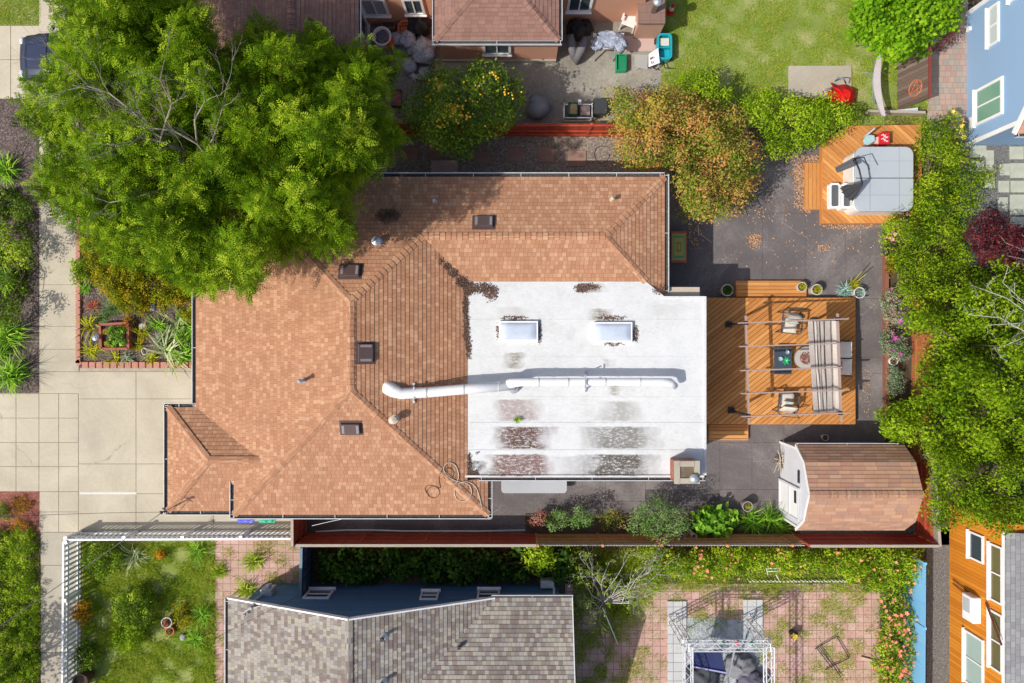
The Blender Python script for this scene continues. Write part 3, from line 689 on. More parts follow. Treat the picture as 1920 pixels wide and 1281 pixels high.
mb.bar(P(1322, 556, ZW + .02), P(1322, 895, ZW + .02), .07, .08); mb.bar(P(872, 893, ZW + .02), P(1324, 893, ZW + .02), .07, .08); mb.bar(P(1244, 557, ZW + .02), P(1322, 557, ZW + .02), .05, .07)
mb.build('roof_seam', WROOF, fr_)
for x0, y0, x1, y1 in ((936, 602, 1009, 640), (1113, 604, 1186, 642)):
    mb = MB(); mb.pbox(x0, y0, x1, y1, ZW, ZW + .16); f = mb.build('skylight', WHITE, house, bevel=.01)
    a, b = P(x0 + 3, y1 - 3, ZW + .16), P(x1 - 3, y0 + 3, ZW + .16); c = (a + b) / 2; w_, h_ = b.x - a.x, b.y - a.y; m2 = MB(); n = 10; vs = []
    for j in range(n + 1):
        for i in range(n + 1):
            u, v = i / n, j / n; e = min(1, 7 * min(u, 1 - u, v, 1 - v)) ** .5; vs.append((a.x + u * w_, a.y + v * h_, ZW + .162 + .10 * e * (.75 + .25 * math.sin(math.pi * u) * math.sin(math.pi * v))))
    m2.add(vs, [(j * (n + 1) + i, j * (n + 1) + i + 1, (j + 1) * (n + 1) + i + 1, (j + 1) * (n + 1) + i) for j in range(n) for i in range(n)]); m2.build('dome', SKYL, f, smooth=True)
# ---- duct across the roof
mb = MB(); Z1, Z2 = 3.72, 3.98
pA = onplane(726, 728, fE); path = [pA + Vector((0, 0, -.05)), P(724, 727, 3.95), P(727, 727, 4.12), P(738, 733, 4.16), P(752, 738, 4.1), P(800, 736, 4.02), P(870, 730, 3.95), P(965, 722, 3.88)]
mb.tube(path, [.23, .24, .24, .22, .19, .175, .17, .17], 14); m2 = mb.build('roof_duct', WHITE, house, smooth=True)
mb = MB(); mb.tube([P(950, 722, 3.78), P(957, 719, 3.98), P(975, 717, 4.0), P(1100, 716, 3.98), P(1240, 716, 3.96), P(1256, 717, 3.9), P(1266, 724, 3.68)], [.16, .16, .14, .13, .13, .14, .11], 14); mb.build('duct_run', WHITE, m2, smooth=True)
mb = MB(); mb.tube([P(963, 730, ZW), P(963, 722, 3.9)], .16, 12); mb.build('duct_outlet', METAL, m2, smooth=True)
mb = MB()
for px, py, zz, zb in ((1098, 716, 3.98, ZW), (776, 737, 4.0, 3.9)):
    for s in (-1, 1): mb.bar(P(px, py + s * 15, zb), P(px, py + s * 11, zz + .02), .05); mb.bar(P(px - 2, py + s * 15, zb + .02), P(px + 2, py + s * 15, zb + .02), .14, .04)
    mb.bar(P(px, py - 11, zz + .2), P(px, py + 11, zz + .2), .05, .02)
mb.build('duct_bracket', METAL, m2)
for px, py, zz, r_ in ((800, 736, 4.02, .195), (870, 730, 3.95, .185), (935, 724.5, 3.9, .182), (1010, 716.7, 3.995, .150), (1065, 716.3, 3.99, .150), (1135, 716, 3.977, .142), (1200, 716, 3.967, .142)):
    mb = MB(); c = P(px, py, zz); mb.tube([c - Vector((.02, 0, 0)), c + Vector((.02, 0, 0))], r_, 18); mb.build('duct_band', std('band_metal', (.50, .50, .50), .5, .2, 5, 30, .1), m2)
# ---- chimney
mb = MB(); a, b = P(1266, 906, 4.0), P(1311, 866, 4.0); cx, cy = (a.x + b.x) / 2, (a.y + b.y) / 2; mb.box((cx, cy, 1.95), (b.x - a.x, b.y - a.y, 3.9)); ch = mb.build('chimney', BRICK, roof)
mb = MB(); w_, h_ = b.x - a.x, b.y - a.y
for c, d in (((cx - w_ / 2 + .07, cy), (.18, h_ + .06)), ((cx + w_ / 2 - .07, cy), (.18, h_ + .06)), ((cx, cy + h_ / 2 - .07), (w_ - .3, .18)), ((cx, cy - h_ / 2 + .07), (w_ - .3, .18))): mb.box((*c, 3.96), (*d, .10))
mb.build('chimney_crown', CONC2, ch); mb = MB(); mb.box((cx, cy, 3.93), (w_ - .3, h_ - .3, .06)); mb.build('flue', std('soot', (.16, .12, .08), .9, .4, 8, 30, .5), ch)
mb = MB(); mb.lathe((cx + .22, cy - .2, 3.9), [(.10, 0), (.10, .16), (.17, .17), (.17, .19), (.06, .26), (.01, .27)], 18); mb.build('chimney_cap', METAL, ch, smooth=True)
# ---- roof vents and pipes
def vent(px, py, f, w_, l_, rx=0, ry=0):
    c = onplane(px, py, f); m = Matrix.Rotation(ry, 3, 'Y') @ Matrix.Rotation(rx, 3, 'X'); n = m @ Vector((0, 0, 1))
    mb = MB(); mb.box(c + n * .09, (w_, l_, .13), ry=ry, rx=rx, t=.92); mb.box(c + n * .022, (w_ + .12, l_ + .12, .012), ry=ry, rx=rx); o = mb.build('roof_vent', VENTM, roof, bevel=.012)
    m2 = MB()
    for s in (-1, 1):
        off = m @ (Vector((s * w_ * .37, 0, .157)) if w_ > l_ else Vector((0, s * l_ * .37, .157))); m2.box(c + off, (w_ * .13, l_ * .72, .006) if w_ > l_ else (w_ * .72, l_ * .13, .006), ry=ry, rx=rx)
    m2.build('louvre', VENTL, o)
t_ = math.atan(K)
vent(907, 418, fN, .66, .42, rx=-t_); vent(657, 510, fN, .66, .42, rx=-t_); vent(685, 662, fE, .50, .62, ry=t_); vent(658.5, 802, fS, .64, .40, rx=t_)
def pipe(px, py, f, r, h, mat=METAL, cap=True):
    c = onplane(px, py, f); mb = MB(); mb.lathe(c - Vector((0, 0, .08)), [(r * 2.0, 0), (r * 1.7, .10), (r * 1.1, .13), (r, .15), (r, h), (r * .8, h)] + ([] if not cap else [(r * 1.5, h + .02), (r * 1.5, h + .06), (.01, h + .12)]), 14); mb.build('vent_pipe', mat, roof, smooth=False)
pipe(571, 713, fW, .055, .55); pipe(708, 454, fN, .10, .30); pipe(815, 378, fN, .05, .28, cap=False); pipe(1147, 375, fE2 if False else fN, .05, .3, flat('tan_pipe', (.5, .42, .3), .6)); pipe(739, 786, fE, .09, .35, flat('clay_pipe', (.60, .48, .38), .7)); pipe(893, 850, lambda x, y: ZW, .03, .22, cap=False)
# ---- loose cables lying on the roof
CABW = flat('pale_cable', (.62, .52, .42), .5); CABD = flat('brown_cable', (.12, .07, .05), .5)
def roofh(p):
    return max(min(fE(p[0], p[1]), fS(p[0], p[1])), 0)
def cable(name, label, pts, r, mat, closed=False):
    q = []; n = len(pts)
    for i in range(n - 1):
        p0, p1, p2, p3 = [Vector((*pts[max(0, min(n - 1, i + j))], 0)) for j in (-1, 0, 1, 2)]
        for s in range(8):
            t = s / 8; v = .5 * ((2 * p1) + (p2 - p0) * t + (2 * p0 - 5 * p1 + 4 * p2 - p3) * t * t + (3 * p1 - p0 - 3 * p2 + p3) * t ** 3); q.append(v)
    out = []
    for v in q:
        h = 3.2
        for _ in range(20): p = P(v.x, v.y, h); h = roofh(p)
        out.append(P(v.x, v.y, h + .035))
    mb = MB(); mb.tube(out, r, 5); o = mb.build(name, mat, origin=out[0], smooth=True); tag(o, label, 'cable'); return o
cable('loose_cable', 'pale looped cable lying on the south east corner of the shingle roof', [(905, 958), (893, 915), (872, 903), (853, 915), (856, 935), (872, 940), (884, 925), (878, 908), (855, 902), (838, 892), (832, 878), (840, 868), (853, 872), (860, 890), (856, 905), (845, 908)], .014, CABW)
cable('loose_cable', 'thin dark cable coiled in two small rings on the shingle roof', [(800, 925), (797, 915), (806, 910), (820, 915), (824, 925), (815, 934), (804, 930), (801, 920), (812, 912), (825, 915), (823, 900), (828, 884), (842, 878), (850, 888), (843, 900), (832, 896), (836, 882)], .010, CABD)
# ================================================================ neighbouring houses
def wallbox(parent, x0, y0, x1, y1, h, mat, base_from=0, name='wall'):
    """pixel rect of the footprint at ground level"""
    a = P(x0, y1, 0); b = P(x1, y0, 0); mb = MB(); mb.box(((a.x + b.x) / 2, (a.y + b.y) / 2, h / 2), (b.x - a.x, b.y - a.y, h)); return mb.build(name, mat, parent)
# --- salmon house to the north
nh = thing('salmon_house', 'salmon stucco house with brown shingle roofs and a projecting hip roofed wing', 'house', P(900, -80, 0))
ez = 2.7; k2 = .36
ey = P(0, 76, ez).y; ex0 = P(815, 0, ez).x; ex1 = P(1048, 0, ez).x; xm = (ex0 + ex1) / 2; rz = ez + k2 * (ex1 - ex0) / 2; Rp = Vector((xm, ey + (ex1 - ex0) / 2, rz)); yb = ey + 9
ry2 = P(0, -40, 2.9).y
roofpart(nh, [[Vector((ex0, ey, ez)), Vector((ex1, ey, ez)), Rp], [Vector((ex1, ey, ez)), Vector((ex1, yb, ez)), Vector((xm, yb, rz)), Rp], [Vector((ex0, yb, ez)), Vector((ex0, ey, ez)), Rp, Vector((xm, yb, rz))],
              [Vector((P(545, 0, 3.5).x, P(0, 178, 2.75).y, 3.5)), Vector((P(672, 0, 2.75).x, P(0, 178, 2.75).y, 2.75)), Vector((P(672, 0, 2.75).x, yb, 2.75)), Vector((P(545, 0, 3.5).x, yb, 3.5))],
              [Vector((P(300, 0, 2.6).x, P(0, 178, 2.75).y, 2.6)), Vector((P(545, 0, 3.5).x, P(0, 178, 2.75).y, 3.5)), Vector((P(545, 0, 3.5).x, yb, 3.5)), Vector((P(300, 0, 2.6).x, yb, 2.6))]],
         BROWNROOF, [(Vector((ex1, ey, ez)), Rp), (Vector((ex0, ey, ez)), Rp), (Vector((P(545, 0, 3.5).x, P(0, 178, 2.75).y, 3.5)), Vector((P(545, 0, 3.5).x, yb, 3.5)))], row=.15)
gutter(nh, (ex0 - .1, ey, ez), (ex1 + .1, ey, ez), (0, -1, 0)); gutter(nh, (ex1, ey, ez), (ex1, yb, ez), (1, 0, 0), .10); gutter(nh, (ex0, ey, ez), (ex0, yb, ez), (-1, 0, 0), .06)
gutter(nh, (P(672, 0, 2.75).x, P(0, 178, 2.75).y, 2.75), (P(672, 0, 2.75).x, yb, 2.75), (1, 0, 0), .07)
wallbox(nh, 832, -180, 1042, 116, 2.62, SALMON); wallbox(nh, 360, -180, 690, 208, 2.5, SALMON); wallbox(nh, 650, -180, 835, 47, 2.9, SALMON); wallbox(nh, 1040, -200, 1195, 42, 3.2, SALMON)
mb = MB(); a = P(650, 0, 2.9); b = P(840, 0, 2.9); mb.box(((a.x + b.x) / 2, P(0, 47, 0).y + 2.9, 2.97), (b.x - a.x + 1.2, 5.6, .12)); mb.build('roof', BROWNROOF, nh)
window(house, (-.2, yws + .25, 0), (1, 0, 0), (0, -1, 0), 1.5, 1.0, 2.1); window(house, (3.4, yws + .25, 0), (1, 0, 0), (0, -1, 0), 1.2, 1.0, 2.1); window(house, (P(1325, 0, 3.2).x - .15, -2.2, 0), (0, 1, 0), (1, 0, 0), 2.4, .42, 2.4); window(house, (1.0, yn - .42, 0), (1, 0, 0), (0, 1, 0), 1.3, 1.0, 2.1)
mb = MB(); mb.pbox(1040, -330, 1215, -35, 3.2, 3.3); mb.build('roof_overhang', BROWNROOF, nh)
mb = MB(); a = P(832, 116, 0); mb.box((P(937, 116, 0).x, a.y - .03, .12), (P(1042, 0, 0).x - a.x, .06, .24)); mb.build('plinth', CONC2, nh)
S_ = (0, -1, 0); U_ = (1, 0, 0)
window(nh, P(908, 116, 0), U_, S_, M(50), .78, 2.0); window(nh, P(1058, 42, 0), U_, S_, M(44), .95, 2.1); window(nh, P(693, 47, 0), U_, S_, M(46), .85, 2.1, glass=flat('pale_glass', (.35, .38, .42), .2)); window(nh, P(768, 47, 0), U_, S_, M(36), .95, 2.1)
window(nh, P(690, 92, 0), (0, 1, 0), (1, 0, 0), M(42), .2, 1.9, mull=None)
# --- small shed against that house
us = thing('utility_closet', 'small salmon utility closet with flat brown roof standing at the house corner', 'shed', P(1215, 40, 0))
wallbox(us, 1187, -25, 1233, 73, 1.45, boards('salmon_boards', [(.52, .30, .22), (.58, .34, .25)], .8, .4)); mb = MB(); mb.pbox(1197, -60, 1247, 44, 1.45, 1.55); mb.build('roof', shingle('closet_roof', [(.25, .16, .13), (.28, .18, .15)], .4, .3), us)
mb = MB(); c = P(1225, 22, 1.55); mb.lathe(c, [(.09, 0), (.09, .7), (.17, .72), (.17, .80), (.02, .86)], 14); mb.build('flue_pipe', METAL, us, smooth=True)
# --- blue house north east
BLUE = tiles('blue_siding', [(.26, .40, .60), (.25, .385, .58)], 9, .16, 'rand', .007, (.15, .25, .40), coord='obj', var=.12, rot=math.pi / 2)
bh = thing('blue_house', 'pale blue clapboard house with white window frames and pink shingle roof', 'house', P(1900, 100, 0))
xb = P(1812, 0, 0).x; yb0 = P(0, 272, 0).y; yb1 = P(0, 28, 0).y; zt = 2.9; ym = (yb0 + yb1) / 2; zp = zt + (yb1 - yb0) / 2 * .8
mb = MB(); L_ = 9; mb.add([(xb, yb0, 0), (xb, yb1, 0), (xb, yb1, zt), (xb, ym, zp), (xb, yb0, zt), (xb + L_, yb0, 0), (xb + L_, yb1, 0), (xb + L_, yb1, zt), (xb + L_, ym, zp), (xb + L_, yb0, zt)],
    [(0, 4, 3, 2, 1), (5, 6, 7, 8, 9), (0, 5, 9, 4), (1, 2, 7, 6), (4, 9, 8, 3), (2, 3, 8, 7)]); mb.build('wall', BLUE, bh)
e0 = Vector((xb - .02, yb0 - .35, zt - .2)); r0 = Vector((xb - .02, ym, zp + .08)); e1 = Vector((xb - .02, yb1 + .35, zt - .2)); LX = Vector((L_ + .3, 0, 0))
roofpart(bh, [[e0, e0 + LX, r0 + LX, r0], [e1, r0, r0 + LX, e1 + LX]], PINKROOF, [(r0, r0 + LX)])
mb = MB(); mb.bar(e0 + Vector((-.04, 0, -.06)), r0 + Vector((-.04, 0, -.06)), .05, .22, Vector((0, 0, 1))); mb.bar(e1 + Vector((-.04, 0, -.06)), r0 + Vector((-.04, 0, -.06)), .05, .22)
for y in (yb0, yb1): mb.box((xb - .012, y, zt / 2), (.06, .16, zt))
mb.box((xb - .03, yb0 + .75, .35), (.06, .45, .22)); mb.box((xb - .04, yb1 - .65, .2), (.08, .16, .2)); mb.build('white_trim', WHITE, bh); gutter(bh, e0, e0 + LX, (0, -1, 0))
W_ = (-1, 0, 0); N_ = (0, 1, 0)
window(bh, (xb, P(0, 246, 0).y, 0), N_, W_, M(66), .55, 2.05, .10, GREENGLASS); window(bh, (xb, P(0, 116, 0).y, 0), N_, W_, M(70), 1.25, 1.85, .07, flat('pale_pane', (.5, .56, .56), .2), mull='v'); window(bh, (xb, P(0, 62, 0).y, 0), N_, W_, M(46), 2.35, 3.2, .10, GREENGLASS)
# --- orange timber house south east
ORW = tiles('orange_siding', [(.70, .25, .020), (.60, .20, .015), (.76, .29, .03)], .14, 3.0, 'grid', .006, (.25, .07, .01), coord='uv', var=.55)
oh = thing('orange_house', 'orange timber clad house with tall white framed windows and slate grey roof', 'house', P(1900, 1150, 0))
xo = P(1780, 0, 0).x; yo0 = P(0, 1500, 0).y; yo1 = P(0, 945, 0).y; zo = 3.05
mb = MB(); vs = [(xo, yo0, 0), (xo, yo1, 0), (xo, yo1, zo), (xo, yo0, zo), (xo + 8, yo0, 0), (xo + 8, yo1, 0), (xo + 8, yo1, zo), (xo + 8, yo0, zo)]
mb.add(vs, [(0, 3, 2, 1), (1, 2, 6, 5), (4, 5, 6, 7), (3, 7, 6, 2), (0, 4, 7, 3)], [[(yo0, 0), (yo0, zo), (yo1, zo), (yo1, 0)]] + [None] * 4); mb.build('wall', ORW, oh)
roofpart(oh, [[Vector((xo - .05, yo1 - .25, zo + .1)), Vector((xo - .05, yo0, zo + .1)), Vector((xo + 4, yo0, zo + .9)), Vector((xo + 4, yo1 - .25, zo + .9))]], SLATEROOF)
mb = MB(); mb.bar((xo - .08, yo0, zo + .02), (xo - .08, yo1 - .22, zo + .02), .03, .10); mb.build('white_trim', WHITE, oh)
for (y0, y1, z0, z1, gl, mu) in [(1190, 1290, .95, 2.0, flat('curtain_glass', (.36, .46, .42), .2), 'v'), (1000, 1052, 1.2, 2.0, GLASS, None), (1022, 1130, 2.32, 2.98, flat('amber_glass', (.16, .14, .06), .12), 'v'), (1148, 1258, 2.32, 2.98, flat('amber_glass_b', (.15, .13, .06), .12), 'v')]:
    k = (27 - (z0 + z1) / 2) / 27; q = lambda v: 640 + (v - 640) * k
    a = P(0, q(y1), 0); window(oh, (xo, a.y, 0), N_, W_, M((y1 - y0) * k), z0, z1, .07, gl, mu)
mb = MB(); p = P(1812, 1141, 1.6); mb.box((xo - .16, p.y, 1.55), (.32, .95, .62)); ac = mb.build('air_conditioner', WHITE, oh, bevel=.03); mb = MB(); mb.box((xo - .325, p.y + .1, 1.5), (.01, .5, .4)); mb.build('grille', flat('grey_grille', (.45, .46, .48), .5), ac)
mb = MB()
for dy in (0, .16): mb.bar((xo - .06, p.y + .62 - dy, .3), (xo - .06, p.y + .45 - dy, 1.3), .03)
mb.bar((xo - .08, p.y + .45, 2.2), (xo - .3, p.y - .6, 3.3), .05); mb.build('pipework', flat('rust_pipe', (.16, .05, .03), .6), oh)
# --- grey roofed navy house south
sh = thing('navy_house', 'navy blue clapboard house with mixed grey brown shingle gable roof', 'house', P(740, 1250, 0))
hg = 2.55; kg = .40; yw_ = P(0, 1094, 0).y; xg0 = P(428, 0, hg).x; xgm = P(657, 0, 4.2).x; xg1 = 2 * xgm - xg0
yg = P(0, 1158, 4.25).y; rg = hg + kg * (xgm - xg0); yend = P(0, 1700, hg).y
xR = P(1072, 0, hg).x; yR = P(0, 1121, hg).y; rR = hg + kg * 3.3; yRr = yR - 3.3
fGE = lambda x, y: rg - kg * (x - xgm); fGN = lambda x, y: hg + kg * (yR - y)
xq = xgm + (rg - hg) / kg                         # east eave line of the gable
v_in = Vector((xgm + (rg - rR) / kg, yRr, rR))
roofpart(sh, [[Vector((xg0, yg, hg)), Vector((xgm, yg, rg)), Vector((xgm, yend, rg)), Vector((xg0, yend, hg))],
              [Vector((xgm, yg, rg)), Vector((xq, yg, hg)), Vector((xq, yR, hg)), v_in, Vector((v_in.x, yend, rR)), Vector((xgm, yend, rg))],
              [Vector((xq, yR, hg)), Vector((xR, yR, hg)), Vector((xR, yRr, rR)), v_in],
              [v_in, Vector((xR, yRr, rR)), Vector((xR, yRr - 3.3, hg)), Vector((v_in.x, yRr - 3.3, hg))]], GREYROOF,
         [(Vector((xgm, yend, rg)), Vector((xgm, yg, rg))), (Vector((xR, yRr, rR)), v_in)])
mb = MB(); xa, xc = xg0 + .35, xR - .35; yk = yw_ - 9
mb.add([(xa, yw_, 0), (xc, yw_, 0), (xc, yw_, hg - .12), (xgm + (xgm - xa), yw_, hg - .05), (xgm, yw_, rg - .15), (xa, yw_, hg - .05), (xa, yk, 0), (xc, yk, 0), (xc, yk, hg - .12), (xgm + (xgm - xa), yk, hg - .05), (xgm, yk, rg - .15), (xa, yk, hg - .05)],
       [(0, 5, 4, 3, 2, 1), (6, 7, 8, 9, 10, 11), (0, 6, 11, 5), (1, 2, 8, 7)])
NAVY2 = tiles('navy_clapboard', [(.10, .215, .35), (.092, .20, .325), (.108, .23, .37)], 5, .13, 'rand', .012, (.03, .08, .15), coord='uv', var=.25)
for i in range(len(mb.f)): mb.uvs[i] = [(mb.v[k][0] + mb.v[k][1], mb.v[k][2]) for k in mb.f[i]]
mb.build('wall', NAVY2, sh)
mb = MB(); mb.bar((xg0, yg + .02, hg - .02), (xgm, yg + .02, rg - .02), .05, .16); mb.build('white_trim', WHITE, sh); mb = MB(); mb.bar((xq, yg + .02, hg - .02), (xgm, yg + .02, rg - .02), .05, .16); mb.build('white_trim', WHITE, sh); mb = MB(); mb.bar((xR + .02, yR, hg - .03), (xR + .02, yRr, rR - .03), .03, .12); mb.build('white_trim', WHITE, sh)
gutter(sh, (xq - .1, yR, hg), (xR + .05, yR, hg), (0, 1, 0), .07); gutter(sh, (xg0, yg, hg), (xg0, yend, hg), (-1, 0, 0), .10)
window(sh, (P(590, 0, 0).x + .02, yw_, 0), (1, 0, 0), (0, 1, 0), M(46), .75, 1.65, .07, mull='h'); window(sh, (P(797, 0, 0).x, yw_, 0), (1, 0, 0), (0, 1, 0), M(32), .95, 1.75, .06, mull='h'); window(sh, (P(898, 0, 0).x, yw_, 0), (1, 0, 0), (0, 1, 0), M(40), .75, 1.7, .07, mull='h')
mb = MB(); c = P(503, 1102, 1.1); mb.box((c.x, yw_ + .12, 1.1), (.42, .24, .55)); mb.tube([(c.x + .05, yw_ + .25, 1.15), (c.x + .05, yw_ + .38, 1.15)], .09, 12); mb.bar((c.x - .1, yw_ + .06, 1.3), (c.x - .3, yw_ + .06, 2.4), .05); mb.build('electric_meter', flat('meter_grey', (.42, .44, .46), .5), sh)
mb = MB(); c = P(1026, 1088, .7); mb.box((c.x, yw_ + .22, .4), (.5, .3, .8)); mb.build('utility_box', flat('pale_box', (.5, .52, .5), .5), sh, bevel=.03)
mb = MB(); mb.bar((P(1040, 0, .3).x, yw_ + .04, 0), (P(1038, 0, 2.4).x, yw_ + .04, 2.45), .08); mb.build('downpipe', WHITE, sh)
for px, py in ((719, 1193), (862, 1208), (718, 1277)):
    h = 3.5
    for _ in range(20): p = P(px, py, h); h = fGE(p.x, p.y)
    mb = MB(); mb.lathe(p - Vector((0, 0, .05)), [(.15, 0), (.12, .08), (.075, .12), (.06, .14), (.06, .34), (.04, .35)], 14); mb.build('vent_pipe', METAL, sh, smooth=False)
    mb = MB(); mb.lathe(p + Vector((0, 0, .22)), [(.065, 0), (.065, .10), (.055, .105)], 12); mb.build('pipe_collar', DARK, sh)
# ================================================================ garden shed with gambrel roof
sd = thing('garden_shed', 'pale grey garden shed with barn style tan shingle roof', 'shed', P(1590, 905, 0))
SHW = flat('shed_paint', (.60, .61, .65), .6)
xs0, xs1 = P(1463, 0, 0).x, P(1712, 0, 2.2).x - .2; ysn, yss = P(0, 829, 0).y, P(0, 967, 0).y; ymid = (ysn + yss) / 2
prof = [(ysn, 1.70), (ysn - .38, 2.25), (ymid, 2.72), (yss + .38, 2.25), (yss, 1.70)]
mb = MB(); n = len(prof)
vs = [(xs0, ysn, 0)] + [(xs0, y, z) for y, z in prof] + [(xs0, yss, 0)]; m = len(vs); vs = vs + [(xs1, v[1], v[2]) for v in vs]
mb.add(vs, [tuple(range(m)), tuple(range(2 * m - 1, m - 1, -1)), (0, m, m + 1, 1), (m - 1, m - 2, 2 * m - 2, 2 * m - 1)] ); mb.build('wall', SHW, sd)
ov = .22; rp = [(ysn + .12, 1.62), (ysn - .38, 2.33), (ymid, 2.80), (yss + .38, 2.33), (yss - .12, 1.62)]
fs = [[Vector((xs0 - ov * .2, *rp[i])), Vector((xs0 - ov * .2, *rp[i + 1])), Vector((xs1 + ov, *rp[i + 1])), Vector((xs1 + ov, *rp[i]))] for i in range(4)]
roofpart(sd, fs, SHEDROOF, [(Vector((xs0 - .04, ymid, 2.80)), Vector((xs1 + ov, ymid, 2.80)))], row=.15)
mb = MB()
for i in range(4): mb.bar((xs0 - .05, *[rp[i][0], rp[i][1] - .06]), (xs0 - .05, *[rp[i + 1][0], rp[i + 1][1] - .06]), .03, .10)
mb.box((xs0 - .02, ysn, .85), (.05, .08, 1.7)); mb.box((xs0 - .02, yss, .85), (.05, .08, 1.7)); mb.build('white_trim', WHITE, sd)
gutter(sd, (xs0 - .04, ysn + .10, 1.62), (xs1, ysn + .10, 1.62), (0, 1, 0), .07)
yd0, yd1 = P(0, 897, 0).y, P(0, 955, 0).y
mb = MB(); mb.box((xs0 - .025, (yd0 + yd1) / 2, .95), (.05, yd0 - yd1, 1.8)); d_ = mb.build('door', WHITE, sd); mb = MB()
for y in (yd0 - .03, yd1 + .03): mb.box((xs0 - .06, y, .95), (.03, .08, 1.86))
for z in (.06, 1.0, 1.86): mb.box((xs0 - .062, (yd0 + yd1) / 2, z), (.03, yd0 - yd1, .09))
mb.build('door_trim', SHW, d_); mb = MB()
for y0, y1, z0 in ((yd0 - .15, yd0 - .6, 1.5),):
    for i in range(4): mb.bar((xs0 - .065, y0, z0 + i * .05), (xs0 - .065, y1, z0 + i * .05), .02)
for i in range(4): mb.bar((xs0 - .02, yd0 + .18, 1.7 + i * .05), (xs0 - .02, yd0 + .65, 1.7 + i * .05), .02)
mb.build('air_slots', DARK, sd)
# ================================================================ fences
def board_fence(name, label, p0, p1, h, mat, side, bw=.14, cap=True, lattice=False, group=None, capm=None, gap=.004, posts=True, z=0):
    a = Vector((*P(*p0, 0).xy, z)); b = Vector((*P(*p1, 0).xy, z)); d = (b - a); L = d.length; d.normalize(); n = Vector((-d.y, d.x, 0)) * side
    t = thing(name, label, 'fence', a, group); mb = MB(); k = int(L / bw); hb = h - (.32 if lattice else 0); rr = random.Random(int(p0[0] * 3 + p0[1]))
    for i in range(k):
        mb.val = rr.random(); q = a + d * ((i + .5) * L / k); u = rr.random() * 9
        hh = hb + rr.uniform(-.006, .006); c = q + Vector((0, 0, hh / 2)); s0 = len(mb.f)
        mb.box(c, (L / k - gap, .02, hh), rz=math.atan2(d.y, d.x))
        for j in range(s0, len(mb.f)): mb.uvs[j] = [(mb.v[v_][2] + u, (mb.v[v_][0] * d.x + mb.v[v_][1] * d.y)) for v_ in mb.f[j]]
    mb.build('boards', mat, t); mb.val = .4
    m2 = MB(); m2.val = .4
    for zz in (.3, h * .5, hb - .1): m2.bar(a + n * .035 + Vector((0, 0, zz)), b + n * .035 + Vector((0, 0, zz)), .04, .08)
    m2.build('rails', mat, t)
    if cap: m3 = MB(); m3.val = .6; m3.bar(a + Vector((0, 0, h + .02)), b + Vector((0, 0, h + .02)), .10, .035); m3.build('cap_rail', capm or WEATHER, t)
    if posts:
        for i in range(int(L / 2.4) + 1):
            q = a + d * min(L, i * 2.4); m4 = MB(); m4.box(q + n * .0 + Vector((0, 0, h / 2)), (.09, .09, h + .01)); m4.build('post', mat, t)
    if lattice:
        m5 = MB(); m5.val = .8; q = a + Vector((0, 0, hb)); s = 0
        while s < L - .3:
            m5.bar(q + d * s, q + d * (s + .30) + Vector((0, 0, .30)), .012, .035, n); m5.bar(q + d * (s + .30) + n * .014, q + d * s + n * .014 + Vector((0, 0, .30)), .012, .035, n); s += .11
        m5.build('lattice', WEATHER, t)
    return t
board_fence('board_fence', 'dark red board fence with pale cap rail behind the side path, beside blue gate', (574, 1000), (1003, 1000), 1.6, REDFENCE, 1, group=None)
board_fence('board_fence', 'brown board fence with lattice top behind the planted side bed, nearer the house', (1005, 1001), (1222, 1001), 1.6, BROWNFENCE, 1, lattice=True, cap=False)
board_fence('board_fence', 'brown board fence with lattice top ending by the shed', (1225, 1001), (1482, 1001), 1.6, BROWNFENCE, 1, lattice=True, cap=False)
board_fence('board_fence', 'dark red board fence running behind the shed', (1486, 1001), (1712, 1001), 1.6, REDFENCE, 1)
board_fence('board_fence', 'red board fence in shade behind the citrus tree, north boundary', (640, 254), (1240, 257), 1.55, boards('bright_red_boards', [(.42, .06, .03), (.50, .085, .04), (.36, .05, .025)]), -1, cap=False)
board_fence('board_fence', 'red board fence with white lattice top beside the right end of the shed', (1716, 1003), (1706, 860), 1.55, REDFENCE, 1, lattice=True)
board_fence('board_fence', 'reddish garden fence half buried in the hedge east of the deck', (1706, 860), (1712, 560), 1.5, boards('rust_boards', [(.42, .15, .06), (.5, .19, .08)]), 1)
board_fence('side_gate', 'dark red gate at the left end of the side path', (574, 1000), (574, 940), 1.7, REDFENCE, -1, posts=True)
LB = boards('sky_blue_boards', [(.20, .48, .78), (.23, .52, .82), (.18, .45, .74)], .5, .25)
board_fence('blue_fence', 'bright sky blue board fence behind the coral flowered hedge', (1694, 1035), (1692, 1400), 1.45, LB, 1, bw=.75, cap=False)
board_fence('blue_gate', 'weathered navy wooden gate between paver path and ivy bed', (585, 1008), (583, 1094), 1.35, boards('navy_boards', [(.035, .07, .11), (.05, .10, .15), (.16, .24, .28)]), 1, capm=boards('peeling_navy', [(.05, .12, .18), (.25, .35, .40)]))
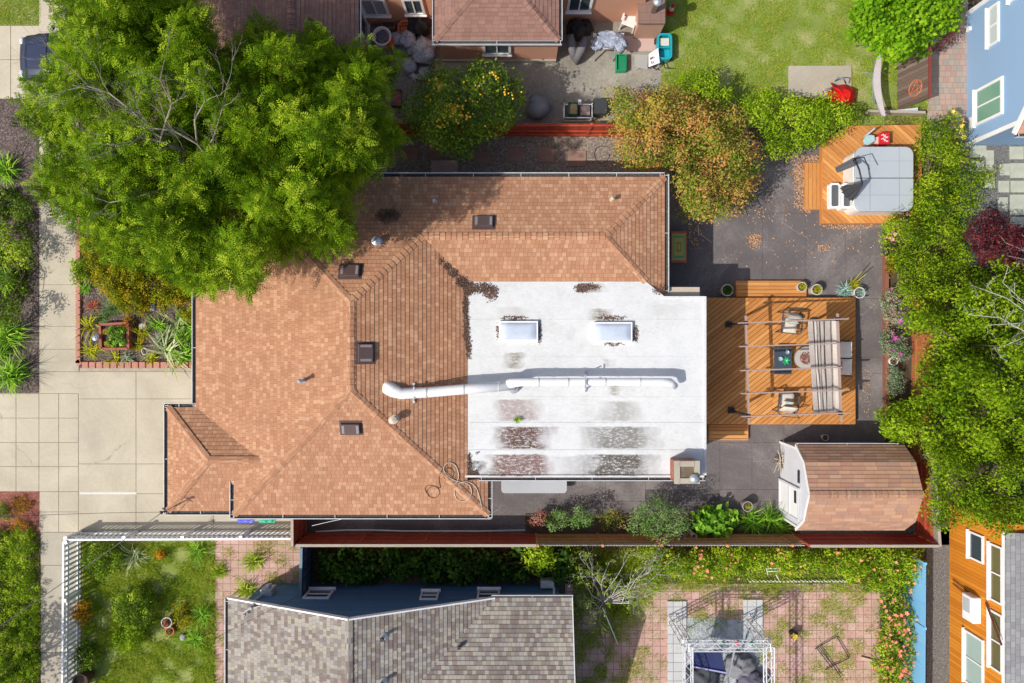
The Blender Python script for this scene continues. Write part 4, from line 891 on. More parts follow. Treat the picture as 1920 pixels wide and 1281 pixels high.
def picket_fence(label, p0, p1, h, ext):
    a = P(*p0, 0); b = P(*p1, 0); d = b - a; L = d.length; d.normalize(); n = Vector((-d.y, d.x, 0)); t = thing('picket_fence', label, 'fence', a); mb = MB(); k = int(L / .19); ang = math.atan2(d.y, d.x)
    for i in range(k + 1):
        q = a + d * (i * L / k); mb.box(q + Vector((0, 0, h / 2 - .02)), (.085, .02, h - .04), rz=ang); e = [q + d * s * .0425 + n * u * .01 + Vector((0, 0, h - .04)) for s, u in ((-1, -1), (1, -1), (1, 1), (-1, 1))] + [q + n * u * .01 + Vector((0, 0, h + .04)) for u in (-1, 1)]
        mb.add(e, [(0, 1, 4), (2, 3, 5), (1, 2, 5, 4), (3, 0, 4, 5)])
    mb.build('pickets', WHITE, t); m2 = MB()
    for z in (.2, h - .16): m2.bar(a + n * .035 + Vector((0, 0, z)), b + n * .035 + Vector((0, 0, z)), .045, .09)
    m2.bar(a + n * .0 + Vector((0, 0, h + .05)), b + Vector((0, 0, h + .05)), .07, .03)
    m2.build('rails', WHITE, t)
    for i in range(int(L / 2.2) + 1):
        m3 = MB(); q = a + d * min(L, i * 2.2 + .01) + n * .06; m3.box(q + Vector((0, 0, h / 2)), (.09, .09, h + .05)); m3.box(q + Vector((0, 0, h + .04)), (.13, .13, .03)); m3.build('post', WHITE, t)
picket_fence('white picket fence running across between driveway and south yard', (152, 999), (572, 997), .92, 0)
picket_fence('white picket fence running beside the lower sidewalk', (151, 1002), (148, 1400), .98, 0)
# brick edging of the front garden
ed = MB(); rr = random.Random(5); EDG = std('edging_brick', (.46, .215, .155), .85, .15, 4, 30, .4)
def bevel_brick(mb, px, py, w_, l_, rz=0):
    c = P(px, py, .12); mb.box((c.x, c.y, .07), (M(w_), M(l_), .13), rz=rz + rr.uniform(-.03, .03), t=.93)
y = 392
while y < 672: bevel_brick(ed, 146, y + 6.5, 9.5, 12.3); y += 13.2
x = 153
while x < 366: bevel_brick(ed, x + 6.5, 684.5, 12.3, 12.5, 0); x += 13.4
bevel_brick(ed, 147, 680, 10, 12, .7); tag(ed.build('brick_edging', EDG, origin=P(148, 684, 0), bevel=.012), 'terracotta scalloped edging bricks round the front garden bed', 'edging')
mb = MB(); mb.val = .4; mb.bar(P(1660, 480, .13), P(1661, 790, .13), .13, .26); tag(mb.build('planter_curb', REDWOOD, origin=P(1660, 630, 0)), 'reddish timber curb along the rear flower bed', 'curb')
# ================================================================ vegetation
L_TREE = leafmat('leaf_tree', [(.014, .045, .003), (.085, .175, .006), (.175, .305, .010), (.36, .47, .035)], .45, .34)
L_LIME = leafmat('leaf_lime', [(.05, .12, .005), (.17, .30, .012), (.28, .43, .018), (.44, .55, .06)], .4, .35)
L_ROUND = leafmat('leaf_round', [(.02, .08, .004), (.12, .28, .010), (.20, .39, .015), (.32, .50, .03)], .35, .3)
L_PHOT = leafmat('leaf_photinia', [(.06, .13, .012), (.17, .28, .03), (.34, .33, .06), (.52, .30, .10), (.58, .28, .12), (.50, .36, .06)], .5, .28)
L_CITRUS = leafmat('leaf_citrus', [(0.0224, 0.055, 0.008), (0.0805, 0.1513, 0.015), (0.1868, 0.3031, 0.029), (0.3864, 0.495, 0.045)], .3, .22, .6)
L_HEDGE = leafmat('leaf_hedge', [(.022, .07, .004), (.12, .215, .008), (.22, .35, .012), (.38, .48, .035)], .45, .33)
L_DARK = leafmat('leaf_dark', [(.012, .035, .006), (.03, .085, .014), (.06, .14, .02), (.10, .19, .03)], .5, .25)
L_MAPLE = leafmat('leaf_maroon', [(.03, .006, .010), (.08, .014, .025), (.15, .028, .04), (.24, .06, .06)], .5, .25)
L_YEL = leafmat('leaf_yel', [(.10, .15, .01), (.24, .28, .012), (.36, .34, .015), (.48, .30, .03)], .5, .3)
L_ORANGE = leafmat('leaf_orange', [(.20, .15, .01), (.42, .22, .012), (.55, .26, .02)], .5, .3)
L_STRAP = leafmat('leaf_strap', [(0.0336, 0.1, 0.012), (0.098, 0.25, 0.025), (0.2274, 0.464, 0.0435), (0.4368, 0.63, 0.075)], .35, .25, .5)
L_VARI = leafmat('leaf_variegated', [(.10, .20, .06), (.30, .40, .18), (.55, .60, .38), (.62, .65, .45)], .4, .2)
L_YSP = leafmat('leaf_yellow_strap', [(.20, .24, .01), (.36, .38, .02), (.50, .48, .03)], .4, .25)
L_RED = leafmat('leaf_red_strap', [(.20, .03, .03), (.40, .10, .07), (.52, .26, .16)], .4, .2)
L_BLUE = leafmat('leaf_blue', [(.14, .26, .22), (.25, .40, .42), (.42, .55, .62)], .6, .1)
L_SAGE = leafmat('leaf_sage', [(.10, .19, .11), (.20, .32, .20), (.34, .33, .26), (.46, .32, .28)], .7, .15)
L_OLIVE = leafmat('leaf_olive', [(.03, .08, .02), (.09, .19, .045), (.17, .29, .09), (.27, .38, .17)], .5, .25)
L_PINK = leafmat('leaf_pink', [(.20, .08, .06), (.42, .18, .15), (.58, .30, .26)], .5, .25)
L_GRASS = leafmat('leaf_grass', [(.10, .20, .012), (.20, .33, .014), (.32, .44, .03), (.52, .50, .16)], .5, .3)
L_LAWN = leafmat('leaf_lawn', [(.10, .22, .008), (.19, .34, .012), (.30, .42, .03), (.50, .46, .16)], .5, .3)
L_DRY = std('dry_leaf', (.50, .29, .17), .8, .4, 30, 90, 0, col2=(.72, .50, .34))
L_BROWN = std('brown_litter', (.13, .075, .055), .9, .4, 30, 90, 0, col2=(.28, .18, .13))
F_YEL = flat('petal_yellow', (.80, .58, .08), .5); F_ORG = flat('petal_orange', (.80, .22, .04), .5); F_CORAL = flat('petal_coral', (.85, .27, .17), .5); F_RED = flat('petal_red', (.60, .03, .03), .5); F_MAG = flat('petal_magenta', (.50, .08, .35), .5); F_PNK = flat('petal_pink', (.80, .38, .38), .5); F_WH = flat('petal_cream', (.80, .78, .55), .5)
CITR = flat('citrus_fruit', (.85, .46, .03), .45)
# ---- great tree over the front
big = [(38, 205), (48, 175), (48, 155), (80, 142), (98, 128), (112, 100), (122, 70), (108, 45), (112, 28), (98, -40), (330, -60), (345, 0), (390, 30), (405, 75), (428, 95), (480, 92), (560, 95), (640, 120), (680, 170), (730, 225), (746, 262), (742, 300), (700, 322), (656, 332), (662, 372), (648, 412), (656, 445), (610, 470), (575, 478), (520, 482), (486, 502), (478, 545), (462, 552), (444, 524), (418, 538), (392, 545), (366, 540), (300, 498), (225, 482), (172, 460), (150, 430), (142, 405), (98, 400), (118, 372), (60, 372), (72, 345), (70, 318), (92, 300), (108, 285), (82, 268), (72, 238), (45, 225)]
bt = plant('shade_tree', 'largest tree, wide feathery yellow green crown over the front garden and roof', 'tree', big, 5.2, 9.6, L_TREE, 19, .38, 34, .34, base=(352, 352), tr=.20, dome=90, nl=12, kind='frond', k=6, lump=2.0, layers=2, keep=.95,
           holes=[(196, 66, 10), (140, 52, 12), (215, 190, 13), (235, 215, 24), (300, 165, 24), (318, 190, 20), (385, 260, 20), (340, 300, 28), (265, 262, 24), (205, 190, 16), (290, 225, 20), (500, 130, 14), (420, 330, 14), (560, 300, 14), (500, 250, 12), (250, 330, 14), (180, 260, 14), (560, 420, 14), (325, 60, 9), (430, 235, 9), (120, 300, 10), (330, 380, 10), (420, 190, 12), (275, 180, 10), (300, 210, 14), (150, 330, 8), (362, 325, 12)], vclump=.24, vspread=.4, barkm=BARK)
lobe = [(432, 90), (440, 68), (508, 40), (530, 50), (548, 82), (566, 48), (590, 38), (612, 52), (618, 80), (655, 104), (668, 82), (684, 88), (695, 106), (733, 104), (750, 116), (752, 134), (738, 150), (716, 178), (690, 176), (672, 196), (700, 212), (712, 232), (690, 250), (600, 235), (500, 200), (450, 150)]
plant('shade_tree', 'smaller feathery green tree between the great tree and the brown roof', 'tree', lobe, 3.4, 7.6, L_TREE, 18, .37, 34, .34, base=(575, 215), tr=.13, dome=60, nl=7, kind='frond', k=6, lump=2.0, vspread=.4, vclump=.24, keep=.95)
# dead limbs rising through the great crown
def twigs(mb, p, d, L, r, depth, rr, up=.15, spread=.55):
    pts = [p]; q = p.copy(); dd = d.copy()
    for i in range(4):
        dd = (dd + Vector((rr.uniform(-1, 1), rr.uniform(-1, 1), rr.uniform(-.5, .6))) * .16).normalized(); q = q + dd * L / 4; pts.append(q.copy())
    mb.tube(pts, [r, r * .85, r * .72, r * .6, r * .45 if depth else r * .15], 6 if r > .02 else 4)
    if depth:
        for j in range(rr.choice((2, 3, 3))):
            s = pts[rr.choice((2, 3, 4, 4))]; a = rr.uniform(-spread, spread) * 1.6
            nd = (Matrix.Rotation(a, 3, 'Z') @ dd + Vector((0, 0, rr.uniform(-.2, .3)))).normalized(); twigs(mb, s, nd, L * rr.uniform(.5, .8), r * .5, depth - 1, rr, up, spread)
def limb_path(mb, pts, r0, r1, rr, depth=2, L=.9):
    q = [P(*p) for p in pts]; n = len(q); mb.tube(q, [r0 + (r1 - r0) * i / (n - 1) for i in range(n)], 8)
    for i in range(1, n):
        d = (q[i] - q[i - 1]).normalized(); rc = r0 + (r1 - r0) * i / (n - 1)
        for s in (-1, 1):
            if rr.random() < .9: twigs(mb, q[i], (Matrix.Rotation(s * rr.uniform(.4, 1.0), 3, 'Z') @ d + Vector((0, 0, .2))).normalized(), L * rr.uniform(.6, 1.1), max(.011, rc * .45), depth + 1, rr)
rr = random.Random(8); mb = MB()
limb_path(mb, [(352, 352, 4.0), (362, 310, 6.5), (345, 283, 8.0), (300, 265, 8.6), (255, 255, 8.8), (230, 248, 8.9)], 0.062, 0.021, rr)
limb_path(mb, [(362, 310, 6.5), (395, 300, 8.0), (370, 270, 8.7), (325, 245, 9.0), (285, 240, 9.2)], 0.043, 0.014, rr)
limb_path(mb, [(370, 270, 8.7), (365, 225, 9.2), (385, 190, 9.4), (378, 160, 9.4)], 0.031, 0.014, rr, 1, .6)
limb_path(mb, [(345, 283, 8.0), (290, 250, 8.7), (250, 210, 9.2), (205, 175, 9.3), (165, 162, 9.3)], 0.037, 0.014, rr)
limb_path(mb, [(362, 310, 6.5), (330, 335, 7.4), (295, 358, 8.0), (250, 372, 8.1), (205, 380, 8.0)], 0.031, 0.010, rr, 1, .6)
limb_path(mb, [(330, 335, 7.4), (328, 360, 7.7), (316, 388, 8.0)], 0.025, 0.010, rr, 1, .5)
limb_path(mb, [(300, 265, 8.6), (312, 225, 9.0), (322, 195, 9.3), (300, 150, 9.4)], 0.028, 0.010, rr, 1, .7)
limb_path(mb, [(362, 310, 6.5), (400, 260, 8.7), (418, 200, 9.2), (425, 160, 9.2)], 0.025, 0.010, rr, 1, .6)
mb.build('dead_limbs', std('dead_bark', (.30, .26, .21), .9, .25, 6, 40, .4), bt, smooth=True)
# ---- other trees and shrubs
def C_(x, y, r, ry=None, n=14, j=.10): return circle(x, y, r, n, ry, j)
ct = plant('citrus_tree', 'dark glossy citrus tree dotted with yellow and orange fruit', 'tree', [(762, 190), (772, 158), (800, 140), (822, 120), (868, 130), (900, 118), (940, 120), (972, 140), (984, 180), (978, 215), (945, 240), (930, 262), (895, 268), (878, 292), (850, 294), (820, 285), (795, 270), (770, 250), (752, 225)], .9, 4.1, L_CITRUS, 17, .36, 62, .11, base=(872, 212), tr=.10, asp=.5, dome=55, lump=1.0)
i = 0; F_ = []
for cx, cy, r, n in ((846, 205, 14, 45), (826, 160, 12, 14), (925, 143, 14, 9), (945, 168, 8, 4), (810, 185, 14, 16), (870, 220, 14, 16), (880, 190, 45, 16), (830, 225, 16, 16), (960, 180, 15, 5)):
    for _ in range(n): F_.append(P(cx + rr.gauss(0, r * .55), cy + rr.gauss(0, r * .55), 4.0 + rr.uniform(-.35, .10)))
mb = MB()
for p in F_: mb.blob(p, .028 + rr.random() * .014, 1, 0, 7, 5)
struct(mb.build('fruit', CITR, ct, smooth=True), 'stuff', 'small orange and yellow citrus fruit scattered through the crown')
plant('photinia_tree', 'rounded tree with orange tipped coppery foliage behind the house', 'tree', [(1120, 235), (1135, 200), (1148, 168), (1175, 160), (1215, 170), (1250, 165), (1300, 180), (1345, 195), (1385, 215), (1412, 250), (1430, 290), (1422, 330), (1408, 370), (1385, 400), (1345, 415), (1300, 412), (1272, 395), (1268, 360), (1262, 335), (1230, 328), (1190, 322), (1160, 300), (1150, 265), (1125, 255)], 1.0, 3.9, L_PHOT, 16, .40, 80, .10, base=(1305, 300), tr=.12, asp=.5, dome=60, lump=1.5, keep=1, vclump=.28, vmid=.46, vspread=.16, nl=9)
plant('laurel_hedge', 'bright yellow green hedge between the lawn slab and the coppery tree', 'hedge', [(1382, 185), (1440, 172), (1500, 182), (1545, 180), (1590, 195), (1612, 215), (1605, 238), (1560, 252), (1540, 272), (1500, 280), (1465, 302), (1430, 292), (1425, 255), (1400, 225)], .3, 2.2, L_LIME, 16, .32, 75, .10, dome=30, asp=.5, vmid=.55)
plant('lime_shrub', 'small lime green shrub at the lawn edge left of the hedge', 'shrub', [(1255, 150), (1290, 135), (1325, 128), (1360, 150), (1375, 175), (1370, 195), (1340, 190), (1300, 175), (1270, 165)], .3, 2.4, L_LIME, 15, .30, 70, .10, dome=25, asp=.5, vmid=.55)
plant('round_leaf_tree', 'dense bright green round leaved tree over the top lawn by the brick path', 'tree', [(1588, 60), (1600, 20), (1620, -40), (1700, -80), (1790, -70), (1812, 0), (1800, 35), (1770, 62), (1740, 72), (1725, 110), (1695, 128), (1668, 112), (1640, 88), (1605, 78)], 1.0, 3.8, L_ROUND, 17, .36, 60, .15, base=(1690, 45), tr=.10, asp=.7, dome=60, lump=1.0)
plant('climbing_hedge', 'long bright green hedge beside the spa deck with pink flowers at its foot', 'hedge', [(1722, 232), (1750, 215), (1775, 225), (1795, 260), (1800, 290), (1840, 298), (1868, 320), (1866, 352), (1850, 378), (1820, 395), (1800, 430), (1820, 470), (1835, 500), (1810, 560), (1760, 590), (1720, 600), (1705, 585), (1680, 545), (1672, 500), (1655, 470), (1648, 430), (1665, 410), (1700, 398), (1716, 380), (1720, 300)], .3, 2.5, L_HEDGE, 17, .36, 80, .10, dome=35, asp=.42, lump=1.7, vmid=.50, vclump=.24)
plant('maple_tree', 'green leafy tree filling the right edge above the timber house', 'tree', [(1705, 595), (1722, 575), (1765, 590), (1800, 560), (1830, 500), (1850, 480), (1900, 500), (1990, 520), (2000, 900), (1930, 880), (1880, 868), (1835, 880), (1800, 880), (1770, 875), (1740, 850), (1722, 810), (1690, 775), (1698, 745), (1728, 728), (1722, 700), (1740, 660), (1735, 625), (1705, 615)], 1.5, 5.2, L_HEDGE, 19, .42, 85, .115, base=(1850, 690), tr=.16, asp=.6, dome=80, lump=2.2, vmid=.45, nl=10, vclump=.18, holes=[(1850, 600, 12), (1870, 680, 14), (1790, 760, 8), (1890, 720, 12), (1760, 790, 10)])
plant('open_tree', 'thin branched small leaved tree straddling the shed corner and orange house', 'tree', [(1740, 850), (1790, 860), (1840, 880), (1920, 870), (1990, 900), (1980, 960), (1900, 985), (1870, 1002), (1835, 985), (1805, 975), (1785, 985), (1758, 1000), (1740, 965), (1745, 930), (1745, 890)], 2.6, 4.8, L_HEDGE, 16, .36, 60, .10, base=(1835, 900), tr=.09, asp=.5, dome=30, keep=.9, nl=10, vmid=.42, lump=1.3)
plant('maroon_maple', 'dark maroon Japanese maple beside the flagstones', 'tree', [(1806, 440), (1822, 400), (1850, 390), (1885, 400), (1900, 420), (1940, 430), (1960, 490), (1930, 520), (1890, 505), (1865, 495), (1840, 492), (1820, 470)], .9, 2.9, L_MAPLE, 15, .28, 55, .11, base=(1878, 452), tr=.06, asp=.4, dome=35, lump=1.0)
plant('rear_shrub', 'pale green leafy shrub spilling over the shed gutter corner', 'shrub', [(1645, 770), (1680, 752), (1715, 770), (1722, 800), (1715, 835), (1680, 832), (1650, 815)], .3, 2.4, L_LIME, 15, .30, 60, .13, dome=25, asp=.4)
plant('cream_shrub', 'creamy pale leaved shrub beside the shed roof end', 'shrub', [(1722, 800), (1760, 792), (1782, 820), (1775, 870), (1745, 880), (1728, 850)], .4, 2.4, L_OLIVE, 15, .30, 50, .07, dome=22, asp=.5, vmid=.75)
for lab, pg, mt, fl, vm in (('sage green and pink mounding shrub at the top of the rear bed', [(1652, 552), (1668, 535), (1695, 532), (1702, 560), (1705, 600), (1690, 618), (1662, 610), (1648, 580)], L_SAGE, (F_MAG, 8, .09), .6),
        ('sage green shrub with magenta blooms, middle of the rear bed', [(1655, 615), (1690, 615), (1705, 640), (1706, 672), (1680, 680), (1658, 668), (1650, 640)], L_SAGE, (F_MAG, 18, .09), .35),
        ('grey green shrub below the white pot in the rear bed', [(1662, 685), (1688, 690), (1695, 715), (1690, 738), (1668, 740), (1660, 712)], L_SAGE, None, .3)):
    plant('bed_shrub', lab, 'shrub', pg, .15, .75, mt, 10, .17, 60, .07, dome=18, tr=.02, flowers=fl, vmid=vm, asp=.4)
plant('flame_shrub', 'small orange flowered shrub at the head of the rear bed', 'shrub', C_(1672, 500, 12, 18), .1, .6, L_ORANGE, 9, .14, 30, .07, dome=12, tr=.015)
plant('rose_bush', 'rose bush with yellow and red blooms against the blue house', 'shrub', [(1760, 210), (1790, 205), (1812, 225), (1825, 262), (1818, 300), (1790, 305), (1770, 270)], .3, 1.6, L_CITRUS, 13, .22, 30, .09, dome=22, tr=.02, flowers=(F_YEL, 16, .11))
plant('rose_bush', 'pink flowered low bush between the spa and the hedge', 'shrub', [(1668, 410), (1700, 398), (1715, 395), (1712, 415), (1685, 430), (1660, 470), (1652, 440)], .2, 1.1, L_CITRUS, 11, .18, 35, .08, dome=14, tr=.02, flowers=(F_PNK, 22, .10))
plant('plum_bush', 'purple leaved bush under the round leaved tree at the brick path', 'shrub', [(1755, 70), (1800, 40), (1812, 60), (1790, 85), (1765, 98), (1745, 95)], .2, 1.5, L_MAPLE, 12, .20, 35, .08, dome=16, tr=.02, vmid=.7)
plant('side_tree', 'small grey green tree in the side bed behind the white roof', 'tree', [(1170, 985), (1185, 960), (1205, 942), (1230, 925), (1262, 945), (1290, 955), (1302, 975), (1285, 1000), (1255, 1015), (1235, 1008), (1190, 1005)], .5, 2.5, L_OLIVE, 13, .26, 55, .08, base=(1236, 975), tr=.05, dome=28, asp=.4, vmid=.6)
plant('bed_shrub', 'pink tinged shrub at the left end of the side bed', 'shrub', [(988, 975), (1005, 958), (1022, 950), (1032, 965), (1018, 985), (998, 988)], .2, 1.1, L_PINK, 10, .17, 45, .07, dome=14, tr=.02)
plant('bed_shrub', 'yellow green shrub second from the left in the side bed', 'shrub', [(1018, 985), (1030, 962), (1055, 950), (1072, 970), (1060, 992), (1030, 995)], .2, 1.2, L_OLIVE, 11, .18, 45, .08, dome=14, tr=.02, vmid=.55)
plant('bed_shrub', 'pale leaved taller shrub in the middle of the side bed', 'shrub', [(1065, 975), (1080, 950), (1108, 948), (1115, 975), (1100, 992), (1075, 992)], .2, 1.5, L_OLIVE, 11, .19, 45, .08, dome=14, tr=.02, vmid=.55)
plant('bed_shrub', 'dark red brown shrub next to the grey green tree in the side bed', 'shrub', [(1115, 965), (1150, 952), (1175, 970), (1168, 995), (1130, 995)], .15, .9, L_PHOT, 12, .17, 30, .07, dome=14, tr=.02, vmid=.2)
plant('broadleaf_shrub', 'broad dark green leaved plants below the chimney corner', 'shrub', [(1300, 975), (1320, 955), (1360, 950), (1385, 965), (1378, 1000), (1340, 1008), (1305, 1002)], .15, .9, L_STRAP, 13, .20, 22, .24, dome=16, asp=.6, tr=.02, vmid=.45)
for i, (x, y, r) in enumerate(((1405, 975, 30), (1440, 972, 32), (1465, 985, 22))):
    rosette('strap_plant', ('strap leaved clump behind the concrete garden pot', 'tall strap leaved clump just left of the shed door', 'low strap leaved clump tucked under the shed wall')[i], 'plant', x, y, M(r) * 1.0, L_STRAP, 110, .035, stack=.15, vm=.4)
plant('lemon_bush', 'bright yellow green bush poking over the red fence', 'shrub', C_(1012, 1046, 33, 28), .3, 1.7, L_LIME, 13, .25, 45, .13, dome=25, tr=.03, asp=.5, vmid=.65, barkm=BARK)
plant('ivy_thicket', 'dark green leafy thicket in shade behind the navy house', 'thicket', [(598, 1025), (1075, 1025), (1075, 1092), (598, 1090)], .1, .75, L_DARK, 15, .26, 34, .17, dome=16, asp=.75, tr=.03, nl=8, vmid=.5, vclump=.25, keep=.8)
plant('yard_thicket', 'tall weedy green growth beside the grey shingle roof', 'thicket', [(1040, 1025), (1110, 1025), (1135, 1060), (1195, 1100), (1180, 1150), (1130, 1165), (1095, 1130), (1085, 1280), (1078, 1120), (1045, 1080)], .1, .8, L_HEDGE, 15, .22, 24, .12, dome=16, asp=.3, tr=.02, vmid=.35)
plant('flower_hedge', 'flowering hedge with coral and orange blooms along the south side of the fence', 'hedge', [(1190, 1025), (1730, 1025), (1738, 1060), (1730, 1100), (1700, 1115), (1640, 1110), (1605, 1095), (1560, 1078), (1500, 1075), (1400, 1080), (1300, 1085), (1220, 1085)], .2, 1.15, L_LIME, 12, .22, 52, .10, dome=20, tr=.03, nl=9, flowers=(F_CORAL, 110, .065), vclump=.28, vmid=.52)
plant('flower_hedge', 'coral flowered hedge beside the sky blue fence', 'hedge', [(1650, 1115), (1700, 1110), (1712, 1140), (1715, 1200), (1718, 1400), (1650, 1400), (1635, 1260), (1645, 1180)], .2, 1.35, L_CITRUS, 14, .22, 45, .10, dome=22, tr=.03, flowers=(F_CORAL, 240, .075), vmid=.75)
# left beds
plant('kerb_shrub', 'large dark green shrub in the left mulch bed', 'shrub', [(-40, 360), (30, 355), (58, 375), (66, 420), (58, 470), (62, 520), (40, 565), (45, 590), (15, 620), (-40, 620)], .15, 1.2, L_CITRUS, 14, .25, 50, .11, dome=28, tr=.05, lump=2.2, keep=.85, vmid=.30, vpos=lambda C: np.where(np.abs(C[:, 1] - P(0, 455, 1.5).y) < .8, .35, 0))
plant('front_shrub', 'yellow and orange tinged low shrub filling the front garden', 'shrub', [(148, 445), (200, 425), (300, 440), (372, 450), (375, 545), (366, 605), (340, 600), (325, 570), (300, 592), (296, 560), (270, 590), (240, 592), (205, 560), (175, 535), (160, 500)], .15, .8, L_YEL, 11, .20, 70, .09, dome=14, tr=.03, vclump=.26, vmid=.35, holes=[(283, 535, 8), (283, 574, 8), (345, 575, 8)])
plant('front_shrub', 'bright green rounded shrub at the sidewalk edge', 'shrub', C_(150, 508, 20, 26), .2, .9, L_LIME, 11, .18, 45, .09, dome=18, tr=.02, asp=.5)
plant('front_shrub', 'small orange gold bush by the square planter', 'shrub', C_(240, 603, 12, 14), .1, .55, L_ORANGE, 8, .13, 45, .06, dome=10, tr=.015)
for x, y, r, lab in ((18, 322, 34, 'strappy green clump highest in the left mulch bed'), (22, 525, 26, 'shaded strappy clump beside the dark shrub'), (25, 632, 38, 'bright strappy clump above the lowest one in the left bed'), (30, 702, 40, 'lowest bright strappy clump in the left mulch bed'), (2, 662, 26, 'paler strappy clump cut by the left edge')):
    rosette('agapanthus', lab, 'plant', x, y, M(r), L_STRAP, 150, .045, stack=.2, ehi=1.45, droop=1.5, vm=.55, group='strappy clumps in the left bed')
for x, y, r, m_, n, w_, lab, kw in ((178, 574, 18, L_RED, 34, .035, 'spiky red and bronze rosette in the front garden', {}), (213, 580, 22, L_OLIVE, 170, .010, 'fine bluish grass tuft in the front garden', dict(ehi=1.5)), (172, 612, 26, L_YSP, 22, .07, 'yellow green strappy plant by the brick edging', {}),
        (173, 658, 23, L_YSP, 60, .03, 'round yellow spiky rosette in the bed corner', dict(ehi=1.0)), (218, 668, 26, L_YSP, 20, .05, 'yellow green plant hanging over the lower edging', {}), (318, 655, 46, L_VARI, 34, .085, 'big cream striped rosette in front of the gutter', dict(ehi=.9, droop=.7)),
        (338, 600, 34, L_VARI, 22, .08, 'cream and green striped plant above the big rosette', dict(vm=.3)), (352, 668, 30, L_STRAP, 60, .06, 'lush green strappy plant in the lower right bed corner', {}), (352, 632, 28, L_STRAP, 50, .05, 'green strappy plant against the house wall', {}),
        (262, 645, 16, L_YEL, 60, .03, 'small dry tufted succulent cluster', {}), (240, 672, 16, L_SAGE, 50, .04, 'grey green low succulent by the lower edging', {})):
    rosette('garden_rosette', lab, 'plant', x, y, M(r), m_, n, w_, stack=.06, **kw)
for x, y, r, lab in ((38, 948, 24, 'orange gold bush on the red mulch'), (36, 985, 18, 'small orange gold bush below the red mulch'), (4, 960, 22, 'dark green bush at the left edge by the red mulch')):
    plant('verge_bush', lab, 'shrub', C_(x, y, r, r * .8), .1, .6, L_ORANGE if x > 10 else L_CITRUS, 10, .15, 45, .06, dome=14, tr=.015)
plant('verge_cover', 'yellow green ground cover strip left of the lower sidewalk', 'ground cover', [(-60, 990), (70, 985), (74, 1100), (72, 1300), (-60, 1300)], .02, .3, L_LIME, 10, .17, 50, .085, dome=14, tr=.02, vclump=.26, vmid=.5, layers=1)
# south yard
for pg, m_, vm, lab in ((C_(192, 1050, 42, 34), L_CITRUS, .45, 'dark olive bush in the picket fence corner'), (C_(252, 1140, 46, 38), L_CITRUS, .5, 'round green bush in the middle of the south yard'), (C_(236, 1195, 34, 26), L_LIME, .4, 'lighter round bush below the middle of the south yard'), (C_(154, 1150, 17, 24), L_ORANGE, .4, 'orange flowering bush pushing against the picket fence'),
        (C_(158, 1232, 22, 32), L_CITRUS, .3, 'dark bush on the picket fence near the bottom'), (C_(303, 1045, 10, 12), L_ORANGE, .6, 'small golden bush in the south yard'), (C_(342, 1155, 16, 26), L_YEL, .4, 'golden succulent clump beside the terracotta pots')):
    plant('yard_bush', lab, 'shrub', pg, .15, .9, m_, 11, .20, 65, .09, dome=20, tr=.025, vmid=vm, asp=.4)
for x, y, r, m_, lab in ((256, 1043, 26, L_VARI, 'pale spiky agave like plant in the south yard'), (373, 1032, 24, L_STRAP, 'strappy green plant by the south paver path'), (372, 1195, 26, L_STRAP, 'strappy plant at the lower path edge'), (385, 1150, 22, L_STRAP, 'small strappy plant halfway down the path edge'), (478, 1050, 24, L_GRASS, 'weed tuft in the joints of the south paver path'), (465, 1105, 26, L_GRASS, 'larger weed tuft by the navy house corner'), (414, 1070, 16, L_GRASS, 'tall weed tuft on the left of the paver path')):
    rosette('strap_plant', lab, 'plant', x, y, M(r), m_, 90, .035, stack=.1, vm=.5)
# bare trees
TWIGB = std('bleached_twig', (.52, .48, .44), .85, .2, 6, 40, .2)
def bare(name, label, base, z0, tips, r, seed, leafn=0, depth=3):
    rr = random.Random(seed); b = P(*base, 0); t = thing(name, label, 'tree', b); mb = MB(); f = P(base[0], base[1], z0); f = Vector((b.x, b.y, z0)); mb.tube([b, (b + f) / 2 + Vector((.03, .02, 0)), f], [r, r * .85, r * .75], 8)
    for tp in tips:
        e = P(*tp); d = (e - f); m1 = f + d * .35 + Vector((rr.uniform(-.35, .35), rr.uniform(-.35, .35), .25)); m2 = f + d * .7 + Vector((rr.uniform(-.3, .3), rr.uniform(-.3, .3), .2))
        mb.tube([f, m1, m2, e], [r * .55, r * .4, r * .28, r * .12], 6)
        for q in (m1, m2, e, (m2 + e) / 2, (m1 + m2) / 2): twigs(mb, q, (d.normalized() + Vector((rr.uniform(-.8, .8), rr.uniform(-.8, .8), .2))).normalized(), rr.uniform(.3, .6), r * .2, depth - 1, rr, spread=.9)
    mb.build('branches', TWIGB, t, smooth=True)
    if leafn:
        V = np.array(mb.v); i = RNG.integers(0, len(V), leafn); nrm = unit(RNG.normal(size=(leafn, 3)) + np.array([0, 0, 1.0])); npmesh('leaves', leaves_at(V[i], nrm, .07, .5), 4, L_LIME, t)
    return t
bare('bare_tree', 'pale leafless fruit tree with tangled branches in the south yard', (1128, 1115), .8, [(1090, 1085, 1.7), (1110, 1045, 1.9), (1180, 1040, 2.1), (1215, 1075, 2.2), (1250, 1060, 2.1), (1205, 1110, 2.0), (1250, 1100, 1.9), (1120, 1150, 1.6), (1165, 1085, 2.3), (1235, 1030, 2.0), (1140, 1060, 2.2), (1190, 1075, 2.3), (1100, 1120, 1.5), (1225, 1050, 2.1), (1180, 1120, 1.9), (1100, 1060, 1.7)], .045, 3, 1800, 4)
bare('bare_tree', 'thin bare twiggy tree rising out of the green tree at the right edge', (1868, 640), 3.6, [(1835, 540, 6.2), (1880, 530, 6.3), (1905, 560, 6.2), (1850, 610, 6.0), (1895, 610, 6.2), (1880, 650, 6.0), (1815, 590, 6.0), (1925, 600, 6.0)], .05, 9, 250)
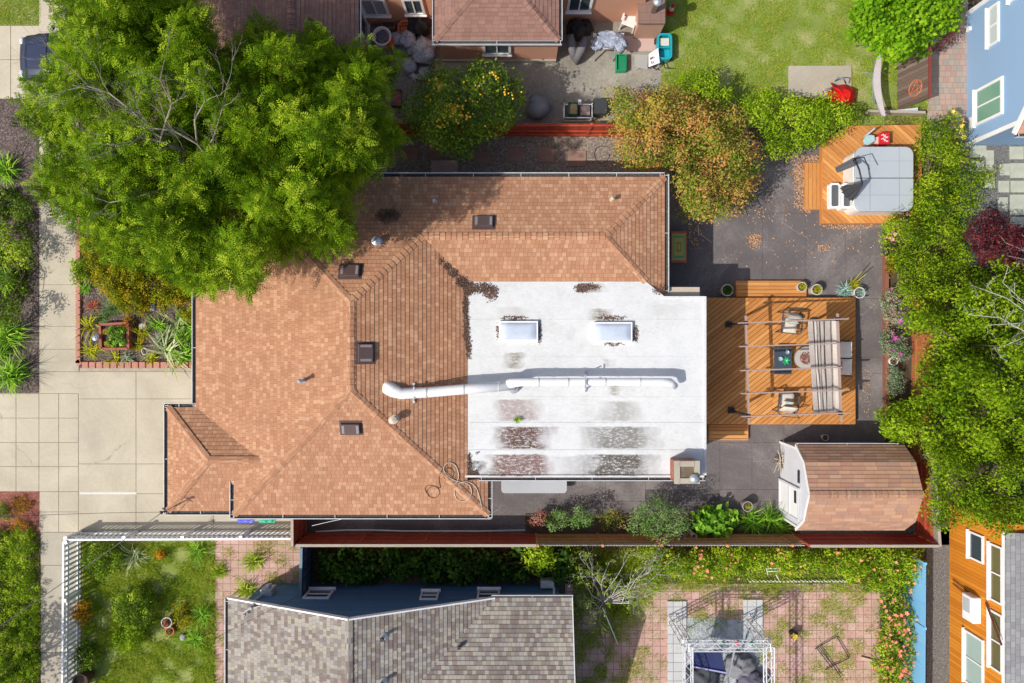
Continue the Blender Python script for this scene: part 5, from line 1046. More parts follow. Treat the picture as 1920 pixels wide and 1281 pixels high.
bare('bare_tree', 'bare wispy branches over the maroon maple', (1900, 480), 1.5, [(1885, 455, 3.3), (1915, 440, 3.4), (1930, 470, 3.3), (1890, 480, 3.2)], .03, 12, 0, 2)
# lawns, weeds
grassfield('lawn', [(1238, -30), (1740, -30), (1740, 235), (1480, 235), (1240, 235)], L_LAWN, 60000, .08, .016, holes=None, label='patchy green lawn with dry spots', patch=-.12)
grassfield('verge_lawn', rect(-30, -20, 77, 47), L_LAWN, 5000, .07, .014, label='lawn strip at the top left corner')
grassfield('yard_grass', rect(158, 1018, 403, 1300), L_GRASS, 36000, .17, .018, label='rough tufted grass and weeds in the south yard', patch=-.18)
grassfield('paver_weeds', rect(404, 1015, 566, 1300), L_GRASS, 9000, .13, .016, label='weeds growing between the pink pavers of the path', patch=.2)
grassfield('yard_weeds', [(1090, 1080), (1650, 1080), (1650, 1300), (1090, 1300)], L_GRASS, 26000, .12, .016, label='weeds growing between the pink pavers of the yard', patch=.22)
grassfield('hedge_grass', [(1120, 1030), (1330, 1040), (1650, 1085), (1645, 1112), (1250, 1105), (1130, 1120)], L_GRASS, 12000, .16, .016, label='long grass along the foot of the flowering hedge')
# joint weeds follow the paver joints
xs, ys_, n = [], [], 12000
kx = RNG.integers(0, 40, n); m = RNG.random(n) < .5; gx = np.where(m, np.round(RNG.uniform(2.2, 14.2, n) / .3) * .3, RNG.uniform(2.2, 14.2, n)); gy = np.where(~m, np.round(RNG.uniform(-13.4, -9.6, n) / .3) * .3, RNG.uniform(-13.4, -9.6, n))
keep = (np.sin(gx * 1.7) + np.sin(gy * 2.3 + 1) + RNG.normal(size=n) * .7) > .1; pos = np.stack([gx, gy, np.full(n, .014)], 1)[keep] + RNG.normal(size=(keep.sum(), 3)) * np.array([.014, .014, 0]); N = len(pos)
struct(npmesh('joint_weeds', blades(pos, RNG.uniform(0, 6.28, N), RNG.uniform(.4, 1.4, N), RNG.uniform(.04, .12, N), np.full(N, .012), np.full(N, .6), 2), 4, L_GRASS), 'stuff', 'fine grass growing in the joints of the paver yard')
# litter
litter('leaf_litter', [(1502, 320, 16, 26, 420), (1498, 350, 10, 40, 420), (1525, 300, 14, 8, 160), (1590, 424, 50, 6, 330), (1415, 450, 12, 14, 260), (1512, 390, 10, 12, 120), (1440, 390, 60, 30, 130), (1560, 450, 90, 40, 110), (1545, 465, 12, 8, 60), (1625, 730, 10, 40, 60), (1480, 290, 20, 10, 120), (1300, 445, 18, 22, 90), (1600, 560, 60, 30, 20), (1450, 480, 90, 30, 50)], L_DRY, .075, 'fallen orange brown leaves drifted over the dark patio')
def zroof(u, v):
    h = 3.2
    for _ in range(6): p = P(u, v, h); h = max(min(fE(p.x, p.y), 9), fS2(p.x, p.y) if p.y > V_.y - .02 and p.x > A_.x else 0, ZW if (p.x > V_.x and p.y < V_.y + .02) else 0)
    return h
litter('roof_debris', [(826, 490, 4, 6, 60), (838, 500, 7, 7, 160), (850, 512, 9, 8, 300), (866, 528, 12, 10, 520), (878, 542, 10, 12, 520), (900, 540, 20, 9, 520), (920, 548, 14, 14, 420), (872, 575, 5, 22, 420), (874, 615, 6, 26, 420), (878, 650, 5, 22, 300), (1100, 538, 22, 6, 330), (1090, 544, 10, 5, 120), (1235, 545, 10, 8, 90), (1011, 622, 4, 20, 130), (933, 622, 3, 14, 60), (1192, 626, 5, 14, 160), (1150, 645, 18, 3, 80), (1145, 596, 26, 4, 160), (965, 596, 24, 4, 130), (880, 868, 4, 22, 240), (886, 888, 10, 5, 200)], L_BROWN, .055, 'dark leaf litter caught in the roof valley and against the skylights', zroof)

grassfield('verge_grass', rect(-20, 1000, 76, 1300), L_GRASS, 9000, .12, .016, label='long grass in the strip left of the lower sidewalk')

grassfield('shade_weeds', [(1074, 1025), (1180, 1025), (1240, 1100), (1160, 1180), (1130, 1290), (1074, 1290)], L_GRASS, 9000, .16, .018, label='dark weedy grass beside the grey roofed house', patch=-.3)
# ================================================================ objects
def W2(px, py, z): p = P(px, py, z); return (p.x, p.y)
def deck(name, label, poly, z, ang, cat='deck', fascia=True, seed=0, bw=.15):
    c = [P(x, y, z) for x, y in poly]; b = Vector((sum(p.x for p in c) / len(c), sum(p.y for p in c) / len(c), 0)); t = thing(name, label, cat, b)
    mb = MB(); deck_boards(mb, [(p.x, p.y) for p in c], z, bw, .015, ang, .03, seed, 2.8); mb.build('boards', DECKM, t)
    m2 = MB(); m2.val = .45; n = len(c)
    for i in range(n): a, b2 = c[i], c[(i + 1) % n]; m2.bar((a.x, a.y, (z - .03) / 2), (b2.x, b2.y, (z - .03) / 2), .035, z - .032)
    cx, cy = b.x, b.y; m2.build('fascia', DECKM, t)
    m3 = MB(); m3.prism([((p.x - cx) * .97 + cx, (p.y - cy) * .97 + cy) for p in c], .0, .06); m3.build('underframe', DARK, t)
    return t
ZD = .40
deck('patio_deck', 'large cedar deck with diagonal boards beside the white roof', [(1325, 559), (1604, 559), (1604, 795), (1325, 795)], ZD, rad(38), seed=2)
deck('deck_step', 'long cedar step on the upper edge of the large deck', [(1381, 527), (1512, 527), (1512, 556), (1381, 556)], .2, 0, 'step', seed=4)
deck('deck_step', 'short cedar step on the lower edge of the large deck', [(1330, 797), (1403, 797), (1403, 825), (1330, 825)], .2, 0, 'step', seed=5)
deck('spa_deck', 'cedar deck with diagonal boards under the hot tub', [(1543, 268), (1590, 236), (1728, 234), (1728, 418), (1543, 418)], .28, rad(-42), seed=7)
deck('deck_step', 'cedar step on the left side of the spa deck', [(1511, 305), (1543, 305), (1543, 392), (1511, 392)], .16, rad(90), 'step', seed=8)
# ---- hot tub
spa = thing('hot_tub', 'square hot tub under a pale grey folding vinyl cover', 'hot tub', P(1655, 337, .28))
def rrect(x0, y0, x1, y1, z, r, cor=(1, 1, 1, 1), n=6):
    a = P(x0, y1, z); b = P(x1, y0, z); out = []
    for (cx, cy, a0), on in zip(((b.x - r, b.y - r, 0), (a.x + r, b.y - r, 90), (a.x + r, a.y + r, 180), (b.x - r, a.y + r, 270)), cor):
        if on: out += [(cx + r * math.cos(rad(a0 + 90 * i / n)), cy + r * math.sin(rad(a0 + 90 * i / n))) for i in range(n + 1)]
        else: out.append((cx + (r if a0 in (0, 270) else -r), cy + (r if a0 in (0, 90) else -r)))
    return out
mb = MB(); mb.prism(rrect(1598, 281, 1708, 397, 1.0, .28), .28, 1.05); mb.build('tub_shell', flat('acrylic_white', (.72, .72, .70), .4), spa)
VIN = std('vinyl_cover', (.40, .44, .48), .45, .05, .8, 40, .15)
mb = MB(); mb.prism(rrect(1604, 275, 1713, 333, 1.18, .30, (1, 1, 0, 0)), 1.05, 1.18); mb.build('cover', VIN, spa, bevel=.02, seg=2)
mb = MB(); mb.prism(rrect(1604, 334.5, 1713, 396, 1.17, .30, (0, 0, 1, 1)), 1.05, 1.17); mb.build('cover', VIN, spa, bevel=.02, seg=2)
mb = MB()
for x in (1631, 1686): mb.bar(P(x, 277, 1.183), P(x, 394, 1.183), .012, .006)
mb.bar(P(1604, 302, 1.183), P(1712, 302, 1.183), .010, .005); mb.bar(P(1604, 366, 1.178), P(1712, 366, 1.178), .010, .005); mb.build('stitching', flat('stitch', (.27, .30, .33), .7), spa)
mb = MB()
for y in (290, 318, 350, 380): mb.bar(P(1713, y, 1.1), P(1714.5, y, .8), .05, .01)
mb.build('strap', flat('strap_grey', (.14, .15, .16), .7), spa)
st = thing('spa_steps', 'two tread spa steps with white rims and dark grey pads', 'steps', P(1576, 367, .28))
for (x0, x1, zt) in ((1579, 1600, .80), (1556, 1575, .54)):
    mb = MB(); mb.prism(rrect(x0, 343, x1, 391, zt, .09), .28, zt); s_ = mb.build('tread', WHITE, st, bevel=.012); mb = MB(); mb.prism(rrect(x0 + 3, 347, x1 - 3, 387, zt, .06), zt, zt + .012); mb.build('tread_pad', flat('grey_pad', (.09, .10, .11), .7), s_)
def pleat_cone(mb, tip, base, r0, r1, n=9, squash=1.0):
    tip, base = Vector(tip), Vector(base); d = (base - tip).normalized(); s = d.cross(Vector((0, 0, 1))).normalized(); u = s.cross(d).normalized(); vs = []
    for p, r in ((tip, r0), (tip + (base - tip) * .5, (r0 + r1) * .5), (base, r1)):
        for k in range(2 * n):
            a = math.pi * k / n; rr_ = r * (1 if k % 2 else .62); vs.append(p + s * math.cos(a) * rr_ + u * math.sin(a) * rr_ * squash)
    m = 2 * n; mb.add(vs, [(i * m + k, i * m + (k + 1) % m, (i + 1) * m + (k + 1) % m, (i + 1) * m + k) for i in range(2) for k in range(m)] + [tuple(range(2 * m, 3 * m))])
BLK = flat('black_fabric', (.035, .037, .042), .8); um = thing('folded_umbrella', 'closed black cantilever umbrella leaning over the hot tub cover', 'umbrella', P(1602, 300, .28))
mb = MB(); mb.tube([P(1600, 300, .28), P(1602, 297, 1.6), P(1611, 318, 2.3), P(1617, 345, 2.2)], .03, 8); mb.build('pole', DARK, um, smooth=True)
mb = MB(); mb.tube([P(1600, 298, 1.5), P(1620, 295, 2.2), P(1630, 318, 2.3)], .022, 6); mb.build('arm', DARK, um, smooth=True)
mb = MB(); pleat_cone(mb, P(1617, 345, 2.15), P(1587, 364, 1.5), .05, .36, 9, .5); mb.build('canopy', BLK, um)
mb = MB(); pleat_cone(mb, P(1602, 303, 1.9), P(1568, 319, 1.3), .16, .12, 7, .5); mb.build('valance', flat('dark_cloth', (.08, .085, .095), .8), um)
mb = MB(); mb.lathe(P(1598, 303, .28), [(.22, 0), (.22, .06), (.05, .1)], 14); mb.build('base', DARK, um)
co = thing('cooler_box', 'red drinks cooler with white lettering on its lid, at the head of the hot tub', 'cooler', P(1660, 260, .28)); RED = flat('cooler_red', (.55, .02, .03), .35)
mb = MB(); mb.pbox(1649, 249, 1669, 270, .28, .68); mb.build('body', RED, co, bevel=.02); mb = MB(); mb.pbox(1649, 248, 1669, 270, .685, .73); ld = mb.build('lid', RED, co, bevel=.015)
mb = MB()
for i in range(4): c = P(1656 + (i % 2) * 4.5, 254 + i * 3.6, .735); mb.tube([c + Vector((-.07, 0, 0)), c + Vector((0, .035, .0)), c + Vector((.05, -.02, 0)), c + Vector((.09, .02, 0))], .017, 5)
mb.build('lettering', WHITE, ld)
sc_ = thing('camp_stool', 'pale teal camp stool beside the red cooler', 'stool', P(1633, 262, .28)); TEAL = flat('pale_teal', (.38, .56, .58), .5)
mb = MB(); mb.prism([W2(1619, 262, .75), W2(1626, 252, .75), W2(1640, 254, .75), W2(1641, 264, .75), W2(1628, 272, .75), W2(1621, 270, .75)], .70, .75); mb.build('seat', TEAL, sc_, bevel=.01)
mb = MB(); mb.bar(P(1622, 255, 1.0), P(1638, 242, 1.05), .05, .22); mb.build('backrest', flat('stool_back', (.45, .52, .56), .5), sc_); mb = MB(); mb.prism([W2(1640, 258, .6), W2(1649, 256, .6), W2(1649, 270, .6), W2(1641, 269, .6)], .52, .6); mb.build('side_tray', flat('blush', (.66, .50, .46), .6), sc_)
for x, y in ((1622, 258), (1638, 258), (1624, 269), (1637, 268)): mb = MB(); c = P(x, y, .7); mb.bar((c.x, c.y, .28), c, .025); mb.build('leg', METAL, sc_)
# ---- pergola
ZP = 2.45; pg = thing('pergola', 'open timber frame pergola with sliding canopy on the large deck', 'pergola', P(1470, 690, ZD)); PGM = flat('pergola_paint', (.36, .26, .225), .6); PGD = flat('pergola_dark', (.04, .035, .04), .5)
for a, b in (((1384, 606), (1590, 598)), ((1386, 650), (1574, 644)), ((1388, 695), (1578, 689)), ((1389, 738), (1592, 731)), ((1390, 781), (1594, 774))):
    mb = MB(); mb.bar(P(*a, ZP + .06), P(*b, ZP + .06), .045, .10); mb.build('rafter', PGM, pg)
for a, b in (((1398, 592), (1404, 796)), ((1570, 588), (1577, 790))): mb = MB(); mb.bar(P(*a, ZP - .04), P(*b, ZP - .04), .065, .09); mb.build('beam', PGM, pg)
for x, y in ((1399, 606), (1404, 780), (1571, 599), (1576, 775)):
    q = P(x, y, ZP); mb = MB(); mb.bar((q.x, q.y, ZD), (q.x, q.y, ZP - .02), .085, .085, Vector((0, 1, 0))); po = mb.build('post', PGD if x < 1500 else PGM, pg)
    mb = MB(); mb.box((q.x, q.y, ZD + .07), (.22, .22, .14)); mb.build('post_base', PGD, po)
    mb = MB(); mb.box((q.x, q.y, ZP + .0), (.13, .13, .10)); mb.build('bracket', PGD, po)
g = G('canvas'); CANV = (lambda b, t: (g.nt.links.new(g.node('ShaderNodeMixShader', {0: .5, 1: b.outputs[0], 2: t.outputs[0]}).outputs[0], g.out.inputs[0]), g.m)[1])(g.node('ShaderNodeBsdfPrincipled', {'Base Color': (.76, .72, .68), 'Roughness': .9}), g.node('ShaderNodeBsdfTranslucent', {'Color': (.80, .76, .72)}))
cv = thing('sliding_canopy', 'oatmeal canvas canopy gathered in long folds under the pergola rafters', 'canopy', P(1545, 690, 2.3)); cv.parent = None
mb = MB(); prof = [(1517, 2.33), (1526, 2.31), (1527, 2.12), (1528.5, 2.31), (1531.5, 2.30), (1532.5, 2.10), (1534, 2.31), (1537, 2.30), (1538, 2.08), (1539.5, 2.31), (1544, 2.27), (1546, 2.06), (1548, 2.29), (1557, 2.26), (1559, 2.12), (1561, 2.28), (1571, 2.34)]
rows = [(602, -1.5), (645, 0), (690, 2), (735, 5), (775, 7)]; vs = []
rows2 = []
for i in range(len(rows) - 1):
    for s in range(6): t = s / 6; rows2.append((rows[i][0] + (rows[i + 1][0] - rows[i][0]) * t, rows[i][1] + (rows[i + 1][1] - rows[i][1]) * t, math.sin(math.pi * t)))
rows2.append((775, 7, 0))
for py, dx, sg in rows2:
    for j, (px, z) in enumerate(prof):
        f = 1 - j / (len(prof) - 1); vs.append(P(px + dx * (.4 + .9 * f if f > .1 else .9) + (math.sin(py / 21 + j) * .5), py - j * .25, z - .055 * sg * (1 if j % 2 == 0 else 1.5)))
m = len(prof); mb.add(vs, [(i * m + j, i * m + j + 1, (i + 1) * m + j + 1, (i + 1) * m + j) for i in range(len(rows2) - 1) for j in range(m - 1)]); o = mb.build('fabric', CANV, cv); sm = o.modifiers.new('solid', 'SOLIDIFY'); sm.thickness = .006
mb = MB()
for y in (602, 776): mb.bar(P(1517 if y < 700 else 1524, y, 2.36), P(1574, y - 1, 2.36), .02)
mb.build('track', PGD, cv)
# ---- furniture
CUSH = std('cushion', (.60, .55, .49), .9, .06, 2, 60, .2); WICK = flat('chair_frame', (.09, .075, .075), .6)
g = G('striped_cloth'); o = g.obj(); X_, Y_, Z_ = g.sep(o); st_ = g.math('FRACT', g.math('MULTIPLY', X_, 9.0)); STRI = g.fin(g.ramp(st_, [(0, (.60, .57, .48)), (.45, (.22, .30, .26)), (.6, (.62, .60, .52)), (.85, (.36, .40, .34))], 'CONSTANT'), .85)
def soft(mb, c, d, rz=0, rx=0, ry=0, n=7, puff=.25):
    """pillow: rounded, puffed box"""
    m = Matrix.Rotation(rz, 3, 'Z') @ Matrix.Rotation(ry, 3, 'Y') @ Matrix.Rotation(rx, 3, 'X'); vs = []
    for sgn in (1, -1):
        for j in range(n + 1):
            for i in range(n + 1):
                u, v = 2 * i / n - 1, 2 * j / n - 1; e = (1 - u ** 4) * (1 - v ** 4); z = sgn * (e ** .35) * .5 * d[2]; vs.append(Vector(c) + m @ Vector((u * d[0] / 2 * (1 - .06 * (1 - e)), v * d[1] / 2 * (1 - .06 * (1 - e)), z)))
    k = (n + 1) ** 2; fs = []
    for j in range(n):
        for i in range(n): a = j * (n + 1) + i; fs += [(a, a + 1, a + n + 2, a + n + 1), (k + a, k + a + n + 1, k + a + n + 2, k + a + 1)]
    mb.add(vs, fs)
def armchair(label, px, py, rz):
    """built at the origin facing +x, then turned"""
    t = thing('lounge_chair', label, 'armchair', (0, 0, 0))
    mb = MB(); soft(mb, (.04, 0, .38), (.62, .60, .15)); mb.build('seat_cushion', CUSH, t, smooth=True)
    mb = MB(); soft(mb, (-.30, 0, .66), (.56, .60, .14), ry=rad(-68)); mb.build('back_cushion', CUSH, t, smooth=True)
    mb = MB(); soft(mb, (-.12, .02, .58), (.34, .44, .14), ry=rad(-48)); mb.build('throw_pillow', STRI, t, smooth=True)
    for s in (-1, 1):
        mb = MB(); mb.tube([(.34, s * .36, .02), (.34, s * .36, .56), (.28, s * .37, .60), (-.32, s * .37, .62), (-.40, s * .36, .56), (-.42, s * .36, .02)], .022, 7); mb.bar((.30, s * .37, .625), (-.30, s * .37, .635), .07, .02); mb.build('armrest', WICK, t, smooth=False)
    mb = MB(); mb.tube([(.34, -.36, .26), (.34, .36, .26)], .02, 6); mb.tube([(-.42, -.36, .26), (-.42, .36, .26)], .02, 6); mb.tube([(-.40, -.34, .3), (-.56, -.32, .98), (-.56, .32, .98), (-.40, .34, .3)], .02, 6); mb.build('frame', WICK, t)
    for q in t.children: pass
    t.location = P(px, py, ZD); t.rotation_euler = (0, 0, rz); return t
armchair('cushioned lounge chair at the upper end of the deck, striped pillow', 1473, 608, rad(-96)); armchair('cushioned lounge chair at the lower end of the deck, striped pillow', 1467, 750, rad(84))
tb = thing('coffee_table', 'dark slate blue slatted coffee table left of the fire pit', 'table', P(1470, 678, ZD)); TBM = flat('slate_table', (.055, .075, .105), .4)
for k in range(7): mb = MB(); a = P(1454 + k * 4.7, 702, .84); b = P(1454 + k * 4.7, 652, .84); mb.bar(a + Vector((0, 0, -.015)), b + Vector((0, 0, -.015)), M(4.3), .03); mb.build('slat', TBM, tb)
for x, y in ((1455, 655), (1482, 655), (1455, 699), (1482, 699)): mb = MB(); c = P(x, y, .82); mb.bar((c.x, c.y, ZD), (c.x, c.y, .81), .05, .05, Vector((0, 1, 0))); mb.build('leg', TBM, tb)
for x, y, lab in ((1475, 660, 'clear glass bowl at the upper end of the slate table'), (1462, 673, 'clear glass bowl beside the green leaf ornament')):
    mb = MB(); mb.lathe(P(x, y, .84), [(.03, 0), (.05, .01), (.085, .06), (.085, .075), (.075, .06), (.04, .02), (.0, .02)], 16); tag(mb.build('glass_bowl', flat('clear_glass', (.35, .45, .5), .1), origin=P(x, y, .84), smooth=True), lab, 'bowl')
b0 = np.array(P(1473, 677, .85)); V = blades(np.repeat(b0[None], 7, 0), np.array([.3, 1.0, 1.7, 2.6, 3.6, 4.4, 5.4]), np.full(7, .5), np.full(7, .19), np.full(7, .09), np.full(7, .7), 4); tag(npmesh('leaf_ornament', V, 4, flat('emerald', (.02, .42, .14), .3), None, tuple(b0)), 'bright green leafy plant lying on the slate table', 'plant')
fp = thing('fire_pit', 'round pale concrete fire pit with red brown lava rock', 'fire pit', P(1512, 671, ZD)); c = P(1512, 671, .75); mb = MB(); mb.lathe((c.x, c.y, ZD), [(.34, 0), (.40, .1), (.43, .35), (.42, .37), (.25, .37), (.24, .32), (0, .32)], 32); mb.build('bowl', flat('pit_concrete', (.44, .41, .38), .8), fp, smooth=False)
mb = MB(); r2 = random.Random(2)
for i in range(150): a = r2.uniform(0, 6.28); q = .23 * math.sqrt(r2.random()); mb.blob((c.x + q * math.cos(a), c.y + q * math.sin(a), .74 + r2.uniform(0, .03)), r2.uniform(.014, .028), i, .2, 6, 4)
struct(mb.build('lava_rock', std('lava', (.28, .09, .07), .9, .6, 30, 60, 0, col2=(.55, .38, .33)), fp), 'stuff', 'heap of red brown lava rock in the pit')
so = thing('outdoor_sofa', 'pale grey cushioned two seat sofa half under the canopy', 'sofa', P(1564, 672, ZD)); GC = std('grey_cushion', (.70, .66, .62), .9, .06, 2, 60, .2)
for y in (656, 688): c = P(1568, y, .82); mb = MB(); soft(mb, (c.x - .05, c.y, .80), (.72, .66, .17)); mb.build('seat_cushion', GC, so, smooth=True); mb = MB(); soft(mb, (c.x + .26, c.y, 1.02), (.50, .64, .19), ry=rad(-52)); mb.build('back_cushion', GC, so, smooth=True)
mb = MB(); a = P(1567, 672, .7); mb.box((a.x - .05, a.y, .62), (.78, 1.34, .1)); mb.bar((a.x + .36, a.y - .68, .9), (a.x + .36, a.y + .68, .9), .04, .5); mb.build('frame', WICK, so)
for sx, sy in ((-1, -1), (-1, 1), (1, -1), (1, 1)): mb = MB(); mb.box((a.x + sx * .36, a.y + sy * .62, .48), (.05, .05, .17)); mb.build('leg', WICK, so)
g = G('floral_cloth'); uvn = g.noise(g.obj(), 6, 2); FLO = g.fin(g.ramp(uvn, [(.48, (.58, .54, .52)), (.52, (.62, .16, .12))]), .85); mb = MB(); c = P(1577, 686, 1.05); soft(mb, (c.x - .02, c.y, 1.0), (.38, .38, .12), ry=rad(40)); tag(mb.build('throw_pillow', FLO, origin=(c.x, c.y, 1.0), smooth=True), 'pale pillow with coral flower print on the grey sofa', 'pillow')
# ---- pots
TERR = flat('terracotta', (.50, .17, .07), .8); GLZ = std('cream_pot', (.58, .52, .42), .7, .1, 4, 40, .1); DPOT = flat('grey_pot', (.30, .29, .26), .8)
def pot(label, px, py, r, h, mat, lm=None, n=60, z=0, lr=.7, wd=.02, soil=True, name='flower_pot', ehi=1.4, cat='plant pot'):
    t = thing(name, label, cat, P(px, py, z)); c = Vector((*P(px, py, z + h).xy, z)); mb = MB(); mb.lathe(c, [(r * .68, 0), (r * .92, h * .85), (r, h * .86), (r, h), (r * .86, h), (r * .82, h * .86), (0, h * .86)], 24); mb.build('pot', mat, t, smooth=False)
    mb = MB(); mb.lathe(c, [(r * .8, h * .87), (r * .8, h * .875), (0, h * .88)], 16); mb.build('soil', SOIL, t)
    if lm: rosette('plant', '', '', px, py, r * lr, lm, n, wd, z + h * .9, parent=t, stack=.06, ehi=ehi, droop=.9)
    return t
pot('large white rimmed pot of dark shaded foliage by the white roof corner', 1364, 544, .23, .5, GLZ, L_DARK, 120, lr=.75, wd=.03); pot('cream pot with yellow green plant at the end of the long step', 1504, 538, .19, .42, GLZ, L_YSP, 120, lr=.7); pot('cream pot with green gold plant just right of the long step', 1532, 543, .21, .48, GLZ, L_YSP, 130, lr=.7)
pot('white pot with a pale trailing plant near the deck corner', 1612, 549, .22, .45, flat('white_pot', (.66, .64, .60), .6), L_BLUE, 50, lr=.9); pot('small pale pot on the shaded paving above the shed', 1548, 821, .13, .3, GLZ, None); pot('round concrete pot standing in the side bed planting', 1402, 950, .20, .5, DPOT, L_YSP, 30, lr=.6)
pot('white ring shaped pot in the rear flower bed', 1676, 677, .17, .4, WHITE, L_MAPLE, 30, lr=.5); pot('left one of two little pots by the lattice fence', 1280, 1007, .10, .9, GLZ, L_PINK, 20, lr=.6); pot('right one of two little pots by the lattice fence', 1302, 1006, .10, .9, GLZ, L_PINK, 20, lr=.6)
pot('white rimmed pot with red succulents in the south yard', 312, 1168, .21, .3, flat('cream_rim', (.6, .55, .5), .6), L_RED, 60, lr=.8); pot('bright orange terracotta pot in the south yard', 318, 1184, .17, .28, flat('orange_pot', (.62, .12, .03), .6), L_CITRUS, 30, lr=.6); pot('large brown jar in the shade by the picket fence', 150, 1279, .30, .6, flat('brown_jar', (.13, .06, .05), .5), None)
rosette('blue_succulent', 'pale blue rosette succulent at the deck corner', 'plant', 1579, 545, .30, L_BLUE, 110, .055, stack=.25, ehi=1.3, droop=.5); rosette('euphorbia_plant', 'yellow green plant leaning out with long flower stalks', 'plant', 1592, 536, .26, L_YSP, 90, .03, stack=.3, ehi=1.4, droop=.5)
mb = MB(); mb.tube([P(1592, 536, .3), P(1605, 522, .8), P(1616, 509, 1.1)], .018, 6); mb.tube([P(1600, 534, .3), P(1612, 523, .8), P(1624, 514, 1.05)], .018, 6); tag(mb.build('flower_stalk', flat('stalk', (.35, .32, .05), .7), origin=P(1592, 536, 0), smooth=True), 'pair of bare flower stalks over the patio by the succulents', 'plant')
# ---- painted tray table
g = G('painted_top'); X_, Y_, _ = g.sep(g.obj()); d = g.math('MAXIMUM', g.math('DIVIDE', g.math('ABSOLUTE', X_), .30), g.math('DIVIDE', g.math('ABSOLUTE', Y_), .60))
nn = g.noise(g.obj(), 22, 3); PT = g.fin(g.mix(g.math('MULTIPLY', nn, .4), g.ramp(d, [(0, (.50, .40, .06)), (.18, (.42, .12, .05)), (.30, (.45, .42, .07)), (.58, (.10, .30, .17)), (.72, (.42, .40, .08)), (.84, (.50, .07, .05))], 'CONSTANT'), (.15, .3, .1)), .5)
pt = thing('painted_table', 'low table with green, yellow and red bordered top in the shade', 'table', P(1272, 463, 0)); c = P(1273, 463, .45); mb = MB(); mb.box((c.x, c.y, .43), (.60, 1.20, .04)); mb.build('tabletop', PT, pt, world=True)
for ob in pt.children:
    ob.location = (c.x - pt.location.x, c.y - pt.location.y, 0); ob.data.transform(Matrix.Translation((pt.location.x - c.x, pt.location.y - c.y, 0)))
for sx, sy in ((-1, -1), (-1, 1), (1, -1), (1, 1)): mb = MB(); mb.box((c.x + sx * .26, c.y + sy * .55, .205), (.04, .04, .41)); mb.build('leg', WICK, pt)
mb = MB(); mb.bar(P(1309, 422, .06), P(1310, 441, .06), .035); mb.bar(P(1312, 438, .05), P(1335, 455, .05), .02); tag(mb.build('garden_stake', flat('stake', (.5, .42, .36), .7), origin=P(1309, 430, 0)), 'short pale stick lying in shade by the painted table', 'stick')
mb = MB(); r2 = random.Random(4)
for i in range(34): a = r2.uniform(0, 6.28); L = r2.uniform(.12, .42); b = P(1464, 862, .1); d = Vector((math.cos(a), math.sin(a), r2.uniform(.5, 1.8))) * L; mb.tube([b + Vector((r2.gauss(0, .1), r2.gauss(0, .2), 0)), b + d * .5 + Vector((0, r2.gauss(0, .2), .1)), b + d + Vector((0, r2.gauss(0, .25), 0))], [.02, .016, .006], 5)
tag(mb.build('driftwood_plant', flat('driftwood', (.50, .42, .34), .8), origin=P(1464, 862, 0), smooth=True), 'dried pale twisted plant standing by the shed wall', 'plant')
# ---- side yard board, hose, fence cable, stepping stones
mb = MB(); mb.prism(rrect(940, 896, 1063, 925, .5, .14), .46, .5); bd = thing('work_table', 'grey white folding table top half under the flat roof gutter', 'table', P(1010, 912, 0)); mb.build('tabletop', flat('grey_plastic', (.42, .43, .46), .5), bd, bevel=.008)
for x in (955, 1050):
    for y in (900, 921): mb = MB(); c = P(x, y, .45); mb.bar((c.x, c.y, 0), (c.x, c.y, .455), .03, .03, Vector((0, 1, 0))); mb.build('leg', METAL, bd)
mb = MB(); mb.tube([P(x, y, .55) + Vector((0, 0, .0)) for x, y in ((592, 997), (650, 994), (700, 994), (760, 996), (830, 996), (900, 996), (985, 994))], .03, 8); tag(mb.build('conduit_pipe', GUTW, origin=P(700, 996, .5), smooth=True), 'long white pipe running along the dark red fence', 'pipe')
mb = MB(); hz = [P(1128 + 14 * math.cos(a / 8), 290 + 16 * math.sin(a / 8), .05) for a in range(0, 42)]; mb.tube(hz, .018, 6); tag(mb.build('garden_hose', flat('grey_hose', (.15, .13, .12), .5), origin=P(1128, 290, 0), smooth=True), 'dark curled hose on the gravel beside the coppery tree', 'hose')
STP = std('step_stone', (.30, .19, .15), .9, .2, 3, 30, .2)
for i, (x, y, w_, h_) in enumerate(((768, 288, 30, 24), (815, 290, 30, 24), (967, 290, 30, 26), (1024, 291, 32, 28), (1082, 297, 34, 30), (905, 296, 30, 24))):
    mb = MB(); c = P(x, y, .05); mb.box((c.x, c.y, .035), (M(w_), M(h_), .05), rz=rr.uniform(-.06, .06)); tag(mb.build('stepping_stone', STP, origin=P(x, y, 0), bevel=.01), 'square brown stepping stone in the gravel strip, ' + ('leftmost of the row', 'second from the left', 'just right of the citrus tree', 'second right of the citrus tree', 'rightmost, by the coppery tree', 'half hidden under the citrus tree')[i], 'paving stone', 'stepping stones along the north gravel strip')
mb = MB(); mb.pbox(808, 300, 858, 327, .45, .9); tag(mb.build('equipment_box', std('box_wood', (.42, .28, .24), .8, .2, 3, 20, .1), origin=P(833, 315, 0), bevel=.02), 'low pinkish equipment cabinet against the north wall', 'box')
for i, (x, y, w_, h_) in enumerate(((283, 535, 12, 22), (284, 574, 14, 20), (268, 612, 16, 12))):
    mb = MB(); mb.blob(P(x, y, .04), (M(w_) / 2, M(h_) / 2, .06), i, .08, 14, 8); tag(mb.build('stepping_stone', flat('pale_stone', (.58, .58, .56), .8), origin=P(x, y, 0)), 'pale stepping stone among the gold shrubs, ' + ('upper', 'middle', 'lowest')[i] + ' one', 'paving stone', 'pale stepping stones in the front garden')
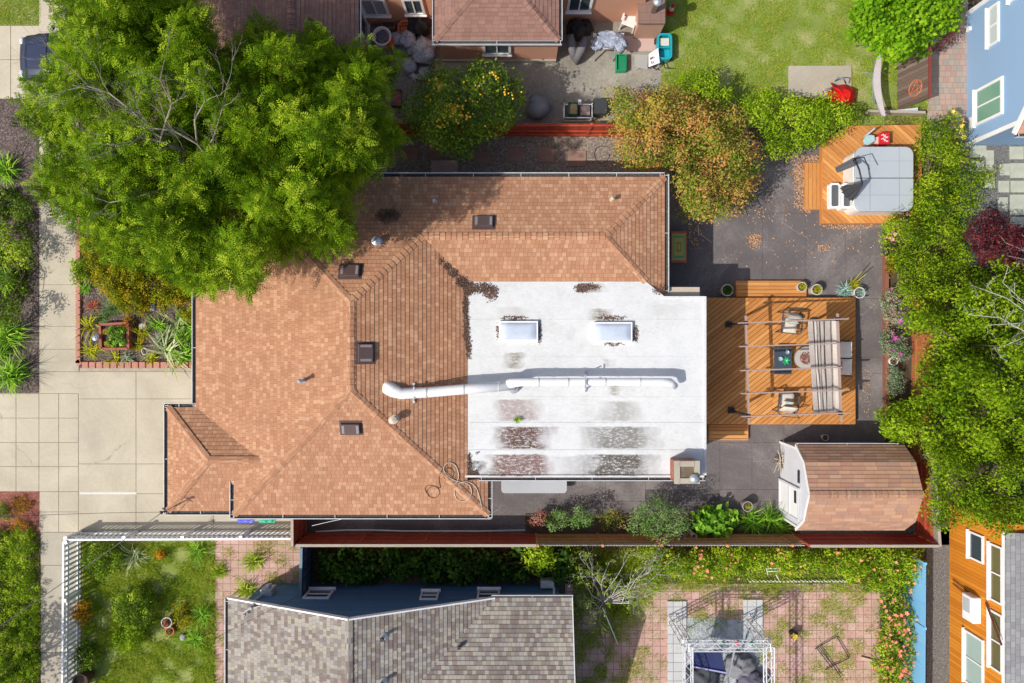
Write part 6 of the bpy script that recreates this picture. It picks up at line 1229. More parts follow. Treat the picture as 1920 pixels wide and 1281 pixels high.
# flagstones by the blue house
FLG = std('flagstone', (.42, .44, .36), .9, .18, 2, 25, .2)
fl = [(1838, 282, 30, 32), (1838, 322, 32, 28), (1880, 292, 26, 20), (1842, 352, 20, 26), (1892, 290, 22, 22), (1882, 318, 24, 30), (1884, 350, 22, 20), (1905, 285, 38, 28), (1906, 320, 34, 34), (1906, 352, 30, 28), (1905, 382, 34, 36), (1905, 415, 34, 30), (1865, 385, 26, 24), (1838, 410, 24, 40), (1825, 445, 30, 20)]
fl = [(1834, 284, 30, 22), (1832, 312, 26, 20), (1856, 300, 14, 36), (1884, 318, 18, 22), (1852, 342, 26, 22), (1882, 350, 20, 22), (1906, 287, 26, 24), (1908, 320, 28, 28), (1908, 350, 26, 22), (1908, 384, 28, 38), (1880, 384, 18, 28), (1908, 418, 28, 22)]
for i, (x, y, w_, h_) in enumerate(fl):
    mb = MB(); c = P(x, y, .03); mb.box((c.x, c.y, .03), (M(w_), M(h_), .06)); tag(mb.build('flagstone', FLG, origin=P(x, y, 0), bevel=.008), 'pale greenish square flagstone in the grey gravel beside the blue house', 'flagstone', 'flagstones beside the blue house')
# ---- top right yard
mb = MB(); mb.pbox(1479, 123, 1597, 182, -.02, .08); tag(mb.build('concrete_pad', CONC2, origin=P(1538, 152, 0), bevel=.01), 'square concrete pad at the bottom of the lawn', 'slab')
rc = thing('covered_chair', 'red cloth draped over a folded garden chair on the concrete pad', 'chair', P(1572, 178, .08)); REDC = std('red_cloth', (.78, .012, .008), .8, .12, 3, 12, .3)
vs = []; nn = 12; out = [(1556, 154), (1567, 160), (1585, 158), (1604, 168), (1605, 180), (1600, 192), (1590, 198), (1578, 196), (1566, 198), (1556, 190), (1544, 180), (1542, 170), (1565, 170)]
mb = MB(); cc = P(1580, 178, .95); ring1 = [P(x, y, .25 + .12 * (i % 2)) for i, (x, y) in enumerate(out)]; ring2 = [P(1580 + (x - 1580) * .6, 178 + (y - 178) * .6, .85 + .10 * math.sin(i * 2.2)) for i, (x, y) in enumerate(out)]; m = len(out)
mb.add(ring1 + ring2 + [cc], [(i, (i + 1) % m, m + (i + 1) % m, m + i) for i in range(m)] + [(m + i, m + (i + 1) % m, 2 * m) for i in range(m)]); mb.build('cloth', REDC, rc)
mb = MB(); mb.box(P(1553, 172, .5), (.35, .3, .06), rz=.5, ry=.5); mb.build('seat', flat('grey_white', (.6, .6, .62), .5), rc)
mb = MB(); mb.tube([P(1566, 152, .1), P(1572, 146, .7), P(1582, 147, .9), P(1586, 156, .5)], .03, 7); mb.tube([P(1545, 172, .1), P(1550, 167, .6), P(1560, 168, .5)], .03, 7); mb.tube([P(1538, 178, .3), P(1548, 180, .4), P(1552, 186, .1)], .04, 7); mb.build('frame', flat('blue_grey_frame', (.22, .26, .30), .5), rc, smooth=True)
mb = MB(); n = 18; vs = []
for i in range(n + 1):
    t = i / n; y = 100 + 118 * t; x = 1651 - 8 * math.sin(math.pi * t) + 4 * t * t * 1.8; w_ = 5.5 * math.sin(math.pi * (.12 + .8 * t)) + 1.2
    for s in (-1, 1): p = P(x + s * w_, y, 1.15); vs += [p, p - Vector((0, 0, .05))]
fs = []
for i in range(n): a = i * 4; b = a + 4; fs += [(a, a + 2, b + 2, b), (a + 1, b + 1, b + 3, a + 3), (a, b, b + 1, a + 1), (a + 2, a + 3, b + 3, b + 2)]
mb.add(vs, fs + [(0, 1, 3, 2), (4 * n, 4 * n + 2, 4 * n + 3, 4 * n + 1)]); hm = thing('hammock', 'narrow pale mauve hammock stretched on a thin metal stand', 'hammock', P(1650, 160, 0)); mb.build('sling', std('hammock_cloth', (.52, .46, .47), .8, .1, 4, 40, .2), hm)
mb = MB(); mb.tube([P(1615, 136, .9), P(1660, 137, .9)], .015, 6); mb.tube([P(1636, 137, .9), P(1637, 198, .5)], .015, 6); mb.tube([P(1651, 97, 1.2), P(1640, 118, .05), P(1640, 190, .05), P(1655, 219, 1.2)], .02, 6); mb.build('stand', flat('stand_green', (.20, .26, .25), .5), hm, smooth=True)
# dark fence panel with the rust star ornament
fpn = thing('fence_panel', 'short weathered dark plank fence panel carrying a round rusty star ornament', 'fence', P(1680, 165, 0)); DW = boards('weathered_dark_boards', [(.10, .065, .05), (.16, .11, .09), (.24, .19, .17)]); mb = MB(); xb_ = P(1682, 0, 0).x; ya, yb_ = P(0, 209, 0).y, P(0, 112, 0).y
k = 14; tl = .36
for i in range(k): mb.val = rr.random(); y = ya + (i + .5) * (yb_ - ya) / k; mb.bar((xb_, y, 0), (xb_ + tl, y, 1.5), (yb_ - ya) / k - .01, .025, Vector((1, 0, 0)))
mb.build('boards', DW, fpn); mb = MB(); mb.val = .2; mb.bar((xb_ + tl, ya, 1.52), (xb_ + tl, yb_, 1.52), .10, .05); mb.build('cap_rail', boards('rust_rail', [(.20, .04, .03), (.3, .08, .06)]), fpn)
mb = MB(); c = Vector((xb_ + .24, P(0, 165, .9).y, .88)); ux = Vector((tl, 0, 1.5)).normalized(); uy = Vector((0, 1, 0)); nz_ = Vector((-1.5, 0, tl)).normalized(); c = c + nz_ * .05; R__ = .30
ring = [c + (ux * math.cos(a * .2618) + uy * math.sin(a * .2618)) * R__ for a in range(25)]; mb.tube(ring, .022, 6); sp = [c + (ux * math.cos(math.pi / 2 * 0 + a * 2.513) + uy * math.sin(a * 2.513)) * R__ for a in range(6)]; mb.tube(sp[:6], .020, 5)
mb.build('star_ornament', flat('rust_orange', (.50, .15, .06), .6), fpn)
mb = MB(); mb.val = .5; mb.bar(P(1622, 212, .1) + Vector((0, 0, .12)), P(1728, 215, .1) + Vector((0, 0, .12)), .10, .3); tag(mb.build('retaining_board', WEATHER, origin=P(1675, 214, 0)), 'weathered retaining board between the yard and the spa deck', 'board')
mb = MB(); mb.box(P(1700, 207, .3), (.85, .12, .05), rz=.12, rx=.3); tag(mb.build('loose_plank', flat('pale_plank', (.5, .52, .54), .6), origin=P(1700, 207, 0)), 'pale plank leaning at the foot of the star panel', 'plank')
# ---- north yard clutter
BAG = G('clear_bag'); n1 = BAG.noise(BAG.obj(), 22, 4, .7, 1.5); bagc = BAG.ramp(n1, [(.35, (.16, .19, .24)), (.5, (.42, .46, .56)), (.62, (.78, .82, .90))]); BAGM = BAG.fin(bagc, .18, BAG.bump(n1, 1.0, .05), spec=.8)  # near-white end of the colour ramp paints glints on the plastic
BBAG = G('black_bag'); n1 = BBAG.noise(BBAG.obj(), 10, 4, .7, 2); BBAGM = BBAG.fin((.012, .013, .018), .22, BBAG.bump(n1, 1.0, .08), spec=.8)
def bag(label, px, py, r, mat, z=0, sq=.8, seed=1, name='rubbish_bag'):
    c = P(px, py, z + r * sq); t = thing(name, label, 'bag', P(px, py, z)); mb = MB(); mb.blob((c.x, c.y, z + r * sq * .9), (r, r * 1.05, r * sq), seed, .22, 22, 14, 3.0); mb.build('bag', mat, t, smooth=True)
    mb = MB(); mb.lathe((c.x + r * .15, c.y, z + r * sq * 1.7), [(r * .18, 0), (r * .06, .05), (r * .16, .12), (r * .1, .14)], 9); mb.build('knot', mat, t); return t
bag('clear bag of bottles in the middle of the rubbish heap', 765, 73, .32, BAGM, .15, seed=3); bag('largest clear bag of bottles at the right of the heap', 795, 95, .48, BAGM, 0, seed=5); bag('small clear bag left of the middle bag', 745, 72, .24, BAGM, .1, 1.0, 7); bag('grey bag below the heap beside the citrus tree', 768, 124, .30, BAGM, 0, seed=9); bag('pale bag half under the citrus leaves', 796, 138, .24, BAGM, 0, seed=10)
bag('shiny black bag against the brown roof gutter', 786, 45, .44, BBAGM, 0, 1.0, 11); bag('clear bag of bottles near the purple bag', 775, 92, .26, BAGM, 0, seed=13)
bs = thing('laundry_basket', 'round white basket full of dark clothes in the heap', 'basket', P(716, 68, 0)); c = Vector((*P(716, 68, .5).xy, 0)); mb = MB(); mb.lathe(c, [(.26, 0), (.34, .48), (.37, .50), (.37, .53), (.30, .52), (.27, .40), (0, .38)], 24); mb.build('basket', WHITE, bs); mb = MB(); mb.blob(c + Vector((.0, 0, .40)), (.27, .27, .10), 4, .25, 16, 8); mb.build('clothes', std('mixed_clothes', (.16, .16, .20), .9, .8, 12, 30, .5), bs, smooth=True)
def crate(name, label, px0, py0, px1, py1, z0, z1, mat, cat='box', wall=.02, fill=None):
    t = thing(name, label, cat, P((px0 + px1) / 2, (py0 + py1) / 2, z0)); a = P(px0, py1, z1); b = P(px1, py0, z1); cx, cy, w_, h_ = (a.x + b.x) / 2, (a.y + b.y) / 2, b.x - a.x, b.y - a.y; mb = MB()
    mb.box((cx, cy, z0 + .015), (w_ - .01, h_ - .01, .03))
    for dx, dy, sx, sy in ((-w_ / 2, 0, wall, h_ + wall), (w_ / 2, 0, wall, h_ + wall), (0, -h_ / 2, w_ - wall, wall), (0, h_ / 2, w_ - wall, wall)): mb.box((cx + dx, cy + dy, (z0 + z1) / 2), (sx, sy, z1 - z0))
    mb.build('box', mat, t)
    if fill: m2 = MB(); m2.box((cx, cy, z0 + (z1 - z0) * .6), (w_ - wall * 2, h_ - wall * 2, .05)); m2.build('contents', fill, t)
    return t
CARD = flat('cardboard', (.34, .22, .12), .8); ORB = flat('orange_plastic', (.62, .16, .06), .5); GRN = flat('green_crate', (.015, .34, .16), .5)
crate('cardboard_box', 'open cardboard box against the salmon wall', 716, 35, 740, 52, 0, .35, CARD, fill=flat('card_dark', (.08, .06, .05), .9)); crate('orange_box', 'orange box right of the cardboard box', 745, 30, 768, 46, 0, .4, flat('orange_card', (.50, .22, .10), .7)); crate('green_crate', 'bright green crate standing on the neighbour patio', 1156, 102, 1174, 131, 0, .32, GRN, 'crate', fill=flat('green_in', (.01, .22, .10), .6))
crate('green_box', 'dark green framed box of cardboard on the rack', 1066, 192, 1083, 214, .50, .80, flat('dark_green', (.02, .12, .05), .5), fill=CARD); crate('food_tray', 'dark tray with colourful fruit half under the tree', 734, 168, 752, 198, .3, .55, flat('tray_dark', (.03, .08, .08), .5), 'tray', fill=std('fruit_mix', (.45, .12, .12), .6, .9, 14, 30, .4))
mb = MB(); mb.blob(P(732, 62 + 18, .35), (.17, .26, .18), 2, .2, 14, 9); tag(mb.build('red_sack', std('red_mesh', (.50, .09, .04), .7, .4, 20, 40, .4), origin=P(732, 78, 0)), 'orange red mesh sack between basket and bags', 'sack')
mb = MB(); mb.lathe(P(759, 51, .45) - Vector((0, 0, .3)), [(.2, 0), (.27, .28), (.29, .30), (.24, .28), (.18, .1), (0, .1)], 18); tag(mb.build('orange_bucket', ORB, origin=P(759, 51, 0)), 'orange bucket beside the black bag', 'bucket')
rosette('white_ornament', 'round white fluted ornament by the salmon wall', 'ornament', 699, 27, .26, flat('white_plastic', (.66, .68, .70), .4), 40, .05, z=.3, ehi=.7, droop=.2); rosette('striped_ornament', 'black and white striped fan ornament near the citrus tree', 'ornament', 777, 145, .22, flat('zebra', (.45, .45, .48), .4), 16, .07, z=.3, ehi=.6, droop=.2, vm=.2)
# table heaped with laundry, chair, folding table, wagon, cone, covered items
lt = thing('laundry_table', 'trestle table heaped with blue and white laundry', 'table', P(1142, 75, 0)); mb = MB(); mb.pbox(1112, 62, 1170, 92, .70, .74); mb.build('tabletop', flat('table_white', (.6, .6, .6), .5), lt)
for x, y in ((1118, 104), (1153, 104), (1115, 66), (1165, 66)):
    mb = MB(); c = P(x if y > 90 else x, 90 if y > 90 else y, .70); mb.bar((c.x, c.y - (.25 if y > 90 else 0), 0), (c.x, c.y, .70), .04, .04, Vector((0, 1, 0))); mb.build('leg', METAL, lt)
LAU = std('laundry', (.30, .34, .44), .9, .5, 5, 16, .8, col2=(.72, .74, .78), bd=.03); mb = MB()
for i, (x, y, rx, ry, rz) in enumerate(((1142, 76, .55, .30, .13), (1120, 82, .25, .25, .14), (1164, 84, .24, .26, .15), (1140, 64, .42, .10, .16), (1152, 75, .3, .28, .18))): mb.blob(P(x, y, .82), (rx, ry, rz), i, .25, 18, 10, 3)
mb.build('laundry', LAU, lt, smooth=True)
pc = thing('plastic_chair', 'white plastic armchair against the salmon wall', 'chair', (0, 0, 0)); PL = flat('chair_plastic', (.70, .68, .66), .4)
mb = MB(); mb.box((0, 0, .43), (.46, .46, .03)); mb.build('seat', PL, pc, bevel=.01); mb = MB(); mb.box((-.26, 0, .68), (.03, .46, .50), ry=-.25); mb.build('backrest', PL, pc, bevel=.01)
for s in (-1, 1): mb = MB(); mb.bar((-.22, s * .25, .64), (.2, s * .25, .62), .06, .03); mb.build('armrest', PL, pc)
for sx, sy in ((-.2, -.21), (-.2, .21), (.2, -.21), (.2, .21)): mb = MB(); mb.bar((sx * 1.15, sy * 1.1, 0), (sx, sy, .42), .05, .05, Vector((0, 1, 0))); mb.build('leg', PL, pc)
pc.location = P(1177, 48, 0); pc.rotation_euler = (0, 0, rad(-110)); pc.scale = (1.15, 1.15, 1.15)
ft = thing('folding_table', 'tilted grey folding table with a printed white sheet', 'table', P(1205, 115, 0)); mb = MB(); a = [P(1190, 102, .5), P(1215, 103, .5), P(1214, 130, .5), P(1190, 126, .5)]; mb.prism([(p.x, p.y) for p in a], .47, .5); mb.build('tabletop', flat('putty', (.38, .37, .34), .6), ft)
mb = MB(); mb.add([P(1216, 102, .5), P(1234, 90, .6), P(1237, 118, .55), P(1216, 126, .45), P(1216, 102, .48), P(1234, 90, .58), P(1237, 118, .53), P(1216, 126, .43)], [(3, 2, 1, 0), (4, 5, 6, 7), (0, 1, 5, 4), (1, 2, 6, 5), (2, 3, 7, 6), (3, 0, 4, 7)]); sh_ = mb.build('printed_sheet', WHITE, ft)
mb = MB()
for i in range(5): mb.bar(P(1219 + i * 2.4, 108 - i * .9, .53), P(1219.8 + i * 2.4, 112 - i * .9, .53), .03, .012)
for i in range(3): mb.bar(P(1221 + i * 3, 115 - i, .51), P(1222.5 + i * 3, 120 - i, .51), .03, .012)
mb.build('print', flat('print_ink', (.22, .10, .12), .6), sh_)
for a, b in (((1192, 130), (1212, 122)), ((1218, 124), (1228, 132)), ((1228, 132), (1236, 120))): mb = MB(); mb.bar(P(*a, .08), P(*b, .35), .03); mb.build('leg', METAL, ft)
mb = MB(); mb.pbox(1168, 68, 1230, 96, .0, .03); tag(mb.build('cardboard_sheet', flat('pink_card', (.52, .37, .33), .8), origin=P(1200, 82, 0)), 'large flattened pinkish cardboard sheet on the patio', 'cardboard')
wg = thing('toy_wagon', 'turquoise plastic toy wagon on the lawn edge', 'toy wagon', P(1246, 90, 0)); TQ = flat('turquoise', (.015, .34, .42), .35); cx, cy = P(1246, 88, .4).xy
def rr_(w_, h_, r, n=5): return [(cx + sx * (w_ / 2 - r) + r * math.cos(rad(a0 + 90 * i / n)), cy + sy * (h_ / 2 - r) + r * math.sin(rad(a0 + 90 * i / n))) for sx, sy, a0 in ((1, 1, 0), (-1, 1, 90), (-1, -1, 180), (1, -1, 270)) for i in range(n + 1)]
mb = MB(); o_, i__ = rr_(.56, 1.0, .16), rr_(.44, .86, .12); m = len(o_); mb.add([(x, y, .12) for x, y in o_] + [(x, y, .46) for x, y in o_] + [(x, y, .46) for x, y in i__] + [(x, y, .2) for x, y in i__], [(i, (i + 1) % m, m + (i + 1) % m, m + i) for i in range(m)] + [(m + i, m + (i + 1) % m, 2 * m + (i + 1) % m, 2 * m + i) for i in range(m)] + [(2 * m + i, 2 * m + (i + 1) % m, 3 * m + (i + 1) % m, 3 * m + i) for i in range(m)] + [tuple(range(3 * m, 4 * m)), tuple(range(m - 1, -1, -1))]); mb.build('tub', TQ, wg)
mb = MB(); mb.box((cx, cy + .22, .33), (.40, .30, .05)); mb.build('seat', flat('seat_cream', (.6, .58, .5), .5), wg, bevel=.02); mb = MB(); mb.box((cx, cy - .02, .30), (.42, .04, .24)); mb.build('divider', TQ, wg)
for sx, sy in ((-1, -1), (-1, 1), (1, -1), (1, 1)):
    mb = MB(); mb.tube([(cx + sx * .26, cy + sy * .33, .11), (cx + sx * .33, cy + sy * .33, .11)], .11, 14); mb.build('wheel', DARK, wg)
mb = MB(); mb.tube([(cx, cy - .5, .2), (cx + .05, cy - .75, .25), (cx + .3, cy - .8, .3)], .02, 6); mb.build('handle', DARK, wg)
cn = thing('traffic_cone', 'red traffic cone with white collar by the utility closet', 'traffic cone', P(1257, 21, 0)); c = Vector((*P(1257, 21, .1).xy, 0)); CR = flat('cone_red', (.72, .02, .015), .4); mb = MB(); mb.box(c + Vector((0, 0, .02)), (.30, .30, .04)); mb.lathe(c, [(.13, .04), (.11, .2), (.06, .5), (.035, .68), (0, .69)], 20); mb.build('cone', CR, cn); mb = MB(); mb.lathe(c, [(.103, .28), (.07, .46), (.068, .47)], 20); mb.build('collar', WHITE, cn)
COV = std('grey_cover', (.16, .15, .16), .75, .3, 3, 14, .6)
for i, (a, b, r, lab) in enumerate((((1069, 65), (1076, 108), .17, 'upright dark grey fabric cover, left of a pair'), ((1100, 70), (1080, 112), .18, 'slanting dark grey fabric cover, right of a pair'))):
    mb = MB(); mb.tube([P(*a, .9), P((a[0] + b[0]) / 2, (a[1] + b[1]) / 2, .7), P(*b, .35), P(b[0] + 2, b[1] + 8, .05)], [r * .7, r, r * .8, r * .3], 12); tag(mb.build('covered_umbrella', COV, origin=P(*b, 0), smooth=True), lab, 'cover')
bag('dark bundle piled behind the grey covers', 1080, 55, .36, BBAGM, 0, 1.0, 21); bag('black bundle in shade against the wing wall', 1098, 52, .28, BBAGM, 0, .9, 22)
gb = thing('covered_barbecue', 'round barbecue under a grey cover by the red fence', 'barbecue', P(1008, 200, 0)); mb = MB(); mb.blob((*P(1009, 201, .55).xy, .45), (.44, .44, .48), 8, .07, 24, 14); mb.blob((*P(1003, 184, .9).xy, .78), (.20, .18, .16), 9, .12, 16, 9); mb.build('cover', std('silver_cover', (.22, .22, .235), .55, .12, 4, 30, .3), gb, smooth=True)
for a in (0, 2.1, 4.2): mb = MB(); mb.bar((*P(1009, 201, 0).xy, .02), (gb.location.x + .4 * math.cos(a), gb.location.y + .4 * math.sin(a), .0), .03); mb.build('leg', DARK, gb)
rk = thing('wire_rack', 'white framed rack with boxes beside the red fence', 'rack', P(1082, 207, 0)); mb = MB()
a, b = P(1058, 221, .5), P(1110, 196, .5)
for x in (a.x, b.x):
    for y in (a.y, b.y): mb.bar((x, y, 0), (x, y, .62), .03, .03, Vector((0, 1, 0)))
for z in (.12, .50): mb.bar((a.x, a.y, z), (b.x, a.y, z), .03); mb.bar((a.x, b.y, z), (b.x, b.y, z), .03); mb.bar((a.x, a.y, z), (a.x, b.y, z), .03); mb.bar((b.x, a.y, z), (b.x, b.y, z), .03)
mb.build('frame', WHITE, rk); mb = MB(); mb.box(((a.x + b.x) / 2, (a.y + b.y) / 2, .46), (b.x - a.x - .04, b.y - a.y - .04, .02)); mb.build('shelf', flat('shelf_dark', (.06, .06, .07), .6), rk); mb = MB(); mb.box(((a.x + b.x) / 2 + .25, (a.y + b.y) / 2, .54), (.38, .36, .12)); mb.build('bundle', std('bundle', (.30, .22, .20), .8, .5, 12, 30, .4), rk)
mb = MB(); mb.pbox(1113, 184, 1139, 213, .0, .5); tag(mb.build('storage_box', flat('charcoal_box', (.05, .055, .055), .4), origin=P(1126, 200, 0), bevel=.02), 'charcoal lidded storage box beside the wire rack', 'box')
mb = MB(); mb.pbox(1084, 187, 1090, 194, .5, .52); tag(mb.build('paper_note', WHITE, origin=P(1087, 190, .5)), 'small white tile above the wire rack', 'tile')
# ---- square planter, path light, ring in the front garden
pb = thing('planter_box', 'square red timber planter full of green succulents', 'planter', P(217, 630, 0)); RW = flat('red_timber', (.33, .10, .07), .8)
for a, b in (((191, 609), (243, 606)), ((243, 606), (244, 654)), ((244, 654), (193, 654)), ((193, 654), (191, 609))): mb = MB(); mb.bar(P(*a, .22), P(*b, .22), .09, .3); mb.build('side_board', RW, pb)
mb = MB(); mb.pbox(193, 609, 242, 652, .0, .24); mb.build('soil', SOIL, pb); C = clumps(rect(200, 612, 240, 650), .3, .5, 7, 10, 1); struct(foliage('succulents', L_STRAP, pb, C, .11, 26, .08, .7), 'stuff')
for x, y, lab in ((198, 622, 'small terracotta pot in the upper left of the square planter'), (201, 645, 'small terracotta pot in the lower left of the square planter')): pot(lab, x, y, .11, .18, TERR, L_YSP, 30, z=.26, lr=.9)
pl = thing('path_light', 'round grey solar path light on a thin post', 'garden light', P(178, 634, 0)); c = Vector((*P(178, 634, .5).xy, 0)); mb = MB(); mb.lathe(c, [(.012, 0), (.012, .48)], 8); mb.build('post', METAL, pl); mb = MB(); mb.lathe(c, [(.03, .46), (.10, .50), (.10, .515), (.055, .53), (.05, .535), (.02, .545)], 18); mb.build('lamp_head', flat('light_head', (.42, .46, .52), .3, .4), pl, smooth=False)
mb = MB(); mb.tube([P(271, 659, .12) + Vector((.11 * math.cos(a / 3), .13 * math.sin(a / 3), .02 * math.sin(a))) for a in range(20)], .018, 6); tag(mb.build('wire_ring', flat('ring_white', (.6, .58, .54), .5), origin=P(271, 659, 0), smooth=True), 'white wire ring lying in the front garden', 'ring')
mb = MB(); mb.blob(P(343, 1195, .08), (.12, .14, .09), 3, .12); tag(mb.build('rock', flat('rock_grey', (.32, .33, .35), .8), origin=P(343, 1195, 0), smooth=True), 'single grey rock beside the terracotta pots', 'rock')
# ---- wheelie bins under the garage eave
def bin_(label, px, mat, lm):
    t = thing('wheelie_bin', label, 'bin', P(px, 962, 0)); c = P(px, 961, 1.0); mb = MB(); mb.box((c.x, c.y, .5), (.50, .60, .92), t=1.1); mb.build('body', mat, t, bevel=.02); mb = MB(); mb.box((c.x, c.y - .02, 1.0), (.62, .74, .05)); mb.box((c.x, c.y - .02, 1.03), (.5, .6, .04), t=.8); ld = mb.build('lid', mat, t, bevel=.01)
    m3 = MB(); yy = c.y - .33
    for dx, pts_ in ((-.16, [(-.05, .04), (0, -.03), (.05, .04)]), (.06, [(.05, .04), (-.03, .02), (.04, -.01), (-.04, -.035)])): m3.tube([(c.x + dx + a + .14, yy + b, 1.032) for a, b in pts_], .010, 5)
    m3.build('lettering', lm, ld)
    for s in (-1, 1): mb = MB(); mb.tube([(c.x + s * .22, c.y + .28, .1), (c.x + s * .28, c.y + .28, .1)], .10, 14); mb.build('wheel', DARK, t)
bin_('blue wheelie bin poking out under the garage eave', 461, flat('bin_blue', (.04, .06, .62), .4), WHITE); bin_('green wheelie bin poking out under the garage eave', 501, flat('bin_green', (.02, .40, .22), .4), DARK)
mb = MB(); mb.tube([P(548, 965, 1.5), P(550, 971, 1.5), P(557, 971, 1.5), P(559, 965, 1.5)], .018, 6); tag(mb.build('wall_bracket', DARK, origin=P(553, 965, 1.5), smooth=True), 'small black bracket sticking out beside the side gate', 'bracket')
# ---- service mast and overhead cables
ms = thing('service_mast', 'thin metal service mast with clamps at the garage roof corner', 'mast', onplane(330, 948, fSg)); b = ms.location.copy(); mb = MB(); mb.tube([b - Vector((0, 0, .3)), b + Vector((0, 0, 1.0))], .025, 8); mb.build('pole', METAL, ms, smooth=True); mb = MB(); mb.bar(b + Vector((-.12, 0, .9)), b + Vector((.12, .0, .9)), .04); mb.bar(b + Vector((-.1, .1, .75)), b + Vector((.1, -.1, .75)), .04); mb.blob(b + Vector((0, 0, 1.02)), .06, 2, .1, 10, 6); mb.build('clamp', DARK, ms)
top = b + Vector((0, 0, .95))
def wire(label, a, e, r=.008, sag=.3, m=DARK):
    a, e = Vector(a), Vector(e); mb = MB(); mb.tube([a + (e - a) * t - Vector((0, 0, sag * 4 * t * (1 - t))) for t in [i / 14 for i in range(15)]], r, 5); tag(mb.build('overhead_cable', m, origin=a, smooth=True), label, 'cable')
wire('thick twisted service cable from the mast to the lower left edge', top, P(-120, 1255, 6.5), .013, .5, flat('wire_grey', (.20, .19, .18), .5)); wire('thin cable from the mast to the left edge above the red mulch', top, P(-100, 975, 6.0), .007, .2); wire('pale cable from the south gutter to the side gate', P(668, 968, 2.9), P(585, 986, 1.7), .008, .05, WHITE)
wire('thin cable crossing down to the grey roof corner', P(560, 1118, 3.0), P(330, 1235, 6.5), .006, .1)
cm = thing('cable_clamp', 'knot of cable clamps on the grey shingle roof corner', 'clamp', P(468, 1139, 2.9)); mb = MB(); mb.bar(P(461, 1145, 3.1), P(488, 1136, 3.25), .03); mb.bar(P(455, 1150, 3.1), P(470, 1140, 3.2), .03); mb.blob(P(471, 1139, 3.15), .09, 4, .2, 10, 7); mb.blob(P(458, 1153, 3.05), .06, 5, .2, 10, 7); mb.build('clamps', flat('clamp_grey', (.36, .36, .36), .5), cm)
# twig nest on the roof
mb = MB(); r2 = random.Random(9); b = onplane(728, 405, fN)
for i in range(130): a = r2.uniform(0, 6.28); q = r2.uniform(0, 1) ** .6; p = b + Vector((math.cos(a) * q * .42, math.sin(a) * q * .26, r2.uniform(.02, .12) - math.sin(a) * q * .26 * K)); d = Vector((r2.uniform(-1, 1), r2.uniform(-1, 1), r2.uniform(-.2, .2))) * .13; mb.tube([p - d, p + d], .006, 4)
tag(mb.build('twig_pile', flat('twigs', (.12, .075, .055), .9), origin=b), 'matted pile of dead twigs on the upper shingle slope', 'twigs')
b = np.array(P(970, 788, ZW)); rosette('roof_weed', 'small green weed growing on the white flat roof', 'weed', 970, 787, .13, L_STRAP, 50, .025, z=ZW, ehi=1.4)
# ---- parked car
car = thing('parked_car', 'dark navy car parked under the great tree on the neighbour driveway', 'car', P(148, 103, 0)); CP = flat('car_paint', (.035, .045, .085), .22, .3, .7)
c0 = P(148, 103, .9); x0 = P(31, 0, .8).x - 0.02; Lc = 4.6
def cx_(t): return x0 + Lc * t
sec = [(0.0, .62, .35, .58), (.02, .78, .30, .70), (.08, .86, .28, .78), (.26, .90, .28, .92), (.30, .91, .28, .94), (.75, .91, .28, .97), (.93, .86, .3, .92), (1.0, .72, .4, .75)]
mb = MB(); vs = []
for t, hw, zb_, zt_ in sec:
    pr = [(-hw * .9, zb_), (-hw, zb_ + .2), (-hw * .99, zt_ - .16), (-hw * .90, zt_ - .03), (-hw * .45, zt_ + .01), (0, zt_ + .025), (hw * .45, zt_ + .01), (hw * .90, zt_ - .03), (hw * .99, zt_ - .16), (hw, zb_ + .2), (hw * .9, zb_)]
    vs += [(cx_(t), c0.y + a, z) for a, z in pr]
m = 11; mb.add(vs, [(i * m + k, i * m + (k + 1) % m, (i + 1) * m + (k + 1) % m, (i + 1) * m + k) for i in range(len(sec) - 1) for k in range(m)] + [tuple(range(m - 1, -1, -1)), tuple(range((len(sec) - 1) * m, len(sec) * m))]); mb.build('body', CP, car, smooth=True)
mb = MB(); gh = [(.29, .78, .95), (.42, .60, 1.42), (.72, .60, 1.45), (.90, .72, .98)]; vs = []
for t, hw, z in gh: vs += [(cx_(t), c0.y - hw, z), (cx_(t), c0.y + hw, z)]
lo = [(cx_(.29), c0.y - .80, .90), (cx_(.29), c0.y + .80, .90), (cx_(.90), c0.y + .74, .90), (cx_(.90), c0.y - .74, .90)]
mb.add(vs + lo, [(0, 2, 3, 1), (4, 6, 7, 5), (8, 0, 1, 9), (11, 10, 7, 6), (8, 11, 6, 4, 2, 0), (9, 1, 3, 5, 7, 10)]); mb.build('window', flat('car_glass', (.02, .03, .035), .06, 0, .9), car); mb = MB(); mb.prism([(cx_(.42), c0.y - .60), (cx_(.72), c0.y - .60), (cx_(.72), c0.y + .60), (cx_(.42), c0.y + .60)], 1.435, 1.47); mb.build('roof', CP, car, bevel=.02)
for s in (-1, 1):
    mb = MB(); mb.blob((cx_(.03), c0.y + s * .62, .66), (.10, .16, .08), 1, 0); mb.build('headlight', flat('lamp_glass', (.6, .62, .65), .1), car, smooth=True)
    mb = MB(); mb.blob((cx_(.33), c0.y + s * 1.0, .98), (.07, .10, .06), 1, 0); mb.build('wing_mirror', CP, car, smooth=True)
    for t in (.18, .80): mb = MB(); mb.tube([(cx_(t), c0.y + s * .72, .33), (cx_(t), c0.y + s * .92, .33)], .33, 20); wl = mb.build('wheel', DARK, car); mb = MB(); mb.tube([(cx_(t), c0.y + s * .91, .33), (cx_(t), c0.y + s * .93, .33)], .21, 16); mb.build('rim', METAL, wl)
mb = MB()
for y in (-.45, 0, .45): mb.bar((cx_(.08), c0.y + y, .815), (cx_(.26), c0.y + y * 1.15, .945), .02, .012)
mb.build('bonnet_crease', CP, car)
